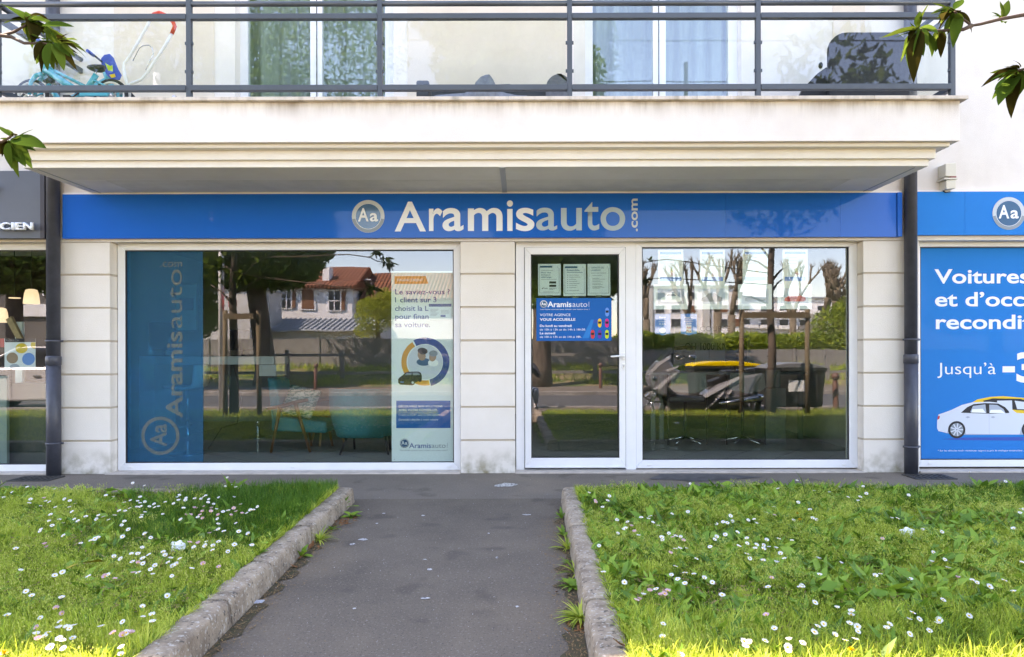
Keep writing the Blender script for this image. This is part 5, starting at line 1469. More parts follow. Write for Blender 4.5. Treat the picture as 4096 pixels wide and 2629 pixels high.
# reception counter (left room)
LC = 8.7
ct = thing('reception_counter', 'white and cyan reception counter behind the blue window film', 'counter', (U(700, LC), LC - 7, .03))
MB().box(U(505, LC), U(1095, LC), LC - 7, LC - 7 + .55, V(1456, LC), V(1424, LC)).build('counter_top', 'desk_white', ct, bevel=.004)
MB().box(U(500, LC), U(622, LC), LC - 7 - .02, LC - 7 + .5, .03, V(1424, LC) + .005).build('front_panel', 'desk_cyan', ct)
MB().box(U(1040, LC), U(1108, LC), LC - 7 - .03, LC - 7 + .35, V(1502, LC), V(1458, LC)).build('drawer_box', 'desk_white', ct)
MB().box(U(642, LC), U(1040, LC), LC - 7 + .50, LC - 7 + .53, V(1700, LC), V(1458, LC)).build('back_panel', 'desk_grey', ct)
def monitor(cx_, y, z, w_, h_, label, rot=0):
    t_ = thing('monitor', label, 'monitor', (cx_, y, z), group='computer monitors on the desks')
    MB().box(cx_ - w_ / 2, cx_ + w_ / 2, y, y + .035, z + .08, z + .08 + h_).build('casing', 'screen_black', t_, bevel=.005)
    MB().tube([(cx_, y + .05, z + .003), (cx_, y + .05, z + .2)], .018, 8).build('stand', 'black_plastic', t_)
    MB().box(cx_ - .11, cx_ + .11, y - .04, y + .14, z + .001, z + .014).build('foot', 'black_plastic', t_, bevel=.004)
    return t_
monitor(U(648, 8.9), 1.9, V(1424, LC), .36, .36, 'black monitor on the counter behind the blue film')
monitor(U(962, 8.9), 1.9, V(1424, LC), .30, .26, 'black monitor on the open end of the counter')
fp = thing('framed_poster', 'pale framed poster hanging behind the reception counter', 'poster', (U(745, 9.6), 2.6, V(1320, 9.6)))
MB().box(U(700, 9.6), U(792, 9.6), 2.60, 2.62, V(1325, 9.6), V(1130, 9.6)).build('frame', 'ink_grey', fp)
MB().rect(U(706, 9.6), U(786, 9.6), V(1319, 9.6), V(1136, 9.6), 2.598).build('print', 'paper', fp, fix=False)
MB().rect(U(720, 9.6), U(775, 9.6), V(1240, 9.6), V(1190, 9.6), 2.596).build('print_car', 'ink_blue', fp, fix=False)
def bar_stool(px_pole, Lb, label, seat=True):
    x = U(px_pole, Lb); y = Lb - 7
    t_ = thing('bar_stool', label, 'stool', (x, y, .03), group='chrome bar stools at the counter')
    MB().lathe([(.0001, 0), (.20, .0), (.205, .008), (.15, .02), (.04, .035), (.03, .05), (.0001, .05)], (x, y, .031), 24).build('base', 'chrome', t_)
    MB().tube([(x, y, .08), (x, y, .42)], .028, 12).tube([(x, y, .42), (x, y, .80)], .018, 12).build('column', 'chrome', t_)
    m = MB(); m.tube([(x - .0, y, .36)] + [(x - .02 - .16 * math.sin(PI * k / 8), y - .15 + .30 * k / 8 - .0, .36) for k in range(9)] + [(x, y, .36)], .009, 6).build('footrest', 'chrome', t_)
    m = MB(); m.smooth = True
    pts = [(-.20, .83), (-.17, .805), (-.05, .80), (.08, .80), (.15, .825), (.175, .88), (.185, 1.0), (.19, 1.08)]
    for (a, z) in pts:
        m.v += [(x + a, y - .19, z), (x + a, y + .19, z)]
    for i in range(len(pts) - 1): m.f.append([2 * i, 2 * i + 2, 2 * i + 3, 2 * i + 1]); m.mi.append(0); m.sm.append(True)
    o_ = m.build('seat', 'white_plastic', t_); sd_ = o_.modifiers.new('thick', 'SOLIDIFY'); sd_.thickness = .03
    return t_
bar_stool(749, 8.15, 'white bar stool with chrome base behind the blue film')
bar_stool(1030, 9.7, 'white bar stool with chrome base beside the patterned armchair')
# wooden armchair with palm cushion
LA = 8.25; ya = LA - 7
ac = thing('armchair', 'wooden armchair in teal fabric near the bar stool', 'armchair', (U(1180, LA), ya, .03))
def A(px, py, dy=0.0): return (U(px, LA + dy), ya + dy, V(py, LA + dy))
for (a, b, dy, nm) in (((1120, 1625), (1083, 1800), 0, 'leg'), ((1180, 1610), (1240, 1808), 0, 'leg'), ((1225, 1640), (1245, 1790), .55, 'leg'), ((1300, 1640), (1330, 1780), .55, 'leg')):
    p_, q_ = A(*a, dy), A(*b, dy); q_ = (q_[0], q_[1], .032); MB().tube([p_, q_], [.024, .016], 8).build(nm, 'wood_brown', ac)
MB().tube([A(1070, 1633), A(1130, 1622), A(1190, 1605), A(1232, 1598)], [.018, .022, .022, .018], 8).build('armrest', 'wood_brown', ac)
MB().tube([A(1240, 1610, .5), A(1290, 1598, .5), A(1330, 1596, .5)], .02, 8).build('armrest', 'wood_brown', ac)
MB().prism([(U(1075, LA), V(1725, LA)), (U(1300, LA), V(1735, LA)), (U(1300, LA), V(1690, LA)), (U(1080, LA), V(1665, LA))], 'y', ya + .05, ya + .55).build('seat', 'fabric_teal', ac, bevel=.03)
MB().prism([(U(1078, LA), V(1700, LA)), (U(1120, LA), V(1710, LA)), (U(1100, LA), V(1520, LA)), (U(1058, LA), V(1508, LA))], 'y', ya + .06, ya + .54).build('backrest', 'fabric_teal', ac, bevel=.03)
cu = MB(); cu.smooth = True
cx_, cz_ = U(1185, LA), V(1610, LA)
n = 8
for i in range(n + 1):
    for j in range(n + 1):
        u, v = i / n * 2 - 1, j / n * 2 - 1
        cu.v.append((cx_ + u * .19 + v * .05, ya + .16 - .07 * math.sqrt(max(0, (1 - u * u) * (1 - v * v))) + v * .06, cz_ + v * .17 - u * .04))
for i in range(n):
    for j in range(n):
        a = i * (n + 1) + j; cu.f.append([a, a + n + 1, a + n + 2, a + 1]); cu.mi.append(0); cu.sm.append(True)
o = cu.build('cushion', 'fabric_palm', None); tag(o, 'palm leaf patterned cushion lying in the wooden armchair', 'cushion')
sd = o.modifiers.new('thick', 'SOLIDIFY'); sd.thickness = .06; sd.offset = -1
# teal upholstered chair seen from behind
LT = 8.0; yt = LT - 7
tc_ = thing('upholstered_chair', 'teal fabric tub chair with black metal legs seen from behind', 'chair', (U(1440, LT), yt, .03))
m = MB(); m.smooth = True
pr = [(-1.0, .0), (-.97, .25), (-.9, .5), (-.8, .75), (-.68, .95), (-.5, 1.0)]
nx = 22
prow = []
for i in range(nx + 1):
    u = i / nx * 2 - 1
    a = u * 1.25
    for j in range(9):
        v = j / 8
        half = (U(1565, LT) - U(1310, LT)) / 2 * (1.0 - .24 * (1 - v) ** 2)
        z = V(1745, LT) + (V(1558, LT) - V(1745, LT)) * v
        m.v.append((U(1437, LT) + half * math.sin(a) / math.sin(1.25), yt + .42 * (1 - math.cos(a)) - .04 * math.sin(v * PI), z - .02 * (1 - abs(u) ** 4) * 0 + .0))
for i in range(nx):
    for j in range(8):
        a = i * 9 + j; m.f.append([a, a + 9, a + 10, a + 1]); m.mi.append(0); m.sm.append(True)
o = m.build('shell', 'fabric_teal', tc_); sd = o.modifiers.new('thick', 'SOLIDIFY'); sd.thickness = .06; sd.offset = 1
MB().box(U(1350, LT), U(1530, LT), yt + .05, yt + .48, V(1755, LT), V(1715, LT)).build('seat', 'fabric_teal', tc_, bevel=.03)
for (a, b, dy) in ((1382, 1355, .0), (1535, 1550, 0), (1372, 1376, .42), (1520, 1530, .42)):
    MB().tube([(U(a, LT), yt + .08 + dy, V(1748, LT)), (U(b, LT), yt + .04 + dy * 1.1, .032)], .014, 8).build('leg', 'iron_black', tc_)
# coffee table between the chairs
tb = thing('side_table', 'small round wooden table between the two armchairs', 'table', (U(1300, 9.0), 2.0, .03))
MB().lathe([(.0001, .0), (.30, .0), (.30, .025), (.0001, .025)], (U(1300, 9.0), 2.0, .42), 24).build('table_top', 'wood_pale', tb)
for a in (30, 150, 270):
    MB().tube([(U(1300, 9.0) + .12 * math.cos(R(a)), 2.0 + .12 * math.sin(R(a)), .42), (U(1300, 9.0) + .25 * math.cos(R(a)), 2.0 + .25 * math.sin(R(a)), .032)], .015, 6).build('leg', 'wood_pale', tb)
# cable hanging under the counter
cbm = MB(); cbm.tube([(U(925, 9), 2.05, V(1455, 9)), (U(945, 9), 2.0, V(1500, 9)), (U(965, 9), 2.0, V(1600, 9)), (U(960, 9), 1.9, V(1690, 9)), (U(925, 9), 1.7, V(1700, 9)), (U(900, 9), 1.5, .036)], .004, 5)
o = cbm.build('cable', 'black_plastic', None); tag(o, 'black cable dangling under the open end of the counter', 'cable')

# right room: two desks with chairs whose backs are perforated
LD_ = 9.3
dk = thing('office_desk', 'long desk with metal legs behind the perforated chairs', 'desk', (U(2860, LD_), LD_ - 7, .03))
MB().box(U(2590, LD_), U(3230, LD_), LD_ - 7, LD_ - 7 + .7, V(1492, LD_) - .03, V(1492, LD_)).build('desk_top', 'desk_grey', dk)
for a in (2606, 2640, 3030, 3200):
    MB().box(U(a, LD_), U(a + 18, LD_), LD_ - 7 + .05, LD_ - 7 + .09, .031, V(1492, LD_) - .03).build('leg', 'desk_grey', dk)
cp = thing('computer_tower', 'grey cabinet with a computer on top behind the window corner', 'cabinet', (U(3100, 8.9), 1.9, .03))
MB().box(U(3060, 8.9), U(3143, 8.9), 1.9, 2.3, .031, V(1556, 8.9)).build('cabinet', 'desk_grey', cp, bevel=.004)
MB().box(U(3062, 8.9), U(3122, 8.9), 1.9, 2.3, V(1553, 8.9), V(1482, 8.9)).build('tower', 'desk_grey', cp, bevel=.004)
MB().box(U(3060, 8.9), U(3124, 8.9), 1.88, 2.31, V(1482, 8.9), V(1477, 8.9)).build('lid', 'black_plastic', cp)
monitor(U(2745, 9.5), 2.6, V(1492, LD_), .30, .28, 'dark monitor over the perforated chair nearer the door')
monitor(U(2955, 9.5), 2.6, V(1492, LD_), .30, .40, 'dark monitor over the perforated chair nearer the cabinet')
film('perforated_grey', (0.13, 0.165, 0.155), 1.0, (1, 1, 1))
def office_chair(px0, px1, label):
    Lc = 8.75; y = Lc - 7
    t_ = thing('office_chair', label, 'office chair', (U((px0 + px1) / 2, Lc), y, .03), group='chairs with perforated backs')
    xa, xb = U(px0, Lc), U(px1, Lc); z0, z1 = V(1572, Lc), V(1497, Lc)
    nx_, nz_ = 13, 7
    m = MB()
    pts = [(xa + .02, z1), (xb - .02, z1), (xb, z0 + .06), (xb - .06, z0 + .015), ((xa + xb) / 2, z0 - .01), (xa + .06, z0 + .015), (xa, z0 + .06)]
    bk = m.poly_y(pts, y, .012).build('backrest', 'perforated_grey', t_)
    h = MB()
    for i in range(1, nx_):
        for j in range(1, nz_):
            cx_ = xa + (xb - xa) * i / nx_; cz_ = z0 + .02 + (z1 - z0 - .02) * j / nz_
            if j == 1 and (i < 3 or i > nx_ - 3): continue
            h.disc((cx_, cz_), .005, y - .0008, 6)
    ho = h.build('punched_holes', 'dark_hole', bk, fix=False); ho['kind'] = 'stuff'
    MB().poly_y(rr(U(px0 - 6, Lc), U(px1 - 5, Lc), V(1612, Lc), V(1587, Lc), .03), y + .02, .42).build('seat', 'iron_black', t_, bevel=.02)
    MB().tube([((xa + xb) / 2, y + .2, V(1612, Lc)), ((xa + xb) / 2, y + .2, .12)], .02, 8).build('column', 'iron_black', t_)
    MB().tube([(xa - .03, y + .02, .04), (xa - .03, y + .02, V(1500, Lc))], .008, 6).tube([(xb, y + .02, .04), (xb, y + .02, V(1540, Lc))], .008, 6).build('back_strut', 'iron_black', t_)
    for k_ in range(5):
        a = R(72 * k_ + 15); MB().tube([((xa + xb) / 2, y + .2, .12), ((xa + xb) / 2 + .27 * math.cos(a), y + .2 + .27 * math.sin(a), .06)], [.018, .012], 6).build('foot', 'chrome', t_)
    return t_
office_chair(2682, 2828, 'chair with grey perforated back nearer the door')
office_chair(2916, 3062, 'chair with grey perforated back nearer the grey cabinet')
wl_ = thing('wall_lettering', 'dark lettering on the wall deep inside the shop', 'lettering', (U(2850, 10.5), 3.5, V(1400, 10.5)))
MB().box(U(2700, 10.5), U(3000, 10.5), 3.505, 3.53, V(1450, 10.5), V(1290, 10.5)).build('board', 'room_wall', wl_)
text('letters', 'COURSE', U(2800, 10.5), U(2920, 10.5), V(1327, 10.5), V(1307, 10.5), 3.503, 'ink_black', wl_, bold=.01)
text('letters', 'OU 1000 KM', U(2740, 10.5), U(2910, 10.5), V(1402, 10.5), V(1374, 10.5), 3.503, 'ink_black', wl_)

# ------------------------------------------------------------------ films and posters on the windows
LP_ = 7.17; YP = .17
def q(px): return U(px, LP_)
def qz(py): return V(py, LP_)
fm = thing('window_film', 'translucent blue film with upright lettering on the left window', 'window film', (q(660), YP, qz(1848)))
MB().poly_y([(q(502), qz(1847)), (q(816), qz(1847)), (q(816), qz(1006)), (q(808), qz(1000)), (q(502), qz(1000))], .1475, .001).build('film_sheet', 'blue_film', fm)
kk = 800 / 1297.0
def f1(u): return q(450 + u * kk)
def f2(v): return qz(950 + v * kk)
text('lettering', 'Aramis', f1(357), f1(458), f2(1165), f2(605), .1465, 'film_letter', fm, bold=.02, vert=True, res=5)
text('lettering', 'auto', f1(357), f1(458), f2(585), f2(205), .1465, 'film_letter', fm, bold=-.002, vert=True, res=5)
text('lettering', '.com', f1(318), f1(460), f2(188), f2(140), .1465, 'film_letter', fm, res=4)
cc = (f1(317), f2(1280)); r_ = (f1(440) - f1(193)) / 2
MB().ring(cc, r_ * .83, r_, .1465, 0, 360, 44).build('emblem_ring', 'film_letter', fm, fix=False)
text('emblem_letter', 'Aa', f1(255), f1(355), f2(1350), f2(1205), .1465, 'film_letter', fm, bold=.02, vert=True)

ps = thing('window_poster', 'tall pale financing poster with orange and blue ring on the left window', 'poster', (q(1690), YP, qz(1846)))
MB().box(q(1566), q(1813), YP, YP + .002, qz(1846), qz(1085)).build('sheet', 'poster_translucent', ps)
def g1_(u): return q(1540 + u * 300 / 1155)
def g2_(v): return qz(1050 + v * 300 / 1155)
def h1(u): return q(1540 + u * 300 / 1127)
def h2(v): return qz(1450 + v * 300 / 1127)
y1 = YP - .0006
MB().poly_y([(g1_(148), g2_(328)), (g1_(620), g2_(328)), (g1_(670), g2_(322)), (g1_(630), g2_(208)), (g1_(148), g2_(208))], y1).build('banner', 'ink_orange', ps, fix=False)
text('lettering', 'FINANCEMENT', g1_(190), g1_(590), g2_(288), g2_(250), y1 - .0005, 'poster_white', ps, bold=.01)
for s_, a, b, v in (('Le saviez-vous ?', 158, 1000, 488), ('1 client sur 3', 155, 795, 610), ('choisit la LOA', 155, 850, 742), ('pour financer', 158, 850, 868), ('sa voiture.', 158, 695, 993)):
    text('lettering', s_, g1_(a), g1_(b), g2_(v), g2_(v - 76), y1, 'ink_blue', ps, bold=.016)
wn = thing('notice_sheet', 'small grey notice with blue header stuck over the financing poster', 'notice', (g1_(850), .164, g2_(880)))
MB().box(g1_(678), g1_(1025), .1635, .1645, g2_(884), g2_(636)).build('sheet', 'paper_teal', wn)
MB().rect(g1_(678), g1_(1025), g2_(680), g2_(636), .163).build('header', 'ink_blue', wn, fix=False)
MB().rect(g1_(858), g1_(935), g2_(838), g2_(806), .163).build('box_print', 'ink_blue', wn, fix=False)
for i in range(6):
    MB().rect(g1_(700), g1_(700 + 130 - (i % 3) * 20), g2_(722 + i * 20), g2_(716 + i * 20), .163).rect(g1_(862), g1_(1000 - (i % 2) * 20), g2_(734 + i * 11), g2_(731 + i * 11), .163).build('text_line', 'ink_grey', wn, fix=False)
c0 = (h1(600), h2(-8)); ro, ri = (h1(957) - h1(240)) / 2, (h1(860) - h1(318)) / 2
MB().ring(c0, ri * 1.0, ro * 1.03, y1, -76, 118, 40).build('ring_print', 'ink_blue', ps, fix=False)
MB().ring(c0, ri * 1.02, ro * .99, y1, 122, 282, 34).build('ring_print', 'ink_orange', ps, fix=False)
# photo inside the ring: two smiling people, printed flat
pm = MB(); pm.disc(c0, ri * .96, y1 + .0002, 30); pm.build('photo_print', 'ink_silver', ps, fix=False)
def blob(px_, py_, rx, rz, m_, y, nm, n=16, f=(g1_, g2_), rot=0):
    X, Z = f[0](px_), f[1](py_); s_ = abs(f[0](1) - f[0](0))
    return MB().poly_y([(X + s_ * (rx * math.cos(t) * math.cos(rot) - rz * math.sin(t) * math.sin(rot)), Z + s_ * (rx * math.cos(t) * math.sin(rot) + rz * math.sin(t) * math.cos(rot))) for t in [2 * PI * i / n for i in range(n)]], y).build(nm, m_, ps, fix=False)
blob(595, 1530, 110, 60, 'ink_teal', y1 - .0002, 'printed_jacket')
blob(565, 1430, 62, 82, 'ink_skin', y1 - .0004, 'printed_face', rot=.25)
blob(580, 1362, 78, 52, 'ink_black', y1 - .0006, 'printed_hair', rot=-.15)
blob(742, 1545, 80, 55, 'paper', y1 - .0003, 'printed_shirt')
blob(735, 1450, 55, 75, 'ink_skin', y1 - .0005, 'printed_face', rot=-.2)
blob(745, 1400, 68, 48, 'ink_grey', y1 - .0007, 'printed_hair')
# printed dark car
def cpoly(pts, m_, nm, f=(h1, h2), y=None, parent=None): return MB().poly_y([(f[0](a), f[1](b)) for a, b in pts], y if y is not None else y1 - .0008).build(nm, m_, parent or ps, fix=False)
cpoly([(197, 300), (197, 250), (215, 225), (262, 190), (310, 148), (360, 136), (500, 134), (535, 150), (552, 190), (553, 260), (545, 285), (520, 292), (500, 280), (445, 310), (440, 330), (410, 342), (225, 330)], 'ink_black', 'printed_car')
cpoly([(295, 190), (325, 155), (400, 150), (398, 186)], 'ink_grey', 'printed_car_glass', y=y1 - .001)
cpoly([(412, 150), (495, 148), (530, 185), (420, 190)], 'ink_grey', 'printed_car_glass', y=y1 - .001)
cpoly([(228, 283), (280, 286), (280, 300), (228, 297)], 'ink_sky', 'printed_car_plate', y=y1 - .001)
MB().disc((h1(415), h2(300)), .0125, y1 - .001, 14).build('printed_wheel', 'ink_silver', ps, fix=False)
MB().rect(h1(166), h1(982), h2(985), h2(572), y1).build('blue_box', 'poster_blue', ps, fix=False)
for s_, a, b, v, c_, bo in (('DÉCOUVREZ NOS SOLUTIONS', 204, 862, 670, 30, .02), ('AVEC VOTRE CONSEILLER.', 205, 790, 725, 30, .02), ('Crédit ou LOA*, avec ou sans apport', 205, 818, 800, 30, 0), ('Garanties adaptées à votre voiture', 205, 796, 870, 30, 0)):
    text('lettering', s_, h1(a), h1(b), h2(v), h2(v - c_), y1 - .001, 'poster_white', ps, bold=bo)
emb_c = (h1(290), h2(1210))
emblem(emb_c, (h1(362) - h1(218)) / 2, y1, ps)
text('lettering', 'Aramis', h1(360), h1(688), h2(1283), h2(1210), y1, 'ink_blue', ps, bold=.008)
text('lettering', 'auto', h1(697), h1(908), h2(1283), h2(1210), y1, 'ink_grey', ps)
text('lettering', '.com', h1(918), h1(942), h2(1290), h2(1210), y1, 'ink_grey', ps, vert=True)
text('lettering', 'Vous faisiez comment pour acheter une voiture avant ?', h1(220), h1(942), h2(1328), h2(1306), y1, 'ink_grey', ps)
for a in (138, 1018): MB().disc((h1(a), h2(1452)), .003, y1, 10).build('pin', 'ink_black', ps, fix=False)

# door notices
def d1(u): return q(2060 + u / 3.5)
def d2(v): return qz(960 + v / 3.5)
def notice(u0, u1, v0, v1, label, m_='paper_teal'):
    t_ = thing('notice_sheet', label, 'notice', (d1((u0 + u1) / 2), YP, d2(v1)), group='paper notices on the door')
    MB().box(d1(u0), d1(u1), YP, YP + .001, d2(v1), d2(v0)).build('sheet', m_, t_)
    y = YP - .0005; a, b = u0 + 18, u1 - 25
    MB().rect(d1(a), d1(a + 4), d2(v1 - 32), d2(v0 + 40), y).rect(d1(b), d1(b + 4), d2(v1 - 32), d2(v0 + 60), y).rect(d1(a), d1(b + 4), d2(v1 - 32), d2(v1 - 36), y).build('border_print', 'ink_teal', t_, fix=False)
    MB().disc((d1(u1 - 42), d2(v0 + 44)), .004, y, 14).build('round_logo', 'ink_teal', t_, fix=False)
    MB().box(d1((u0 + u1) / 2 - 45), d1((u0 + u1) / 2 + 45), YP - .0012, YP - .0008, d2(v1 + 22), d2(v1 - 4)).build('tape', 'film_letter', t_)
    return t_, y
t_, y = notice(325, 643, 337, 778, 'notice with download symbols, nearest the hinge side of the door')
MB().rect(d1(350), d1(525), d2(390), d2(364), y).build('header', 'ink_teal', t_, fix=False)
for s_, b, v in (('Nous vous', 505, 468), ('invitons à', 497, 500), ('télécharger', 520, 532)): text('lettering', s_, d1(368), d1(b), d2(v), d2(v - 21), y, 'ink_teal', t_, bold=.012)
for v in (598, 645): MB().rect(d1(482), d1(578), d2(v + 14), d2(v - 16), y).build('badge', 'ink_black', t_, fix=False)
text('lettering', '#Tous', d1(378), d1(458), d2(686), d2(668), y, 'ink_black', t_, bold=.015)
for i, v in enumerate((430, 553, 676, 686, 696, 728)): MB().rect(d1(368 if v < 600 else (480 if v < 700 else 396)), d1((535, 585, 590, 560, 540, 545)[i]), d2(v + 3), d2(v - 2), y).build('text_line', 'ink_grey', t_, fix=False)
t_, y = notice(680, 995, 340, 788, 'notice with a bulleted list, middle one on the door')
MB().rect(d1(702), d1(877), d2(397), d2(372), y).build('header', 'ink_teal', t_, fix=False)
text('lettering', 'Ensemble,', d1(727), d1(912), d2(438), d2(411), y, 'ink_teal', t_, bold=.014)
for i in range(8): MB().rect(d1(760), d1((895, 915, 858, 875, 905, 868, 860, 900)[i]), d2((495, 524, 554, 583, 612, 638, 670, 710)[i] + 3), d2((495, 524, 554, 583, 612, 638, 670, 710)[i] - 3), y).rect(d1(732), d1(745), d2((495, 524, 554, 583, 612, 638, 670, 710)[i] + 5), d2((495, 524, 554, 583, 612, 638, 670, 710)[i] - 5), y).build('list_line', 'ink_grey', t_, fix=False)
MB().rect(d1(727), d1(950), d2(460), d2(454), y).build('text_line', 'ink_teal', t_, fix=False)
t_, y = notice(1018, 1337, 338, 782, 'notice on shop capacity, nearest the handle of the door')
text('lettering', 'CAPACITÉ DE', d1(1065), d1(1245), d2(402), d2(380), y, 'ink_teal', t_, bold=.014)
text('lettering', "L'AGENCE", d1(1065), d1(1200), d2(438), d2(416), y, 'ink_teal', t_, bold=.014)
text('lettering', '12 personnes maximum', d1(1065), d1(1280), d2(472), d2(458), y, 'ink_teal', t_, bold=.006)
for v in (502, 540, 552, 577, 590, 616, 629, 653, 666, 679): MB().rect(d1(1085), d1(1180 + (v * 37) % 90), d2(v + 3), d2(v - 2), y).build('text_line', 'ink_grey', t_, fix=False)
# blue opening hours board on the door
oh = thing('opening_hours_sign', 'blue opening hours sign with six small coloured cars on the door', 'sign', (d1(824), .145, d2(1418)))
MB().box(d1(299), d1(1348), .143, .149, d2(1416), d2(819)).build('panel', 'poster_blue', oh)
y = .1425
MB().ring((d1(1120), d2(1220)), .040, .075, y + .0002, 60, 250, 30).build('watermark_ring', 'poster_blue_dark', oh, fix=False)
MB().poly_y([(d1(940), d2(1380)), (d1(1060), d2(1120)), (d1(1100), d2(1120)), (d1(1030), d2(1380))], y + .0001).build('watermark_letter', 'poster_blue_pale', oh, fix=False)
emblem((d1(402), d2(902)), (d1(454) - d1(350)) / 2, y, oh)
text('lettering', 'Aramis', d1(455), d1(790), d2(942), d2(868), y, 'poster_white', oh, bold=.02)
text('lettering', 'auto', d1(802), d1(1010), d2(942), d2(868), y, 'ink_silver', oh)
text('lettering', '.com', d1(1018), d1(1040), d2(948), d2(872), y, 'ink_silver', oh, vert=True)
text('lettering', 'Vous faisiez comment pour acheter une voiture avant ?', d1(350), d1(1042), d2(982), d2(968), y, 'poster_white', oh)
for s_, b, v, c_, bo in (('VOTRE AGENCE', 776, 1070, 34, 0), ('VOUS ACCUEILLE', 843, 1134, 34, .022), ('Du lundi au vendredi', 792, 1220, 30, .022), ('de 10h à 13h et de 14h à 18h30.', 985, 1271, 27, 0), ('Le samedi', 562, 1322, 30, .022), ('de 10h à 13h et de 14h à 18h.', 928, 1373, 27, 0)):
    text('lettering', s_, d1(348), d1(b), d2(v), d2(v - c_), y, 'poster_white', oh, bold=bo)
for (u, v, m_) in ((1286, 1015, 'ink_sky'), (1182, 1168, 'ink_yellow'), (1283, 1168, 'ink_pink'), (1084, 1325, 'ink_red'), (1182, 1325, 'ink_purple'), (1283, 1325, 'ink_lime')):
    w2 = 27; h2_ = 62
    pts = [(d1(u + w2 * math.cos(t) * (1 if abs(math.sin(t)) < .8 else .95)), d2(v - h2_ * (abs(math.sin(t)) ** .55) * (1 if math.sin(t) > 0 else -1))) for t in [2 * PI * i / 18 for i in range(18)]]
    cr = MB().poly_y(pts, y - .0002).build('printed_car', m_, oh, fix=False)
    MB().poly_y([(d1(u - 20), d2(v + 10)), (d1(u + 20), d2(v + 10)), (d1(u + 22), d2(v - 22)), (d1(u - 22), d2(v - 22))], y - .0004).build('windscreen', 'ink_black', cr, fix=False)

# display sheets and pennants in the right window
def e1(u): return q(2540 + u / 2.6667)
def e2(v): return qz(960 + v / 2.6667)
order = ('nearest the door', 'second from the door', 'third from the door', 'farthest from the door')
film('display_paper', (0.92, 0.96, 0.98), .92, (.9, .95, .95))
for i, (a, b) in enumerate(((247, 517), (692, 960), (1150, 1418), (1576, 1843))):
    t_ = thing('price_sheet', 'upright white car price sheet high in the right window, ' + order[i], 'price sheet', (e1((a + b) / 2), .20, e2(475)), group='car price sheets in the right window')
    MB().box(e1(a), e1(b), .170, .171, e2(478), e2(108)).build('sheet', 'display_paper', t_)
    y = .1695
    MB().rect(e1(a + 22), e1(b - 20), e2(158), e2(132), y).build('header_band', 'ink_sky', t_, fix=False)
    MB().rect(e1(a + 22), e1(b - 20), e2(443), e2(400), y).build('price_band', 'ink_sky', t_, fix=False)
    for j, c_ in enumerate(('ink_lime', 'ink_lime', 'ink_yellow', 'ink_orange', 'ink_red', 'ink_red')):
        MB().rect(e1(a + 135), e1(a + 155 + j * 6), e2(318 + j * 13), e2(311 + j * 13), y).build('energy_bar', c_, t_, fix=False)
    for j in range(6): MB().rect(e1(a + 25), e1(a + 120 + (j * 31) % 60), e2(180 + j * 16), e2(176 + j * 16), y).build('text_line', 'ink_grey', t_, fix=False)
for i, (a, b) in enumerate(((197, 565), (632, 1000), (1096, 1463), (1517, 1886))):
    t_ = thing('car_photo_sheet', 'landscape car photo sheet in the lower row of the right window, ' + order[i], 'photo sheet', (e1((a + b) / 2), .20, e2(745)), group='car photo sheets in the right window')
    MB().box(e1(a), e1(b), .166, .167, e2(745), e2(478)).build('sheet', 'display_paper', t_)
    y = .1655
    MB().rect(e1(a + 44), e1(b - 38), e2(686), e2(524), y).build('photo', 'ink_silver' if i != 0 else 'ink_silver_dark', t_, fix=False)
    col = ('paper', 'ink_grey', 'ink_silver_dark', 'ink_red')[i]
    u0 = a + 75; v0 = 660
    MB().poly_y([(e1(u0 + p), e2(v0 - q_)) for p, q_ in ((0, 5), (5, 35), (50, 55), (75, 85), (150, 88), (185, 55), (225, 40), (228, 8), (200, -4), (30, -4))], y - .0003).build('printed_car', col, t_, fix=False)
    MB().poly_y([(e1(u0 + p), e2(v0 - q_)) for p, q_ in ((60, 56), (80, 80), (146, 82), (172, 56))], y - .0006).build('printed_window', 'ink_grey', t_, fix=False)
    MB().rect(e1(a), e1(a + 3), e2(745), e2(478), y).rect(e1(b - 3), e1(b), e2(745), e2(478), y).build('holder_edge', 'ink_grey', t_, fix=False)
for i, (a, b, lines, lab) in enumerate(((212, 378, (('Merci', 258, 326, 838, 18), ('pour votre', 255, 330, 858, 9), ('confiance', 252, 333, 880, 12), ('4,2/5', 257, 328, 910, 20)), 'blue pennant sticker with a rating and white seal in the right window'), (489, 660, (('Meilleur', 530, 616, 840, 16), ('site web', 533, 612, 860, 9), ('automobile', 526, 622, 878, 9), ('2019', 543, 602, 908, 18)), 'blue pennant sticker with a red and white badge in the right window'))):
    t_ = thing('pennant_sticker', lab, 'sticker', (e1((a + b) / 2), YP, e2(1025)))
    MB().poly_y([(e1(a), e2(1005)), (e1(a + 50), e2(1010)), (e1((a + b) / 2), e2(1025)), (e1(b - 50), e2(1010)), (e1(b), e2(1005)), (e1(b), e2(792)), (e1(a), e2(792))], YP, .001).build('sheet', 'ink_sky', t_)
    for s_, u0, u1_, v, c_ in lines: text('lettering', s_, e1(u0), e1(u1_), e2(v), e2(v - c_), YP - .0005, 'poster_white', t_, bold=.01)
    if i == 0:
        MB().disc((e1(295), e2(970)), (e1(327) - e1(264)) / 2, YP - .0005, 24).build('seal', 'poster_white', t_, fix=False)
    else:
        MB().rect(e1(545), e1(603), e2(995), e2(915), YP - .0005).build('badge', 'poster_white', t_, fix=False)
        text('lettering', 'Auto', e1(550), e1(600), e2(950), e2(925), YP - .001, 'ink_red', t_, bold=.02)
        text('lettering', 'Plus', e1(550), e1(600), e2(990), e2(962), YP - .001, 'ink_red', t_, bold=.02)

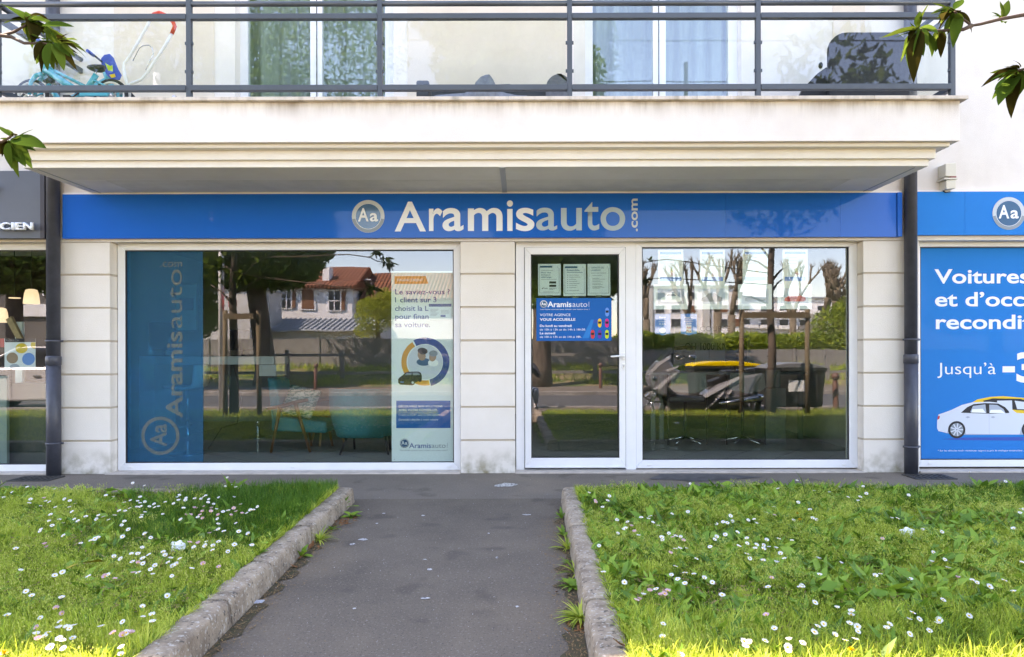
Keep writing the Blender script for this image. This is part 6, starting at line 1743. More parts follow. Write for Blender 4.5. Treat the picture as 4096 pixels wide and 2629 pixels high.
# big blue printed window on the right
bp_ = thing('printed_window_poster', 'large blue poster with silver and yellow cars filling the right hand window', 'poster', (q(4300), YP, qz(1844)))
MB().box(G3[0] + .004, G3[1], .1465, .149, G3[2] + .002, G3[3] - .002).build('sheet', 'poster_blue_pale', bp_)
def o1(u): return q(3072 + u / 1.925)
def o2(v, b=700): return qz(b + v / 1.925)
y = .1458
for s_, u0, u1_, v, c_, bo in (('Voitures neuves', 1272, 2640, 842, 104, .02), ("et d’occasion", 1276, 2400, 1018, 104, .02), ('reconditionnées', 1282, 2700, 1192, 104, .02)):
    spell(s_, o1(u0), o1(u1_), o2(v), o2(v - c_), y, 'poster_white', bp_, bold=bo)
spell('Jusqu’à', o1(1293), o1(1742), o2(386, 1300), o2(298, 1300), y, 'poster_white', bp_, bold=-.004)
MB().rect(o1(1793), o1(1888), o2(373, 1300), o2(326, 1300), y).build('lettering', 'poster_white', bp_, fix=False)
text('lettering', '3', o1(1900), o1(2044), o2(440, 1300), o2(230, 1300), y, 'poster_white', bp_, bold=.03, res=6)
text('lettering', '* Sur les véhicules neufs : remise par rapport au prix du catalogue constructeur. Aramisauto', o1(1296), o1(2050), o2(978, 1300), o2(966, 1300), y, 'poster_white', bp_)
def cp2(pts, m_, nm, yy): return MB().poly_y([(o1(a), o2(b, 1300)) for a, b in pts], yy).build(nm, m_, bp_, fix=False)
cp2([(1320, 885), (1500, 872), (2250, 868), (2300, 892), (1900, 897), (1500, 893)], 'poster_blue_dark', 'printed_shadow', y + .0003)
cp2([(1557, 605), (1600, 580), (1700, 560), (1800, 555), (1950, 568), (2100, 600), (2300, 660), (2300, 840), (1600, 840)], 'ink_yellow', 'printed_yellow_car', y)
cp2([(1640, 590), (1720, 572), (1930, 576), (2100, 625), (2250, 680), (1900, 662), (1700, 640)], 'ink_black', 'printed_window', y - .0002)
cp2([(1750, 590), (1865, 588), (1868, 658), (1760, 640)], 'ink_silver', 'printed_window', y - .0003)
cp2([(1885, 590), (1960, 600), (2100, 660), (1905, 655)], 'ink_silver', 'printed_window', y - .0003)
cp2([(1290, 800), (1290, 745), (1300, 695), (1345, 680), (1400, 660), (1480, 622), (1560, 602), (1690, 598), (1770, 606), (1840, 640), (1900, 684), (2100, 700), (2250, 720), (2300, 760), (2300, 845), (2080, 845), (2070, 800), (2020, 760), (1970, 765), (1935, 800), (1922, 850), (1510, 845), (1500, 790), (1460, 755), (1410, 760), (1380, 790), (1366, 838), (1300, 822)], 'ink_silver', 'printed_silver_car', y - .0005)
cp2([(1365, 838), (1372, 800), (1400, 765), (1440, 750), (1480, 765), (1508, 810), (1510, 846), (1922, 849), (1926, 810), (1960, 765), (2000, 760), (2300, 850), (1440, 852)], 'ink_silver_dark', 'printed_shade', y - .0004)
cp2([(1472, 682), (1520, 640), (1570, 616), (1660, 608), (1760, 612), (1812, 640), (1852, 684), (1700, 690)], 'ink_black', 'printed_window', y - .0008)
cp2([(1545, 675), (1565, 630), (1660, 618), (1668, 684), (1550, 680)], 'ink_silver_dark', 'printed_window', y - .001)
cp2([(1690, 620), (1750, 622), (1800, 655), (1815, 685), (1690, 684)], 'ink_silver_dark', 'printed_window', y - .001)
cp2([(1560, 655), (1640, 652), (1664, 684), (1552, 680)], 'paper', 'printed_seat', y - .0012)
cp2([(1700, 660), (1780, 660), (1812, 686), (1692, 684)], 'paper', 'printed_seat', y - .0012)
cp2([(1838, 665), (1862, 668), (1870, 688), (1846, 690)], 'ink_silver', 'printed_mirror', y - .0012)
cp2([(1292, 735), (1296, 705), (1312, 708), (1306, 728)], 'ink_red', 'printed_tail_light', y - .001)
cp2([(1688, 690), (1690, 690), (1690, 845), (1688, 845)], 'ink_silver_dark', 'printed_door_line', y - .001)
for a in (1525, 1718): cp2([(a - 18, 716), (a, 708), (a + 20, 716), (a, 725)], 'ink_silver_dark', 'printed_handle', y - .001)
for a in (1440, 2005):
    c_ = (o1(a), o2(812, 1300)); r0 = 66 / 1.925 / 2765 * LP_
    wl2 = MB().disc(c_, r0, y - .0012, 28).build('printed_tyre', 'ink_black', bp_, fix=False)
    MB().disc(c_, r0 * .76, y - .0014, 28).build('printed_rim', 'ink_grey', wl2, fix=False)
    m = MB()
    for k_ in range(9):
        t = 2 * PI * k_ / 9; d = .10
        m.poly_y([(c_[0] + r0 * .1 * math.cos(t - .6), c_[1] + r0 * .1 * math.sin(t - .6)), (c_[0] + r0 * .74 * math.cos(t - d), c_[1] + r0 * .74 * math.sin(t - d)), (c_[0] + r0 * .74 * math.cos(t + d), c_[1] + r0 * .74 * math.sin(t + d)), (c_[0] + r0 * .1 * math.cos(t + .6), c_[1] + r0 * .1 * math.sin(t + .6))], y - .0016)
    m.build('printed_spokes', 'ink_silver', wl2, fix=False)

# optician's room
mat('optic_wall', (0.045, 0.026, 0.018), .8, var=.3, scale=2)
mat('optic_cabinet', (0.22, 0.30, 0.30), .4)
mat('optic_panel', (0.05, 0.065, 0.065), .4)
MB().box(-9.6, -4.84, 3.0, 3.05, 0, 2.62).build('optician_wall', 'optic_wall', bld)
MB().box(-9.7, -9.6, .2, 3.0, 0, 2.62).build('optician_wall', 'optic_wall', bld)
struct('optician_floor', MB().quad((-9.6, .21, .03), (-4.84, .21, .03), (-4.84, 3.0, .03), (-9.6, 3.0, .03)), 'floor_tiles', fix=False)
mat('lamp_shade_lit', (0.7, 0.5, 0.3), .5, emit=.11, emitc=(1.0, .84, .62))
def s1(u): return 0 + u / 1.621
def s2(v): return 950 + v / 1.621
for (u, v, lb) in ((205, 375, 'lit cream pendant lamp in the optician shop, the higher one'), (2, 495, 'lit cream pendant lamp in the optician shop, cut by the picture edge')):
    L = 8.2; X, Z = U(s1(u), L), V(s2(v), L)
    t_ = thing('pendant_lamp', lb, 'lamp', (X, L - 7, Z), group='pendant lamps of the optician')
    MB().lathe([(.03, .085), (.058, .075), (.072, .03), (.082, -.05), (.085, -.09), (.082, -.09), (.07, .03), (.03, .08)], (X, L - 7, Z), 20).build('lamp_shade', 'lamp_shade_lit', t_)
    MB().tube([(X, L - 7, Z + .08), (X, L - 7, 2.6)], .004, 5).build('cord', 'black_plastic', t_)
cl_ = thing('ceiling_light', 'small lit oval ceiling light behind the pendant lamps', 'ceiling light', (U(59, 9), 2.0, V(1189, 9)))
MB().lathe([(.0001, 0), (.065, 0), (.065, .012), (.0001, .012)], (U(59, 9), 2.0, V(1190, 9)), 20).build('diffuser', 'lamp_shade_lit', cl_)
MB().tube([(U(59, 9), 2, V(1189, 9) + .01), (U(59, 9), 2, 2.6)], .004, 5).build('rod', 'black_plastic', cl_)
cbt = thing('display_cabinet', 'pale display cabinet low in the optician window', 'cabinet', (U(80, 7.5), .6, .03))
MB().box(U(-300, 7.4), U(26, 7.4), .40, .44, .031, V(1500, 7.4)).build('side_panel', 'optic_cabinet', cbt)
MB().box(U(27, 7.5), U(190, 7.5), .5, .9, .031, V(1530, 7.5)).build('front_panel', 'optic_panel', cbt)
st_ = thing('display_figures', 'pale wooden display strips leaning in the optician window', 'display stand', (U(55, 7.8), .8, V(1450, 7.8)))
MB().prism([(U(28, 7.8), V(1275, 7.8)), (U(48, 7.8), V(1262, 7.8)), (U(100, 7.8), V(1365, 7.8)), (U(80, 7.8), V(1370, 7.8))], 'y', .78, .82).build('strip', 'wood_pale', st_)
MB().box(U(50, 7.8), U(78, 7.8), .84, .88, V(1530, 7.8), V(1283, 7.8)).build('upright', 'paper', st_)
op = thing('window_poster', 'white sunglasses poster in the optician window', 'poster', (q(80), YP, qz(1475)))
MB().box(q(18), q(142), YP, YP + .001, qz(1471), qz(1350)).build('sheet', 'poster_white', op)
y = YP - .0006
MB().rect(q(20), q(142), qz(1365), qz(1350), y).build('top_band', 'ink_black', op, fix=False)
text('lettering', 'Face à Cie', q(26), q(76), qz(1362), qz(1353), y - .0004, 'ink_grey', op)
for (u, v, rx, rz, m_, rot) in ((140, 712, 40, 33, 'ink_yellow', .1), (80, 775, 38, 36, 'ink_skin', -.2), (185, 782, 42, 40, 'ink_sky', .3), (95, 835, 33, 22, 'ink_silver_dark', 0), (225, 690, 26, 26, 'ink_yellow', 0)):
    pts = []
    for i in range(18):
        t = 2 * PI * i / 18; pts.append((min(q(141.5), q(s1(u + rx * math.cos(t) * math.cos(rot) - rz * math.sin(t) * math.sin(rot)))), max(qz(1470.5), min(qz(1366), qz(s2(v - rx * math.cos(t) * math.sin(rot) - rz * math.sin(t) * math.cos(rot)))))))
    MB().poly_y(pts, y).build('printed_lens', m_, op, fix=False)
rs = MB().rect(q(0), q(17), qz(1385), qz(1350), YP); o = rs.build('red_sticker', 'ink_red', None, fix=False); tag(o, 'red sticker beside the sunglasses poster at the picture edge', 'sticker')
# ------------------------------------------------------------------ the other side of the street (seen mirrored in the glass)
mat('house_wall', (0.88, 0.88, 0.88), .9, var=.12, scale=1)
mat('house_wall_dark', (0.17, 0.16, 0.15), .9, var=.3, scale=1)
mat('house_wall_grey', (0.60, 0.60, 0.60), .9, var=.2, scale=1)
def tile_roof(name, c, c2):
    m = mat(name, c, .9, col2=c2, scale=2.5)
    t = m.node_tree; b = t.nodes['Principled BSDF']; g_ = t.nodes.new('ShaderNodeNewGeometry')
    w_ = t.nodes.new('ShaderNodeTexWave'); w_.bands_direction = 'Z'; w_.wave_profile = 'SAW'; w_.inputs['Scale'].default_value = 1.4
    w2 = t.nodes.new('ShaderNodeTexWave'); w2.bands_direction = 'X'; w2.inputs['Scale'].default_value = 1.3
    t.links.new(g_.outputs['Position'], w_.inputs['Vector']); t.links.new(g_.outputs['Position'], w2.inputs['Vector'])
    ad = t.nodes.new('ShaderNodeMath'); ad.operation = 'ADD'; t.links.new(w_.outputs['Fac'], ad.inputs[0]); t.links.new(w2.outputs['Fac'], ad.inputs[1])
    bp = t.nodes.new('ShaderNodeBump'); bp.inputs['Distance'].default_value = .12; bp.inputs['Strength'].default_value = 1
    t.links.new(ad.outputs[0], bp.inputs['Height']); t.links.new(bp.outputs[0], b.inputs['Normal']); return m
tile_roof('roof_tiles', (0.32, 0.115, 0.055), (0.17, 0.065, 0.04))
mat('zinc_roof', (0.36, 0.40, 0.44), .5, var=.2, scale=1.2)
mat('shutter_brown', (0.20, 0.085, 0.04), .6)
mat('window_dark', (0.03, 0.035, 0.045), .15)
mat('bark', (0.17, 0.13, 0.10), .95, col2=(0.07, 0.055, 0.045), scale=9, stretch=(1, 1, .25), bump=1, bscale=25)
mat('bark_pale', (0.25, 0.20, 0.14), .95, col2=(0.12, 0.10, 0.075), scale=9, bump=.8, bscale=20)
mat('concrete_wall', (0.30, 0.29, 0.28), .9, var=.25, scale=1.5)
mat('fence_grey', (0.24, 0.23, 0.22), .8)
mat('bollard_brown', (0.16, 0.075, 0.055), .5)
mat('verge', (0.30, 0.22, 0.12), .95, col2=(0.09, 0.13, 0.03), scale=1.3, bump=.6, bscale=8, ramp=(.42, .56))
leaf_mat('tree_leaf', [(0.0, (.04, .09, .012)), (.5, (.09, .18, .022)), (1.0, (.20, .31, .04))], trans=.4)
leaf_mat('tree_leaf_bright', [(0.0, (.18, .24, .02)), (.5, (.36, .42, .04)), (1.0, (.55, .58, .08))], trans=.4)
leaf_mat('hedge_leaf', [(0.0, (.09, .16, .012)), (.5, (.24, .34, .03)), (1.0, (.46, .52, .05))], trans=.3)

def cloud(name, blobs, n, size, m, parent=None, lab=None, cat=None, kind=None, droop=0.0, seed=1):
    """leaf-sized faces spread through the volume of several uneven clumps"""
    r = np.random.default_rng(seed)
    vol = np.array([b[3] * b[4] * b[5] for b in blobs]); pick = r.choice(len(blobs), n, p=vol / vol.sum())
    B = np.array(blobs)[pick]
    d = r.normal(size=(n, 3)); d /= np.linalg.norm(d, axis=1)[:, None]; rad = r.uniform(.25, 1, n) ** .45
    c = B[:, :3] + d * rad[:, None] * B[:, 3:6]
    sub = .5 + .5 * np.sin(c[:, 0] * 2.3 + 2 * np.sin(c[:, 2] * 1.7)) * np.sin(c[:, 1] * 2.1 + 1.3) * np.sin(c[:, 2] * 2.6 + c[:, 0])
    keep = r.uniform(0, 1, n) < .35 + sub; c = c[keep]; n = len(c)
    a = r.normal(size=(n, 3)); a /= np.linalg.norm(a, axis=1)[:, None]; a[:, 2] -= droop; a /= np.linalg.norm(a, axis=1)[:, None]
    b = np.cross(a, r.normal(size=(n, 3))); b /= np.linalg.norm(b, axis=1)[:, None]
    s = size * r.uniform(.6, 1.3, n)[:, None]
    Vv = np.stack([c - a * s, c + b * s * .38, c + a * s, c - b * s * .38], 1)
    o = np_mesh(name, Vv.reshape(-1, 3), None, m, np.repeat(np.clip(r.normal(.5, .22, n), 0, 1), 4), parent, F4=(np.arange(n) * 4)[:, None] + [0, 1, 2, 3])
    if lab: tag(o, lab, cat)
    if kind: o['kind'] = kind
    return o
def limbs(parent, base, segs, m='bark', name='branch'):
    for pts, r0, r1 in segs:
        k = len(pts); MB().tube(pts, [r0 + (r1 - r0) * i / (k - 1) for i in range(k)], 8).build(name, m, parent)

vg = MB()
for i in range(41):
    x = -60 + 3 * i
    vg.v += [(x, -16.8, -.008), (x, -19.5, .22), (x, -23.2, .55), (x, -34, .6), (x, -130, .6)]
for i in range(40):
    for j in range(4):
        a = i * 5 + j; vg.f.append([a, a + 5, a + 6, a + 1]); vg.mi.append(0); vg.sm.append(True)
struct('verge', vg, 'verge')
x = rng.uniform(-22, 18, 26000); y = rng.uniform(-23, -17.0, 26000); kk_ = clump(x, y, 1.5, 3.0) > .42; x, y = x[kk_], y[kk_]
zz_ = np.interp(-y, [16.8, 19.5, 23.2], [0, .22, .55])
blades('verge_grass', x, y, zz_ - .01, rng.uniform(.08, .32, len(x)), rng.uniform(.015, .03, len(x)), rng.uniform(.2, .9, len(x)), 'grass', 'rough grass on the verge across the road')

# house with tiled roof
LH = 45.0; yh = RY(LH)
def hp(px, py): return (U(px, LH), V(py, LH))
hs = thing('house', 'white two storey house with a red tiled roof across the street', 'house', (U(1300, LH), yh - 4, .6))
X0, X1, X2 = U(1030, LH), U(1410, LH), U(1880, LH)
MB().box(X0, X1, yh - 8, yh, .5, V(1150, LH)).build('wall', 'house_wall', hs)
MB().box(X1 + .01, X2, yh - 8, yh - 1.2, .5, V(1185, LH)).build('side_wall', 'house_wall', hs)
zr = V(1140, LH)
MB().prism([(yh + .5, zr - .05), (yh - 4, V(1040, LH)), (yh - 8.5, zr), (yh - 8.5, zr - .2), (yh + .5, zr - .22)], 'x', X0 - .4, X1 + .3).build('roof', 'roof_tiles', hs)
MB().prism([(yh - .6, V(1190, LH)), (yh - 5, V(1058, LH)), (yh - 9, V(1190, LH)), (yh - .6, V(1198, LH))], 'x', X1 + .31, X2 + .5).build('roof', 'roof_tiles', hs)
MB().box(U(1120, LH), U(1145, LH), yh - 4.4, yh - 3.6, V(1060, LH), V(1008, LH)).build('chimney', 'house_wall', hs)
MB().obox((U(1420, LH), yh - 2.6, V(1124, LH)), (1, 0, 0), (0, 1, .63), (0, -.63, 1), .6, .65, .05).build('roof_window', 'zinc_roof', hs)
MB().box(U(1285, LH), U(1310, LH), yh - 1.5, yh - .6, V(1120, LH), V(1065, LH)).build('dormer', 'house_wall', hs)
def hwin(px0, px1, py0, py1, kind, yy=None):
    yy = yh if yy is None else yy
    f = MB().box(U(px0, LH), U(px1, LH), yy + .002, yy + .08, V(py1, LH), V(py0, LH)).build('window', 'house_wall', hs)
    m_ = {'shut': 'shutter_brown', 'glass': 'window_dark'}[kind]
    MB().box(U(px0 + 6, LH), U(px1 - 6, LH), yy + .081, yy + .10, V(py1 - 5, LH), V(py0 + 5, LH)).build('pane', m_, f)
    if kind == 'glass':
        MB().box(U((px0 + px1) / 2 - 2, LH), U((px0 + px1) / 2 + 2, LH), yy + .101, yy + .12, V(py1 - 5, LH), V(py0 + 5, LH)).box(U(px0 + 6, LH), U(px1 - 6, LH), yy + .101, yy + .115, V((py0 + py1) / 2 + 2, LH), V((py0 + py1) / 2 - 2, LH)).build('glazing_bar', 'pvc_white', f)
        MB().box(U(px1 + 1, LH), U(px1 + 14, LH), yy + .03, yy + .10, V(py1 - 5, LH), V(py0 + 5, LH)).build('shutter', 'shutter_brown', f)
hwin(1122, 1168, 1155, 1236, 'glass'); hwin(1204, 1266, 1153, 1240, 'shut'); hwin(1313, 1368, 1158, 1244, 'glass'); hwin(1436, 1470, 1235, 1290, 'glass', yh - 1.2)
ln = thing('lean_to', 'long grey zinc roofed annex in front of the white house', 'annex', (U(1280, 41), RY(41), .6))
LL = 41.0; yl_ = RY(LL)
MB().box(U(1060, LL), U(1500, LL), yl_ - 1.5, yl_, .5, V(1325, LL)).build('wall', 'house_wall_grey', ln)
MB().prism([(yl_ + .4, V(1322, LL)), (yl_ - 3, V(1276, LL) + .15), (yl_ - 3, V(1284, LL)), (yl_ + .4, V(1327, LL))], 'x', U(1050, LL), U(1515, LL)).build('roof', 'zinc_roof', ln)
for i in range(22):
    xx = U(1055, LL) + i * (U(1510, LL) - U(1055, LL)) / 21
    MB().obox((xx, yl_ - 1.3, (V(1322, LL) + V(1276, LL) + .15) / 2 + .05), (1, 0, 0), (0, -3.4, V(1276, LL) + .15 - V(1322, LL)), (0, 0, 1), .03, 1.72, .04).build('standing_seam', 'zinc_roof', ln)
gg = thing('garage_wall', 'pale windowless gable wall beside the white house', 'building', (U(900, 38), RY(38), .5))
MB().box(U(790, 38), U(1000, 38), RY(38) - 5, RY(38), .4, V(1145, 38)).build('wall', 'house_wall_grey', gg)
MB().box(U(780, 38), U(1010, 38), RY(38) - 5.2, RY(38) + .2, V(1145, 38), V(1138, 38)).build('roof', 'zinc_roof', gg)
ob = thing('corner_building', 'grey rendered building across the road, mirrored in the optician window', 'building', (U(0, 34), RY(34) - 3, .4))
MB().box(U(-420, 34), U(330, 34), RY(34) - 6, RY(34), .3, V(985, 34)).build('wall', 'house_wall_dark', ob)
MB().box(U(-430, 34), U(340, 34), RY(34) - 6.2, RY(34) + .25, V(985, 34), V(978, 34)).build('roof', 'zinc_roof', ob)
for a_ in (-120, 40, 175):
    f = MB().box(U(a_, 34), U(a_ + 62, 34), RY(34) + .002, RY(34) + .07, V(1180, 34), V(1085, 34)).build('window', 'pvc_white', ob)
    MB().box(U(a_ + 5, 34), U(a_ + 57, 34), RY(34) + .071, RY(34) + .09, V(1175, 34), V(1090, 34)).build('pane', 'window_dark', f)
MB().box(U(60, 34), U(330, 34), RY(34) + .002, RY(34) + .12, V(1262, 34), V(1215, 34)).build('shop_fascia', 'house_wall', ob)
# concrete panel walls behind the verge
def panel_wall(x0, x1, L, zt, label, step=2.4):
    t_ = thing('garden_wall', label, 'wall', ((x0 + x1) / 2, RY(L), .4))
    x = x0
    while x < x1 - .1:
        MB().box(x, min(x + step - .05, x1), RY(L) - .08, RY(L), .3, zt).build('wall_panel', 'concrete_wall', t_)
        MB().box(x - .07, x + .02, RY(L) - .12, RY(L) + .04, .3, zt + .04).build('wall_post', 'concrete_wall', t_)
        x += step
    return t_
panel_wall(-16, 4.6, 30.2, V(1356, 30.2), 'concrete panel garden wall across the road in front of the white house')
panel_wall(4.8, 20, 30.2, V(1402, 30.2), 'low concrete panel wall under the hedge across the road')
# post and rail fence on the verge
fn = thing('verge_fence', 'grey post and rail fence with wire mesh along the verge', 'fence', (-2, -18.3, .1))
xs_ = [U(p, 25.5) for p in (640, 780, 920, 1146, 1366, 1590, 1810, 2030)] + [U(2387, 25), U(2620, 25), U(2860, 25), U(3100, 25), U(3340, 25), U(3580, 25)]
for x_ in xs_: MB().box(x_ - .07, x_ + .07, -18.35, -18.22, .02, V(1408, 25.5) + .08).build('post', 'fence_grey', fn)
for a_, b_ in zip(xs_[:-1], xs_[1:]):
    for z_ in (V(1420, 25.5), V(1490, 25.5)): MB().box(a_ + .071, b_ - .071, -18.33, -18.25, z_ - .05, z_ + .05).build('rail', 'fence_grey', fn)
def bollard(px, Lb, label):
    x_, y_ = U(px, Lb), RY(Lb)
    t_ = thing('bollard', label, 'bollard', (x_, y_, 0), group='brown bollards along the street')
    MB().lathe([(.055, 0), (.055, .62), (.045, .64), (.045, .68)], (x_, y_, -.01), 12).build('post', 'bollard_brown', t_)
    MB().ball((x_, y_, .74), .075).build('ball_top', 'bollard_brown', t_); return t_
bollard(1263, 22.5, 'brown ball topped bollard across the road, mirrored in the left window')
bollard(2403, 22.5, 'brown ball topped bollard across the road, mirrored in the door')
bollard(3344, 12.9, 'brown bollard on the near pavement, mirrored at the edge of the right window')

# trees across the road
def big_tree(name, px, L, r0, htop, blobs, n, label, m='tree_leaf', size=.16, lean=0.0, seed=2, forks=()):
    x_, y_ = U(px, L), RY(L)
    t_ = thing(name, label, 'tree', (x_, y_, 0))
    MB().tube([(x_, y_, -.05), (x_ + .02, y_, .6), (x_ + lean * .4, y_, 2.0), (x_ + lean, y_, 3.6), (x_ + lean * 1.6, y_, htop)], [r0 * 1.25, r0, r0 * .92, r0 * .85, r0 * .4], 14).build('trunk', 'bark', t_)
    for f in forks: limbs(t_, None, [(f, r0 * .4, .05)])
    cloud('crown', blobs, n, size, m, t_, seed=seed)
    return t_
xa, yA = U(1045, 24.5), RY(24.5)
big_tree('large_tree', 1060, 24.5, .36, 8.5, [(xa - .9, yA + .5, 4.3, 1.5, 1.5, .95), (xa + .9, yA + .6, 4.25, 1.5, 1.4, .9), (xa - 1.9, yA + .6, 4.7, 1.2, 1.4, 1.0), (xa - .3, yA, 4.6, 2.4, 2.4, 1.25), (xa - 1.5, yA + .6, 5.2, 2.4, 2.3, 1.6), (xa + 1.0, yA + .4, 5.4, 1.9, 2.3, 1.5), (xa - .5, yA, 6.4, 3.2, 3, 1.2)], 42000,
         'large leafy tree with a thick leaning trunk across the road, mirrored in the left window', lean=-.35, forks=(((xa, yA, 3.2), (xa - 1.2, yA, 4.6), (xa - 2.2, yA, 6)), ((xa - .2, yA, 3.5), (xa + 1.2, yA, 5.5), (xa + 2.2, yA, 7.5))), seed=3)
cloud('upper_crown', [(xa, yA, 8.5, 4.4, 4, 2.6), (xa + 2.2, yA, 11.5, 3.6, 3.5, 3.0), (xa - 2.0, yA, 10.5, 4, 3.6, 3), (xa + .5, yA, 14, 3.4, 3, 2.2)], 30000, .12, 'tree_leaf', bpy.data.objects['large_tree'], seed=33)
xc, yC = U(640, 22), RY(22)
big_tree('leafy_tree', 640, 22, .2, 5.0, [(xc, yC, 3.6, 1.9, 1.4, 1.5), (xc + .7, yC, 2.4, 1.3, 1.0, .9), (xc - 1.0, yC, 2.2, 1.3, 1.0, .9), (xc, yC, 5.2, 2.0, 1.6, 1.3)], 30000, 'dense low crowned tree beside the garage wall, mirrored in the blue film', size=.12, seed=12)
xb, yB = U(2165, 24), RY(24)
tB = big_tree('large_tree', 2165, 24, .33, 8.5, [(xb + .2, yB + .3, 5.5, 2.0, 2.3, 1.5), (xb + .9, yB + .6, 3.75, 1.55, 1.0, 1.15), (xb + .2, yB + .3, 3.2, .8, .8, .9), (xb + .4, yB, 7.6, 2.7, 3, 2.2), (xb - .6, yB, 10.3, 2.9, 3.2, 2.4), (xb - 2.0, yB, 12.6, 2.6, 3, 2.0)], 34000,
         'large leafy tree with dark straight trunk across the road, mirrored in the door', seed=5, forks=(((xb, yB, 3.6), (xb + 1.0, yB, 5.6), (xb + 1.6, yB, 7.5)),))
cloud('low_foliage', [(U(2210, 24), RY(24) + .4, V(1120, 24), .85, .8, 1.35), (U(2370, 24), RY(24) + .5, V(1105, 24), .85, .8, 1.2), (U(2440, 24), RY(24) + .5, V(1080, 24), .5, .6, .9)], 17000, .14, 'tree_leaf', tB, seed=44)
xd, yD = U(3980, 27), RY(27)
big_tree('large_tree', 3980, 27, .28, 8, [(xd, yD, 4.2, 2.6, 2.2, 2.0), (xd - .6, yD, 7, 3.4, 3, 2.4), (xd + 2, yD, 5.5, 3, 2.4, 2.2), (xd - 1.5, yD + .5, 2.6, 1.6, 1.2, .9)], 30000, 'broad leafy tree across the road, mirrored over the blue printed window', size=.15, seed=21)
xe, yE = U(60, 21), RY(21)
big_tree('large_tree', 60, 21, .25, 6.5, [(xe, yE, 4.2, 2.2, 2, 1.3), (xe + .6, yE, 5.8, 2.4, 2, 1.6), (xe - 2, yE, 4.4, 2, 1.6, 1.4)], 22000, 'leafy tree across the road, mirrored in the optician window', size=.14, seed=22)
big_tree('garden_tree', 1510, 34, .12, 4.4, [(U(1500, 34), RY(34), V(1262, 34), 1.0, .9, 1.0), (U(1550, 34), RY(34), V(1222, 34), .9, .8, .8), (U(1462, 34), RY(34), V(1230, 34), .5, .6, .5), (U(1470, 34), RY(34), V(1325, 34), .7, .7, .4), (U(1540, 34), RY(34), V(1195, 34), .5, .5, .6)], 9000, 'yellow green garden tree in front of the tiled roof', m='tree_leaf_bright', size=.055, seed=8)
# hedge and shrubs
hb = [(U(p, 32), RY(32) - .6, 1.45 + .12 * math.sin(p), 1.5, .8, .62) for p in range(2560, 3560, 110)]
cloud('hedge', hb, 42000, .09, 'hedge_leaf', None, 'trimmed green hedge over the low wall, mirrored in the right window', 'hedge', seed=4)
cloud('shrub', [(U(3370, 33), RY(33), 2.2, 1.5, 1.2, 1.3), (U(3450, 33), RY(33), 2.6, 1.5, 1.2, 1.5)], 12000, .08, 'hedge_leaf', None, 'loose green shrub rising above the hedge, mirrored at the window edge', 'shrub', seed=14)

# pollarded bare trees
def pollard(px, L, top_py, lean, label, seed, r0=.17, spread=1.0):
    x_, y_ = U(px, L), RY(L); r = random.Random(seed); zt = V(top_py, L)
    t_ = thing('pollarded_tree', label, 'tree', (x_, y_, .5), group='bare pollarded trees beyond the hedge')
    zk = .5 + (zt - .5) * .45
    MB().tube([(x_, y_, .4), (x_ + lean * .4, y_, .5 + (zk - .5) * .5), (x_ + lean, y_, zk)], [r0 * 1.1, r0 * .95, r0], 8).build('trunk', 'bark_pale', t_)
    def grow(p, d, l, rr_, dep):
        pts = [p]; q_ = p
        for k in range(3):
            d = (d + Vector((r.uniform(-.22, .22), r.uniform(-.2, .2), .10))).normalized(); q_ = q_ + d * l / 3; pts.append(q_)
        m = MB(); m.tube(pts, [rr_, rr_ * .85, rr_ * .8, rr_ * .95], 6)
        if dep <= 0:
            m.ball(tuple(q_), rr_ * 1.25, 6, 4)
            for k in range(7):
                dd = (d + Vector((r.uniform(-.8, .8), r.uniform(-.8, .8), r.uniform(.1, .9)))).normalized()
                m.tube([q_, q_ + dd * r.uniform(.25, .55)], [rr_ * .35, .008], 4)
        m.build('branch', 'bark_pale', t_)
        if dep > 0:
            for k in range(r.choice((2, 2, 3))):
                grow(q_, (d + Vector((r.uniform(-.75, .75) * spread, r.uniform(-.5, .5), r.uniform(.1, .6)))).normalized(), l * r.uniform(.6, .85), rr_ * .68, dep - 1)
    top = Vector((x_ + lean, y_, zk)); l0 = (zt - zk) * .42
    for k in range(3):
        grow(top, Vector((r.uniform(-.6, .6) * spread, r.uniform(-.4, .4), 1)).normalized(), l0, r0 * .65, 2)
    return t_
for i, (px, L, tp, ln_, r0, sp, lb) in enumerate(((2585, 40, 1070, .0, .26, .5, 'bare pollarded tree nearest the door edge of the mirrored view'), (2770, 44, 1060, -.3, .22, .6, 'bare pollarded tree behind the price sheets nearer the door'), (2870, 42, 1010, 0, .24, 1.0, 'wide bare pollarded tree in the middle of the mirrored view'),
        (2925, 38, 1030, .0, .22, .35, 'tall narrow pollarded tree right beside the wide one'), (3170, 44, 1060, 0, .22, 1.0, 'bare pollarded tree behind the fourth photo sheet'), (3255, 40, 1060, .6, .24, .7, 'leaning pollarded tree in front of the white flats'), (3330, 38, 1085, .2, .22, 1.2, 'bushy topped pollarded tree in front of the white flats'), (3385, 40, 1120, -.3, .20, 1.0, 'pollarded tree at the far edge of the mirrored flats'))):
    pollard(px, L, tp, ln_, lb, 30 + i, r0, sp)

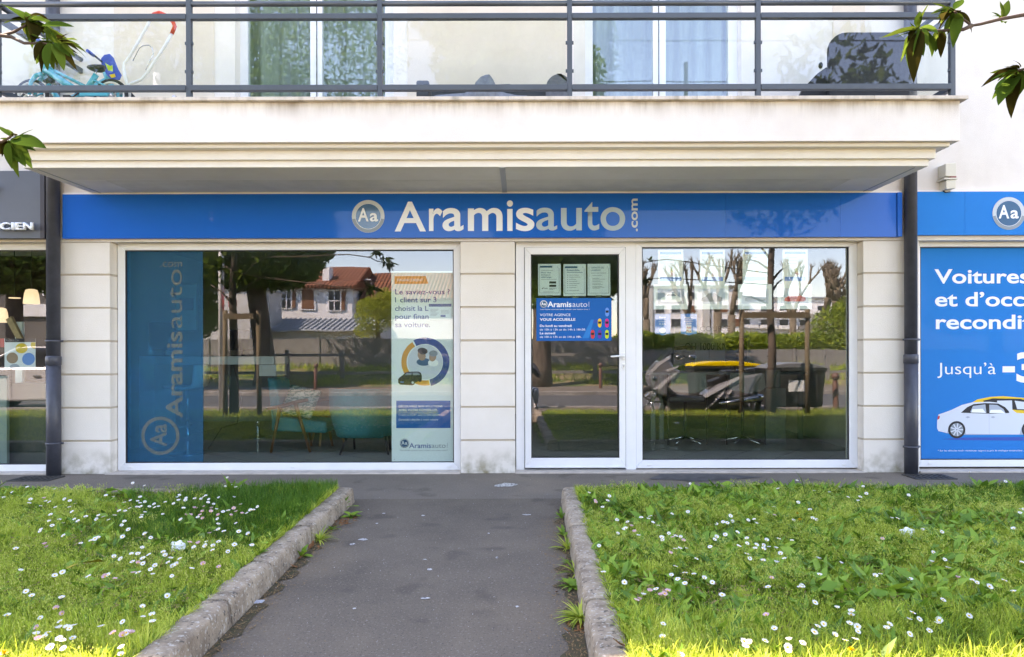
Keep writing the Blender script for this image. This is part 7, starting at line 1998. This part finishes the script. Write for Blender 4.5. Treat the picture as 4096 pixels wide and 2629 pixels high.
# white flats
LB = 78.0; yb = RY(LB)
fb = thing('apartment_block', 'long white block of flats with balconies beyond the pollarded trees', 'building', (U(3000, LB), yb - 6, .5))
def bx(a): return U(a, LB)
def bz(a): return V(a, LB)
MB().box(bx(2540), bx(2960), yb - 12, yb, .4, bz(1148)).build('wall', 'house_wall', fb)
MB().box(bx(2960) + .01, bx(3620), yb - 12, yb - 1.5, .4, bz(1192)).build('wall', 'house_wall', fb)
MB().box(bx(2530), bx(2965), yb - 12.3, yb + .3, bz(1148), bz(1143)).build('roof_edge', 'zinc_roof', fb)
MB().box(bx(2966), bx(3630), yb - 12.3, yb - 1.2, bz(1192), bz(1186)).build('roof_edge', 'zinc_roof', fb)
mat('perforated_white', (0.55, 0.55, 0.53), .8)
wr = random.Random(3)
for row, (a, b) in enumerate(((1168, 1198), (1222, 1255), (1278, 1312), (1335, 1362))):
    for px in range(2560, 2940, 62):
        f = MB().box(bx(px), bx(px + 40), yb + .002, yb + .06, bz(b), bz(a)).build('window', 'pvc_white', fb)
        MB().box(bx(px + 3), bx(px + 37), yb + .061, yb + .08, bz(b - 2), bz(a + 2)).build('pane', 'window_dark' if wr.random() < .65 else 'shutter_brown', f)
    if row == 0: continue
    for px in range(2980, 3600, 78):
        f = MB().box(bx(px), bx(px + 56), yb - 1.498, yb - 1.44, bz(b), bz(a)).build('window', 'pvc_white', fb)
        MB().box(bx(px + 3), bx(px + 36), yb - 1.439, yb - 1.42, bz(b - 2), bz(a + 2)).build('pane', 'window_dark', f)
        MB().box(bx(px - 4), bx(px + 60), yb - 1.4, yb - .5, bz(b + 4), bz(b - 10)).build('balcony', 'fence_grey' if wr.random() < .5 else 'house_wall', fb)
for (a, b) in ((2585, 2612), (2812, 2838)):
    MB().box(bx(a), bx(b), yb + .1, yb + .25, .5, bz(1140)).build('perforated_screen', 'perforated_white', fb)

# wires over the street
for i, (z0, z1, y_) in enumerate(((7.4, 7.0, -10.5), (7.0, 6.75, -10.5), (9.3, 8.9, -12), (6.2, 6.6, -9.8))):
    m = MB(); m.tube([(x_, y_, z0 + (z1 - z0) * (x_ + 25) / 50 - .35 * (1 - (x_ / 25) ** 2)) for x_ in range(-25, 26, 5)], .018, 5)
    o = m.build('overhead_wire', 'black_plastic', None); tag(o, 'thin dark overhead wire, ' + ('upper of the close pair', 'lower of the close pair', 'highest of all', 'lowest, nearest the building')[i] + ', mirrored in the balcony doors', 'wire', 'overhead wires')
# white lamp post with round sign
Lp = 14.4; xp, yp = U(886, Lp), RY(Lp)
lp = thing('street_pole', 'white street pole at the kerb with a round blue and red sign', 'pole', (xp, yp, 0))
MB().tube([(xp, yp, .0), (xp, yp, 6.0)], .055, 12).build('pole', 'tube_white', lp)
MB().lathe([(.0001, 0), (.20, 0), (.20, .02), (.0001, .02)], (xp + .20, yp - .06, V(1208, Lp)), 24, 'x').build('round_sign', 'ink_red', lp)

# wheelie bins, scooter, parked cars (mirrored)
mat('bin_grey', (0.035, 0.037, 0.035), .5)
mat('bin_yellow', (0.85, 0.60, 0.0), .4)
mat('bin_lid_grey', (0.20, 0.21, 0.22), .35)
def bin_(x0, x1, L, zt, lid, label, sticker=False):
    y_ = RY(L); w_ = x1 - x0
    t_ = thing('wheelie_bin', label, 'bin', ((x0 + x1) / 2, y_ - .3, 0))
    m = MB(); m.prism([(x0 + .06, .16), (x1 - .06, .16), (x1, zt - .14), (x0, zt - .14)], 'y', y_ - .7, y_)
    m.build('body', 'bin_grey', t_, bevel=.03)
    MB().box(x0 - .02, x1 + .02, y_ - .73, y_ + .03, zt - .155, zt - .10).build('rim', 'bin_grey', t_, bevel=.015)
    MB().prism([(x0 - .03, zt - .10), (x1 + .03, zt - .10), (x1 - .02, zt - .045), (x0 + w_ * .7, zt), (x0 + w_ * .3, zt), (x0 + .02, zt - .045)], 'y', y_ - .74, y_ + .04).build('lid', lid, t_, bevel=.02)
    for a in (x0 + .15, x1 - .15):
        for b in (y_ - .60, y_ - .10): MB().lathe([(.0001, -.02), (.08, -.02), (.08, .02), (.0001, .02)], (a, b, .08), 14, 'x').build('wheel', 'tyre', t_)
    for a in (x0 + .12, x1 - .18):
        MB().box(a, a + .04, y_ + .001, y_ + .03, .2, zt - .2).build('rib', 'bin_grey', t_)
    if sticker: MB().box(U(3153, L), U(3220, L), y_ + .002, y_ + .006, V(1570, L), V(1522, L)).build('label', 'paper', t_)
bin_(U(3078, 13.0), U(3305, 13.0), 13.0, V(1455, 13.0), 'bin_lid_grey', 'large dark wheelie bin with grey lid and white label, mirrored', True)
bin_(U(2776, 13.9), U(3045, 13.9), 13.9, V(1448, 13.9), 'bin_yellow', 'large dark wheelie bin with bright yellow lid behind the scooter')
mat('scooter_grey', (0.25, 0.25, 0.27), .2, coat=1.0, metal=.2)
mat('scooter_highlight', (0.85, 0.85, 0.87), .25, coat=1.0, metal=.3)  # pale silver for the highlights painted on the fairings
mat('scooter_black', (0.015, 0.015, 0.016), .3)
mat('screen_smoke', (0.06, 0.08, 0.10), .05, coat=1)
Lsc = 12.75; ysc = RY(Lsc)
sct = thing('scooter', 'silver grey maxi scooter with tall windscreen parked on the pavement', 'scooter', (U(2780, Lsc), ysc, 0))
def c_(u, v, dy=0.0): 
    px, py = 2540 + u / 2.6667, 1350 + v / 2.6667
    return (U(px, Lsc), ysc + dy, V(py, Lsc))
def cz(u, v):
    a = c_(u, v); return (a[0], a[2])
def swheel(u, v, r, nm='wheel'):
    X, _, Z = c_(u, v); Z = r + .002
    w_ = MB().lathe([(r - .08, -.04), (r - .02, -.06), (r, -.02), (r, .02), (r - .02, .06), (r - .08, .04)], (X, ysc, Z), 26, 'y').build(nm, 'tyre', sct)
    m = MB()
    for k_ in range(5):
        a = 2 * PI * k_ / 5; m.tube([(X, ysc, Z), (X + (r - .08) * math.cos(a), ysc, Z + (r - .08) * math.sin(a))], .018, 6)
    m.lathe([(r - .095, -.035), (r - .075, -.04), (r - .075, .04), (r - .095, .035)], (X, ysc, Z), 26, 'y').build('rim', 'chrome', w_)
swheel(170, 780, .29); swheel(1190, 770, .27)
MB().prism([cz(120, 430), cz(150, 350), cz(225, 260), cz(330, 225), cz(400, 330), cz(470, 360), cz(440, 430), cz(330, 520), cz(330, 640), cz(240, 600), cz(180, 560), cz(150, 500)], 'y', ysc - .22, ysc + .22).build('front_fairing', 'scooter_grey', sct, bevel=.05)
MB().prism([cz(160, 370), cz(290, 190), cz(368, 115), cz(375, 130), cz(300, 235), cz(215, 330)], 'y', ysc - .20, ysc + .20).build('windscreen', 'screen_smoke', sct, bevel=.02)
MB().prism([cz(330, 520), cz(440, 610), cz(700, 640), cz(820, 570), cz(860, 640), cz(760, 760), cz(420, 800), cz(330, 720)], 'y', ysc - .20, ysc + .20).build('floorboard', 'scooter_black', sct, bevel=.04)
MB().prism([cz(690, 620), cz(850, 500), cz(1100, 410), cz(1330, 380), cz(1330, 430), cz(1250, 520), cz(1230, 620), cz(1080, 660), cz(840, 660)], 'y', ysc - .19, ysc + .19).build('rear_fairing', 'scooter_grey', sct, bevel=.05)
ys2 = ysc + .222
for pts in ([(690, 622), (860, 520), (1100, 405), (1110, 425), (900, 545), (720, 640)], [(710, 770), (800, 690), (912, 570), (905, 600), (830, 680)], [(950, 600), (1000, 560), (990, 585), (960, 610)], [(175, 545), (300, 440), (420, 370), (410, 390), (320, 470), (250, 545)], [(300, 345), (395, 318), (440, 300), (430, 320), (320, 370)]):
    MB().prism([cz(*p_) for p_ in pts], 'y', ysc + .19, ys2).build('highlight_strip', 'scooter_highlight', sct)  # highlights along the fairings, laid on as silver strips
MB().prism([cz(150, 350), cz(215, 272), cz(350, 200), cz(352, 225), cz(235, 300), cz(160, 380)], 'y', ysc + .16, ysc + .226).build('highlight_strip', 'scooter_highlight', sct)  # painted highlight on the upper edge of the front fairing
MB().prism([cz(760, 480), cz(880, 430), cz(930, 355), cz(1100, 350), cz(1310, 320), cz(1340, 350), cz(1300, 400), cz(1090, 420), cz(850, 510)], 'y', ysc - .16, ysc + .16).build('seat', 'scooter_black', sct, bevel=.05)
MB().prism([cz(760, 640), cz(1100, 640), cz(1200, 740), cz(1000, 790), cz(780, 760)], 'y', ysc - .12, ysc + .14).build('engine', 'scooter_black', sct, bevel=.03)
MB().tube([c_(860, 700, .2), c_(1000, 690, .24), c_(1250, 640, .26), c_(1310, 620, .26)], [.03, .05, .065, .05], 10).build('exhaust', 'chrome', sct)
for d in (-.09, .09): MB().tube([c_(260, 520, d), (c_(170, 780, d)[0], ysc + d, .29)], .028, 8).build('fork', 'chrome', sct)
MB().prism([cz(90, 640), cz(150, 590), cz(230, 590), cz(290, 660), cz(300, 720), cz(240, 640), cz(160, 630)], 'y', ysc - .07, ysc + .07).build('mudguard', 'scooter_grey', sct, bevel=.02)
MB().tube([c_(390, 320, 0), c_(400, 180, 0), c_(420, 175, .25), c_(480, 200, .35)], .016, 8).tube([c_(400, 180, 0), c_(410, 178, -.25), c_(470, 200, -.35)], .016, 8).build('handlebar', 'scooter_black', sct)
for d, uu in ((.34, 565), (-.34, 520)):
    MB().tube([c_(440, 200, d * .7), c_(uu - 40, 222, d)], .008, 6).build('mirror_arm', 'scooter_black', sct)
    MB().ball(c_(uu, 218, d), (.085, .025, .05)).build('mirror', 'chrome', sct)
MB().ball(c_(185, 440, .12), (.09, .12, .10)).build('headlight', 'chrome', sct)
MB().tube([c_(760, 800, .1), (c_(790, 860)[0], ysc + .25, .01)], .012, 6).build('side_stand', 'scooter_black', sct)

mat('car_silver', (0.80, 0.79, 0.77), .25, metal=.15, coat=1)
mat('car_white', (0.70, 0.70, 0.70), .25, coat=1)
mat('car_glass', (0.02, 0.025, 0.03), .05, coat=1)
mat('tail_red', (.4, .01, .01), .3)
def car(x0, y0, z0, length, paint, label, name='parked_car'):
    """side towards +Y at y0, nose towards -X, x0 = tail end"""
    t_ = thing(name, label, 'car', (x0 - length / 2, y0 - .9, z0))
    s = length / 4.3
    def X(a): return x0 - a * s
    side = [(0.0, .55), (.02, .85), (.12, 1.0), (.45, 1.05), (3.0, 1.0), (3.9, .86), (4.22, .70), (4.3, .50), (4.28, .28), (3.85, .22), (.25, .24), (.02, .34)]
    b = MB(); rows = [(0.0, .0, .0), (.10, .0, .03), (.0, 0, 0)]
    # body lofted across the width with rounded shoulders
    ws = [(-.90, .06), (-.86, .02), (-.70, .0), (.70, .0), (.86, .02), (.90, .06)]
    pts = []
    for (yy, ins) in ws:
        for (a, z) in side:
            a2 = a + (ins * 1.2 if a < 2 else -ins * 1.2); z2 = z + (ins * .6 if z < .4 else (-ins if z > .8 else 0))
            pts.append((X(a2), y0 - .9 + yy, z0 + z2))
    n = len(side); fs = []
    for i in range(len(ws) - 1):
        for j in range(n): fs.append((i * n + j, i * n + (j + 1) % n, (i + 1) * n + (j + 1) % n, (i + 1) * n + j))
    fs.append(tuple(range(n))); fs.append(tuple(reversed(range((len(ws) - 1) * n, len(ws) * n))))
    b.smooth = False; b.add(pts, fs); b.build('body', paint, t_, bevel=.03)
    cab = MB()
    for (yy, sh, h) in ((-.78, 0, 1.02), (-.62, .18, 1.42), (.62, .18, 1.42), (.78, 0, 1.02)):
        hz = z0 + h
        if h < 1.1: cab.v += [(X(.25), y0 - .9 + yy, hz - .03), (X(3.05), y0 - .9 + yy, hz - .03), (X(3.05), y0 - .9 + yy, hz), (X(.25), y0 - .9 + yy, hz)]
        else: cab.v += [(X(.62), y0 - .9 + yy, hz - .0), (X(2.15), y0 - .9 + yy, hz), (X(2.05), y0 - .9 + yy, hz + .03), (X(.8), y0 - .9 + yy, hz + .03)]
    for i in range(3):
        for j in range(4): cab.f.append([i * 4 + j, i * 4 + (j + 1) % 4, (i + 1) * 4 + (j + 1) % 4, (i + 1) * 4 + j]); cab.mi.append(0); cab.sm.append(False)
    cab.f += [[0, 1, 2, 3], [12, 13, 14, 15]]; cab.mi += [0, 0]; cab.sm += [False, False]
    cab.build('windows', 'car_glass', t_, bevel=.02)
    MB().prism([(X(.60), z0 + 1.425), (X(2.2), z0 + 1.425), (X(2.0), z0 + 1.475), (X(.85), z0 + 1.475)], 'y', y0 - 1.53, y0 - .27).build('roof', paint, t_, bevel=.03)
    for a0, a1 in ((.45, .66), (1.28, 1.36), (2.98, 2.12)):
        for yy in (-.79, .79):
            MB().tube([(X(a0), y0 - .9 + yy, z0 + 1.0), (X(a1), y0 - .9 + yy * .80, z0 + 1.45)], .03, 6).build('pillar', paint, t_)
    for a in (.78, 3.45):
        for yy in (-.80, .80):
            w_ = MB().lathe([(.0001, -.10), (.30, -.10), (.32, -.08), (.32, .08), (.30, .10), (.0001, .10)], (X(a), y0 - .9 + yy, z0 + .32), 24, 'y').build('wheel', 'tyre', t_)
            MB().lathe([(.0001, -.108), (.20, -.106), (.21, -.09), (.21, .09), (.20, .106), (.0001, .108)], (X(a), y0 - .9 + yy, z0 + .32), 20, 'y').build('rim', 'chrome', w_)
    for a in (1.45, 2.25): MB().box(X(a + .16), X(a), y0 + .001, y0 + .03, z0 + .80, z0 + .83).build('door_handle', 'chrome', t_, bevel=.006)
    for a in (1.32, 2.12): MB().box(X(a + .006), X(a), y0 - .002, y0 + .002, z0 + .30, z0 + 1.0).build('door_gap', 'gasket', t_)
    for yy in (-.72, .72): MB().box(X(.10), X(-.01), y0 - .9 + yy - .12, y0 - .9 + yy + .12, z0 + .72, z0 + .88).build('tail_light', 'tail_red', t_, bevel=.01)
    return t_
car(-9.3, -8.15, -.12, 4.2, 'car_silver', 'silver hatchback parked at the near kerb, mirrored in the optician window')

# ------------------------------------------------------------------ magnolia trees by the street, staked; their branches reach into view
leaf_mat('magnolia_leaf', [(0.0, (.030, .064, .010)), (.5, (.062, .112, .016)), (1.0, (.12, .17, .026))], trans=.22, rough=.6, spec=0.0)
mat('leaf_under', (0.030, 0.026, 0.006), .8, spec=0.0, trans=.2)
mat('twig', (0.10, 0.065, 0.045), .8, var=.3, scale=60)
mat('stake_wood', (0.20, 0.15, 0.09), .85, var=.3, scale=20, stretch=(1, 1, .2))
ML = []
for i in range(5):
    me = leaf_mesh('magnolia_leaf', 1, (.34, .40, .31, .38, .32)[i], 'magnolia_leaf' if i != 3 else 'leaf_under', .22, (.15, .45, .3, .6, .05)[i], 0, 9, (.3, .5, .7, .5, .9)[i], .02 * (i % 3), i)
    ML.append(me)
def leaf_at(parent, base, tip, roll, k, r):
    b_, t_ = Vector(base), Vector(tip); d = t_ - b_; l = d.length; d.normalize()
    up = Vector((0, -.35, .95)); y_ = up.cross(d)
    if y_.length < .1: y_ = Vector((0, 1, 0)).cross(d)
    y_.normalize(); z_ = d.cross(y_)
    M_ = Matrix((d, y_, z_)).transposed() @ Matrix.Rotation(roll, 3, 'X')
    o = bpy.data.objects.new('leaf', ML[k]); sc.collection.objects.link(o); o.parent = parent
    o.location = b_ - origin_of(parent); o.rotation_euler = M_.to_euler(); o.scale = (l, l * r.uniform(.85, 1.15), l)
    return o
def magnolia(px, L, stake_px, label, branches, seed, cz0=2.95):
    x_, y_ = U(px, L), RY(L); r = random.Random(seed)
    t_ = thing('magnolia_tree', label, 'tree', (x_, y_, .1), group='magnolias in the lawns')
    MB().tube([(x_, y_, .08), (x_ + .02, y_, 1.2), (x_ - .02, y_, 2.2), (x_ + .03, y_, 3.3), (x_, y_, 4.6)], [.085, .07, .062, .045, .015], 12).build('trunk', 'bark', t_)
    for k in range(10):
        a = r.uniform(0, 6.28); z0 = 2.05 + k * .2; l = r.uniform(.5, .9) * (1.1 - k * .06)
        p0 = Vector((x_, y_, z0)); p1 = p0 + Vector((math.cos(a) * l, math.sin(a) * l * .8, r.uniform(.1, .5)))
        MB().tube([p0, (p0 + p1) / 2 + Vector((0, 0, .05)), p1], [.025, .016, .006], 6).build('limb', 'bark', t_)
    cloud('crown', [(x_, y_, cz0, 1.0, .8, .55), (x_ + .1, y_, cz0 + .75, 1.1, .9, .75), (x_ - .1, y_ + .05, cz0 + 1.5, .8, .7, .6)], 1500, .10, 'magnolia_leaf', t_, droop=.3, seed=seed)
    for sp in stake_px:
        X = U(sp, L + .0); MB().tube([(X, y_ + .12, .05), (X, y_ + .12, 1.96)], .042, 10).build('stake', 'stake_wood', t_)
    xa_, xb_ = U(min(stake_px), L), U(max(stake_px), L)
    MB().box(xa_, xb_, y_ + .165, y_ + .185, 1.80, 1.90).build('crossbar', 'stake_wood', t_)
    for (path, leaves) in branches:
        br = part_empty('branch', t_, path[0])
        k = len(path)
        MB().tube(path, [.010 - .006 * i / (k - 1) for i in range(k)], 7).build('twig', 'twig', br)
        for (b_, tp, roll, kd) in leaves:
            leaf_at(br, b_, Vector(b_) + (Vector(tp) - Vector(b_)) * .92, roll, kd, r)
            v_ = Vector(tp) - Vector(b_); q_ = v_
            for _k in range(2): q_ = Matrix.Rotation(r.uniform(-.8, .8), 3, 'Y') @ v_ * r.uniform(.45, .75); leaf_at(br, Vector(b_) + Vector((r.uniform(-.012, .012), .02, r.uniform(-.012, .012))), Vector(b_) + q_ + Vector((0, .04, 0)), roll + r.uniform(-.5, .5), r.choice((0, 1, 2, 3, 4)), r)
    return t_
def near(px, py, L): return P(px, py, L)
def cl(s, offx, offy, L, items, dj=.10, seed=0):
    r = random.Random(seed); out = []
    for (bu, bv, tu, tv, k, roll) in items:
        Lb = L + r.uniform(-dj, dj) * .3; Lt = L + r.uniform(-dj, dj)
        out.append((near(offx + bu / s, offy + bv / s, Lb), near(offx + tu / s, offy + tv / s, Lt), roll, k))
    return out
S1 = 1.925
# left cluster (crop 0,0) and lower left cluster
LL1 = 3.25
b1 = ([(U(620, 12.3) * 0 + -4.9, RY(12.3), 2.9), near(-160, 150, LL1 + .1), near(20 / S1, 265 / S1, LL1), near(110 / S1, 240 / S1, LL1), near(200 / S1, 190 / S1, LL1), near(215 / S1, 150 / S1, LL1)],
      cl(S1, 0, 0, LL1, [(205, 150, 20, -40, 0, .3), (205, 150, 0, 125, 2, .2), (215, 150, 110, 90, 3, .5), (210, 150, 190, 35, 1, -.2), (215, 145, 255, 25, 3, .6), (225, 135, 420, 120, 2, .3), (220, 150, 350, 160, 3, -.6), (215, 165, 330, 175, 0, .2), (205, 170, 205, 255, 4, .4), (225, 160, 330, 100, 0, .5)], seed=1))
b2 = ([near(20 / S1, 265 / S1, LL1), near(90 / S1, 275 / S1, LL1), near(190 / S1, 325 / S1, LL1 - .05), near(330 / S1, 325 / S1, LL1 - .08), near(405 / S1, 335 / S1, LL1 - .1)],
      cl(S1, 0, 0, LL1 - .1, [(330, 170, 430, 330, 1, .2), (380, 320, 340, 530, 0, .3), (390, 330, 240, 465, 3, .2), (330, 320, 235, 400, 3, -.4), (400, 330, 425, 490, 3, .3), (410, 330, 520, 475, 2, -.2), (420, 320, 555, 420, 0, .4), (440, 290, 695, 355, 1, .2), (440, 290, 580, 300, 3, .5), (450, 290, 505, 215, 3, -.3), (460, 300, 610, 290, 4, .2), (330, 190, 570, 160, 0, .6), (345, 300, 230, 215, 2, .3), (350, 190, 455, 300, 0, -.3)], seed=2))
b3 = ([(-4.9, RY(12.3), 2.6), near(-200, 560, LL1), near(20 / S1, 1085 / S1, LL1), near(80 / S1, 1050 / S1, LL1), near(90 / S1, 1040 / S1, LL1)],
      cl(S1, 0, 0, LL1, [(75, 1040, -20, 930, 0, .2), (80, 1045, 110, 990, 3, .2), (90, 1060, 345, 1088, 0, .5), (95, 1065, 240, 1045, 4, -.3), (70, 1090, 35, 1265, 1, .1), (80, 1095, 200, 1270, 0, .4), (85, 1100, 112, 1350, 2, .2), (60, 1070, -30, 1030, 2, .3), (60, 1080, -20, 1110, 3, .4), (50, 1075, 5, 1140, 3, .3)], seed=3))
magnolia(935, 12.3, (913, 1045), 'staked magnolia in the daisy lawn whose twigs hang in at the upper left', [b1, b2, b3], 5)
LR1 = 3.0
xm, ym = U(3084, 12.3), RY(12.3)
c1 = ([(xm, ym, 2.6), near(4300, 40, LR1), near(3072 + 1971 / S1, 125 / S1, LR1), near(3072 + 1800 / S1, 155 / S1, LR1), near(3072 + 1640 / S1, 195 / S1, LR1), near(3072 + 1575 / S1, 205 / S1, LR1), near(3072 + 1500 / S1, 150 / S1, LR1), near(3072 + 1440 / S1, 95 / S1, LR1)],
      cl(S1, 3072, 0, LR1, [(1460, 110, 1345, 300, 0, .3), (1470, 120, 1430, 310, 1, .1), (1460, 110, 1500, 215, 1, -.2), (1430, 100, 1275, 195, 3, .4), (1440, 95, 1265, 65, 2, .2), (1450, 90, 1475, 40, 3, .3), (1470, 100, 1650, 180, 3, .6), (1440, 80, 1520, -30, 0, .2), (1405, 80, 1260, 20, 4, .3), (1400, 100, 1310, 60, 3, .5), (1810, 150, 1870, -10, 4, .5), (1820, 140, 1795, 0, 4, -.4)], seed=6))
c2 = ([near(3072 + 1575 / S1, 205 / S1, LR1), near(3072 + 1510 / S1, 235 / S1, LR1), near(3072 + 1320 / S1, 245 / S1, LR1 + .03), near(3072 + 1150 / S1, 235 / S1, LR1 + .05)],
      cl(S1, 3072, 0, LR1 + .04, [(1150, 225, 1240, 20, 4, .2), (1160, 225, 1165, 60, 0, .5), (1150, 230, 835, 290, 4, .4), (1160, 235, 990, 265, 4, .2), (1170, 240, 1000, 495, 1, .2), (1180, 245, 1065, 515, 3, .2), (1190, 240, 1355, 350, 1, .3), (1320, 245, 1420, 270, 1, -.3), (1330, 245, 1300, 410, 0, .3), (1350, 250, 1330, 400, 3, .2), (1180, 215, 1320, 200, 2, .4), (1150, 235, 1075, 210, 3, .4), (1200, 225, 1240, 330, 2, .3)], seed=7))
c3 = ([(xm, ym, 2.4), near(4350, 270, LR1 - .1), near(3072 + 1990 / S1, 540 / S1, LR1 - .1), near(3072 + 1930 / S1, 550 / S1, LR1 - .1)],
      cl(S1, 3072, 0, LR1 - .1, [(1930, 540, 1675, 555, 3, .4), (1925, 545, 1760, 580, 1, .2), (1920, 560, 1715, 680, 0, .4), (1930, 570, 1750, 785, 0, .2), (1935, 580, 1805, 835, 3, .2), (1945, 590, 1850, 815, 1, .1), (1950, 570, 1960, 730, 1, .3), (1940, 540, 1840, 455, 3, .3), (1950, 530, 1935, 440, 3, -.3), (1960, 550, 2040, 640, 0, .3), (1960, 540, 2060, 500, 1, .3)], seed=8))
magnolia(3084, 12.3, (2959, 3219), 'staked magnolia in the weedy lawn whose twigs hang in at the upper right', [c1, c2, c3], 9, 3.75)

# ------------------------------------------------------------------ the photographer crouching behind the camera, mirrored in the door
mat('skin', (0.45, 0.28, 0.20), .6)
mat('jacket_dark', (0.03, 0.035, 0.05), .85)
mat('jeans_blue', (0.16, 0.22, 0.34), .9, var=.2, scale=30)
mat('shoe_white', (0.62, 0.62, 0.64), .6)
mat('hair_dark', (0.03, 0.02, 0.015), .8)
pr_ = thing('person', 'person crouching in dark jacket and light blue jeans behind the tripod, mirrored in the door', 'person', (.18, -7.75, 0))
def skinmesh(name, verts, edges, radii, m, root=0, lvl=1):
    off = Vector(verts[root]); me = bpy.data.meshes.new(name)
    me.from_pydata([Vector(v) - off for v in verts], edges, [])
    o = bpy.data.objects.new(name, me); sc.collection.objects.link(o); o.parent = pr_; o.location = off - origin_of(pr_)
    bm = bmesh.new(); bm.from_mesh(me); lay = bm.verts.layers.skin.verify()
    for i, v in enumerate(bm.verts):
        rr_ = radii[i]; v[lay].radius = (rr_, rr_) if not isinstance(rr_, tuple) else rr_; v[lay].use_root = (i == root)
    bm.to_mesh(me); bm.free()
    sk = o.modifiers.new('skin', 'SKIN'); sk.use_smooth_shade = True
    sb = o.modifiers.new('sub', 'SUBSURF'); sb.levels = lvl; sb.render_levels = lvl
    me.materials.append(MATS[m]); return o
PXc = .10
V_ = [(PXc, -7.80, .36), (PXc, -7.76, .62), (PXc, -7.70, .84), (PXc, -7.67, .93), (PXc, -7.64, .985), (PXc, -7.61, 1.055), (PXc, -7.60, 1.135),
      (PXc + .11, -7.78, .33), (PXc + .23, -7.38, .42), (PXc + .23, -7.66, .09), (PXc + .24, -7.50, .045),
      (PXc - .11, -7.78, .33), (PXc - .20, -7.42, .24), (PXc - .20, -7.85, .07), (PXc - .20, -7.92, .10),
      (PXc + .19, -7.68, .90), (PXc + .30, -7.52, .68), (PXc + .12, -7.30, .88), (PXc + .08, -7.24, .93),
      (PXc - .19, -7.68, .90), (PXc - .30, -7.50, .70), (PXc - .10, -7.30, .90), (PXc - .07, -7.24, .95)]
E_ = [(0, 1), (1, 2), (2, 3), (3, 4), (4, 5), (5, 6), (0, 7), (7, 8), (8, 9), (9, 10), (0, 11), (11, 12), (12, 13), (13, 14), (2, 15), (15, 16), (16, 17), (17, 18), (2, 19), (19, 20), (20, 21), (21, 22)]
Rd = [.12, .11, .13, .065, .052, .082, .078, .085, .055, .042, .032, .085, .055, .042, .032, .055, .04, .03, .035, .055, .04, .03, .035]
skinmesh('body', V_, E_, Rd, 'skin')
skinmesh('jacket', [V_[i] for i in (0, 1, 2, 3, 15, 16, 17, 19, 20, 21)], [(0, 1), (1, 2), (2, 3), (2, 4), (4, 5), (5, 6), (2, 7), (7, 8), (8, 9)], [.15, .15, .165, .085, .075, .058, .045, .075, .058, .045], 'jacket_dark')
skinmesh('jeans', [V_[i] for i in (0, 7, 8, 9, 11, 12, 13)], [(0, 1), (1, 2), (2, 3), (0, 4), (4, 5), (5, 6)], [.128, .098, .072, .055, .098, .072, .055], 'jeans_blue')
for i, (a, b) in enumerate(((9, 10), (13, 14))):
    va = Vector(V_[a]); MB().prism([(va.y - .08, .0), (va.y + .20, .0), (va.y + .20, .05), (va.y + .10, .085), (va.y + .02, .13), (va.y - .07, .13)] if i == 0 else [(va.y - .10, .0), (va.y + .10, .0), (va.y + .08, .12), (va.y - .08, .14)], 'x', va.x - .045, va.x + .045).build('shoe', 'shoe_white', pr_, bevel=.02)
MB().ball((PXc, -7.635, 1.145), (.092, .095, .085), 14, 9).build('hair', 'hair_dark', pr_)
hdm = MB()
hdm.ball((PXc, -7.515, 1.085), (.014, .025, .02), 8, 5).build('nose', 'skin', pr_)
for s_ in (-1, 1):
    MB().ball((PXc + s_ * .032, -7.527, 1.105), .010, 8, 5).build('eye', 'ink_black', pr_)
    MB().ball((PXc + s_ * .088, -7.61, 1.09), (.010, .02, .03), 8, 5).build('ear', 'skin', pr_)
MB().ball((PXc, -7.525, 1.05), (.025, .01, .007), 8, 5).build('mouth', 'ink_red', pr_)
for s_, i in ((1, 18), (-1, 22)):
    h = Vector(V_[i])
    for k in range(4):
        MB().tube([h + Vector((0, 0, .03 - k * .018)), h + Vector((-s_ * .03, .035, .032 - k * .018)), h + Vector((-s_ * .055, .02, .030 - k * .018))], [.0095, .009, .007], 6).build('finger', 'skin', pr_)
    MB().tube([h + Vector((0, -.01, .03)), h + Vector((-s_ * .02, .01, .055)), h + Vector((-s_ * .04, .02, .06))], [.011, .010, .008], 6).build('thumb', 'skin', pr_)
tp = thing('tripod', 'black tripod with a camera on top on the pavement, mirrored in the door', 'tripod', (0, -7.14, 0))
for (a, b) in ((.36, .15), (-.36, .15), (.0, -.42)): MB().tube([(0, -7.14, 1.08), (a, -7.14 + b * .5 - .05, .004)], [.018, .011], 8).build('leg', 'black_plastic', tp)
MB().tube([(0, -7.14, .95), (0, -7.14, 1.17)], .018, 8).build('column', 'black_plastic', tp)
MB().box(-.07, .07, -7.19, -7.10, 1.175, 1.30).build('camera_body', 'black_plastic', tp, bevel=.01)
MB().lathe([(.038, 0), (.038, .07), (.032, .072)], (0, -7.10, 1.25), 20, 'y').build('lens', 'black_plastic', tp)

# anything left without a category at top level is part of the place itself
for o in sc.objects:
    if o.parent is None and o.type in ('MESH', 'EMPTY') and not o.get('category') and not o.get('kind'):
        o['kind'] = 'structure'
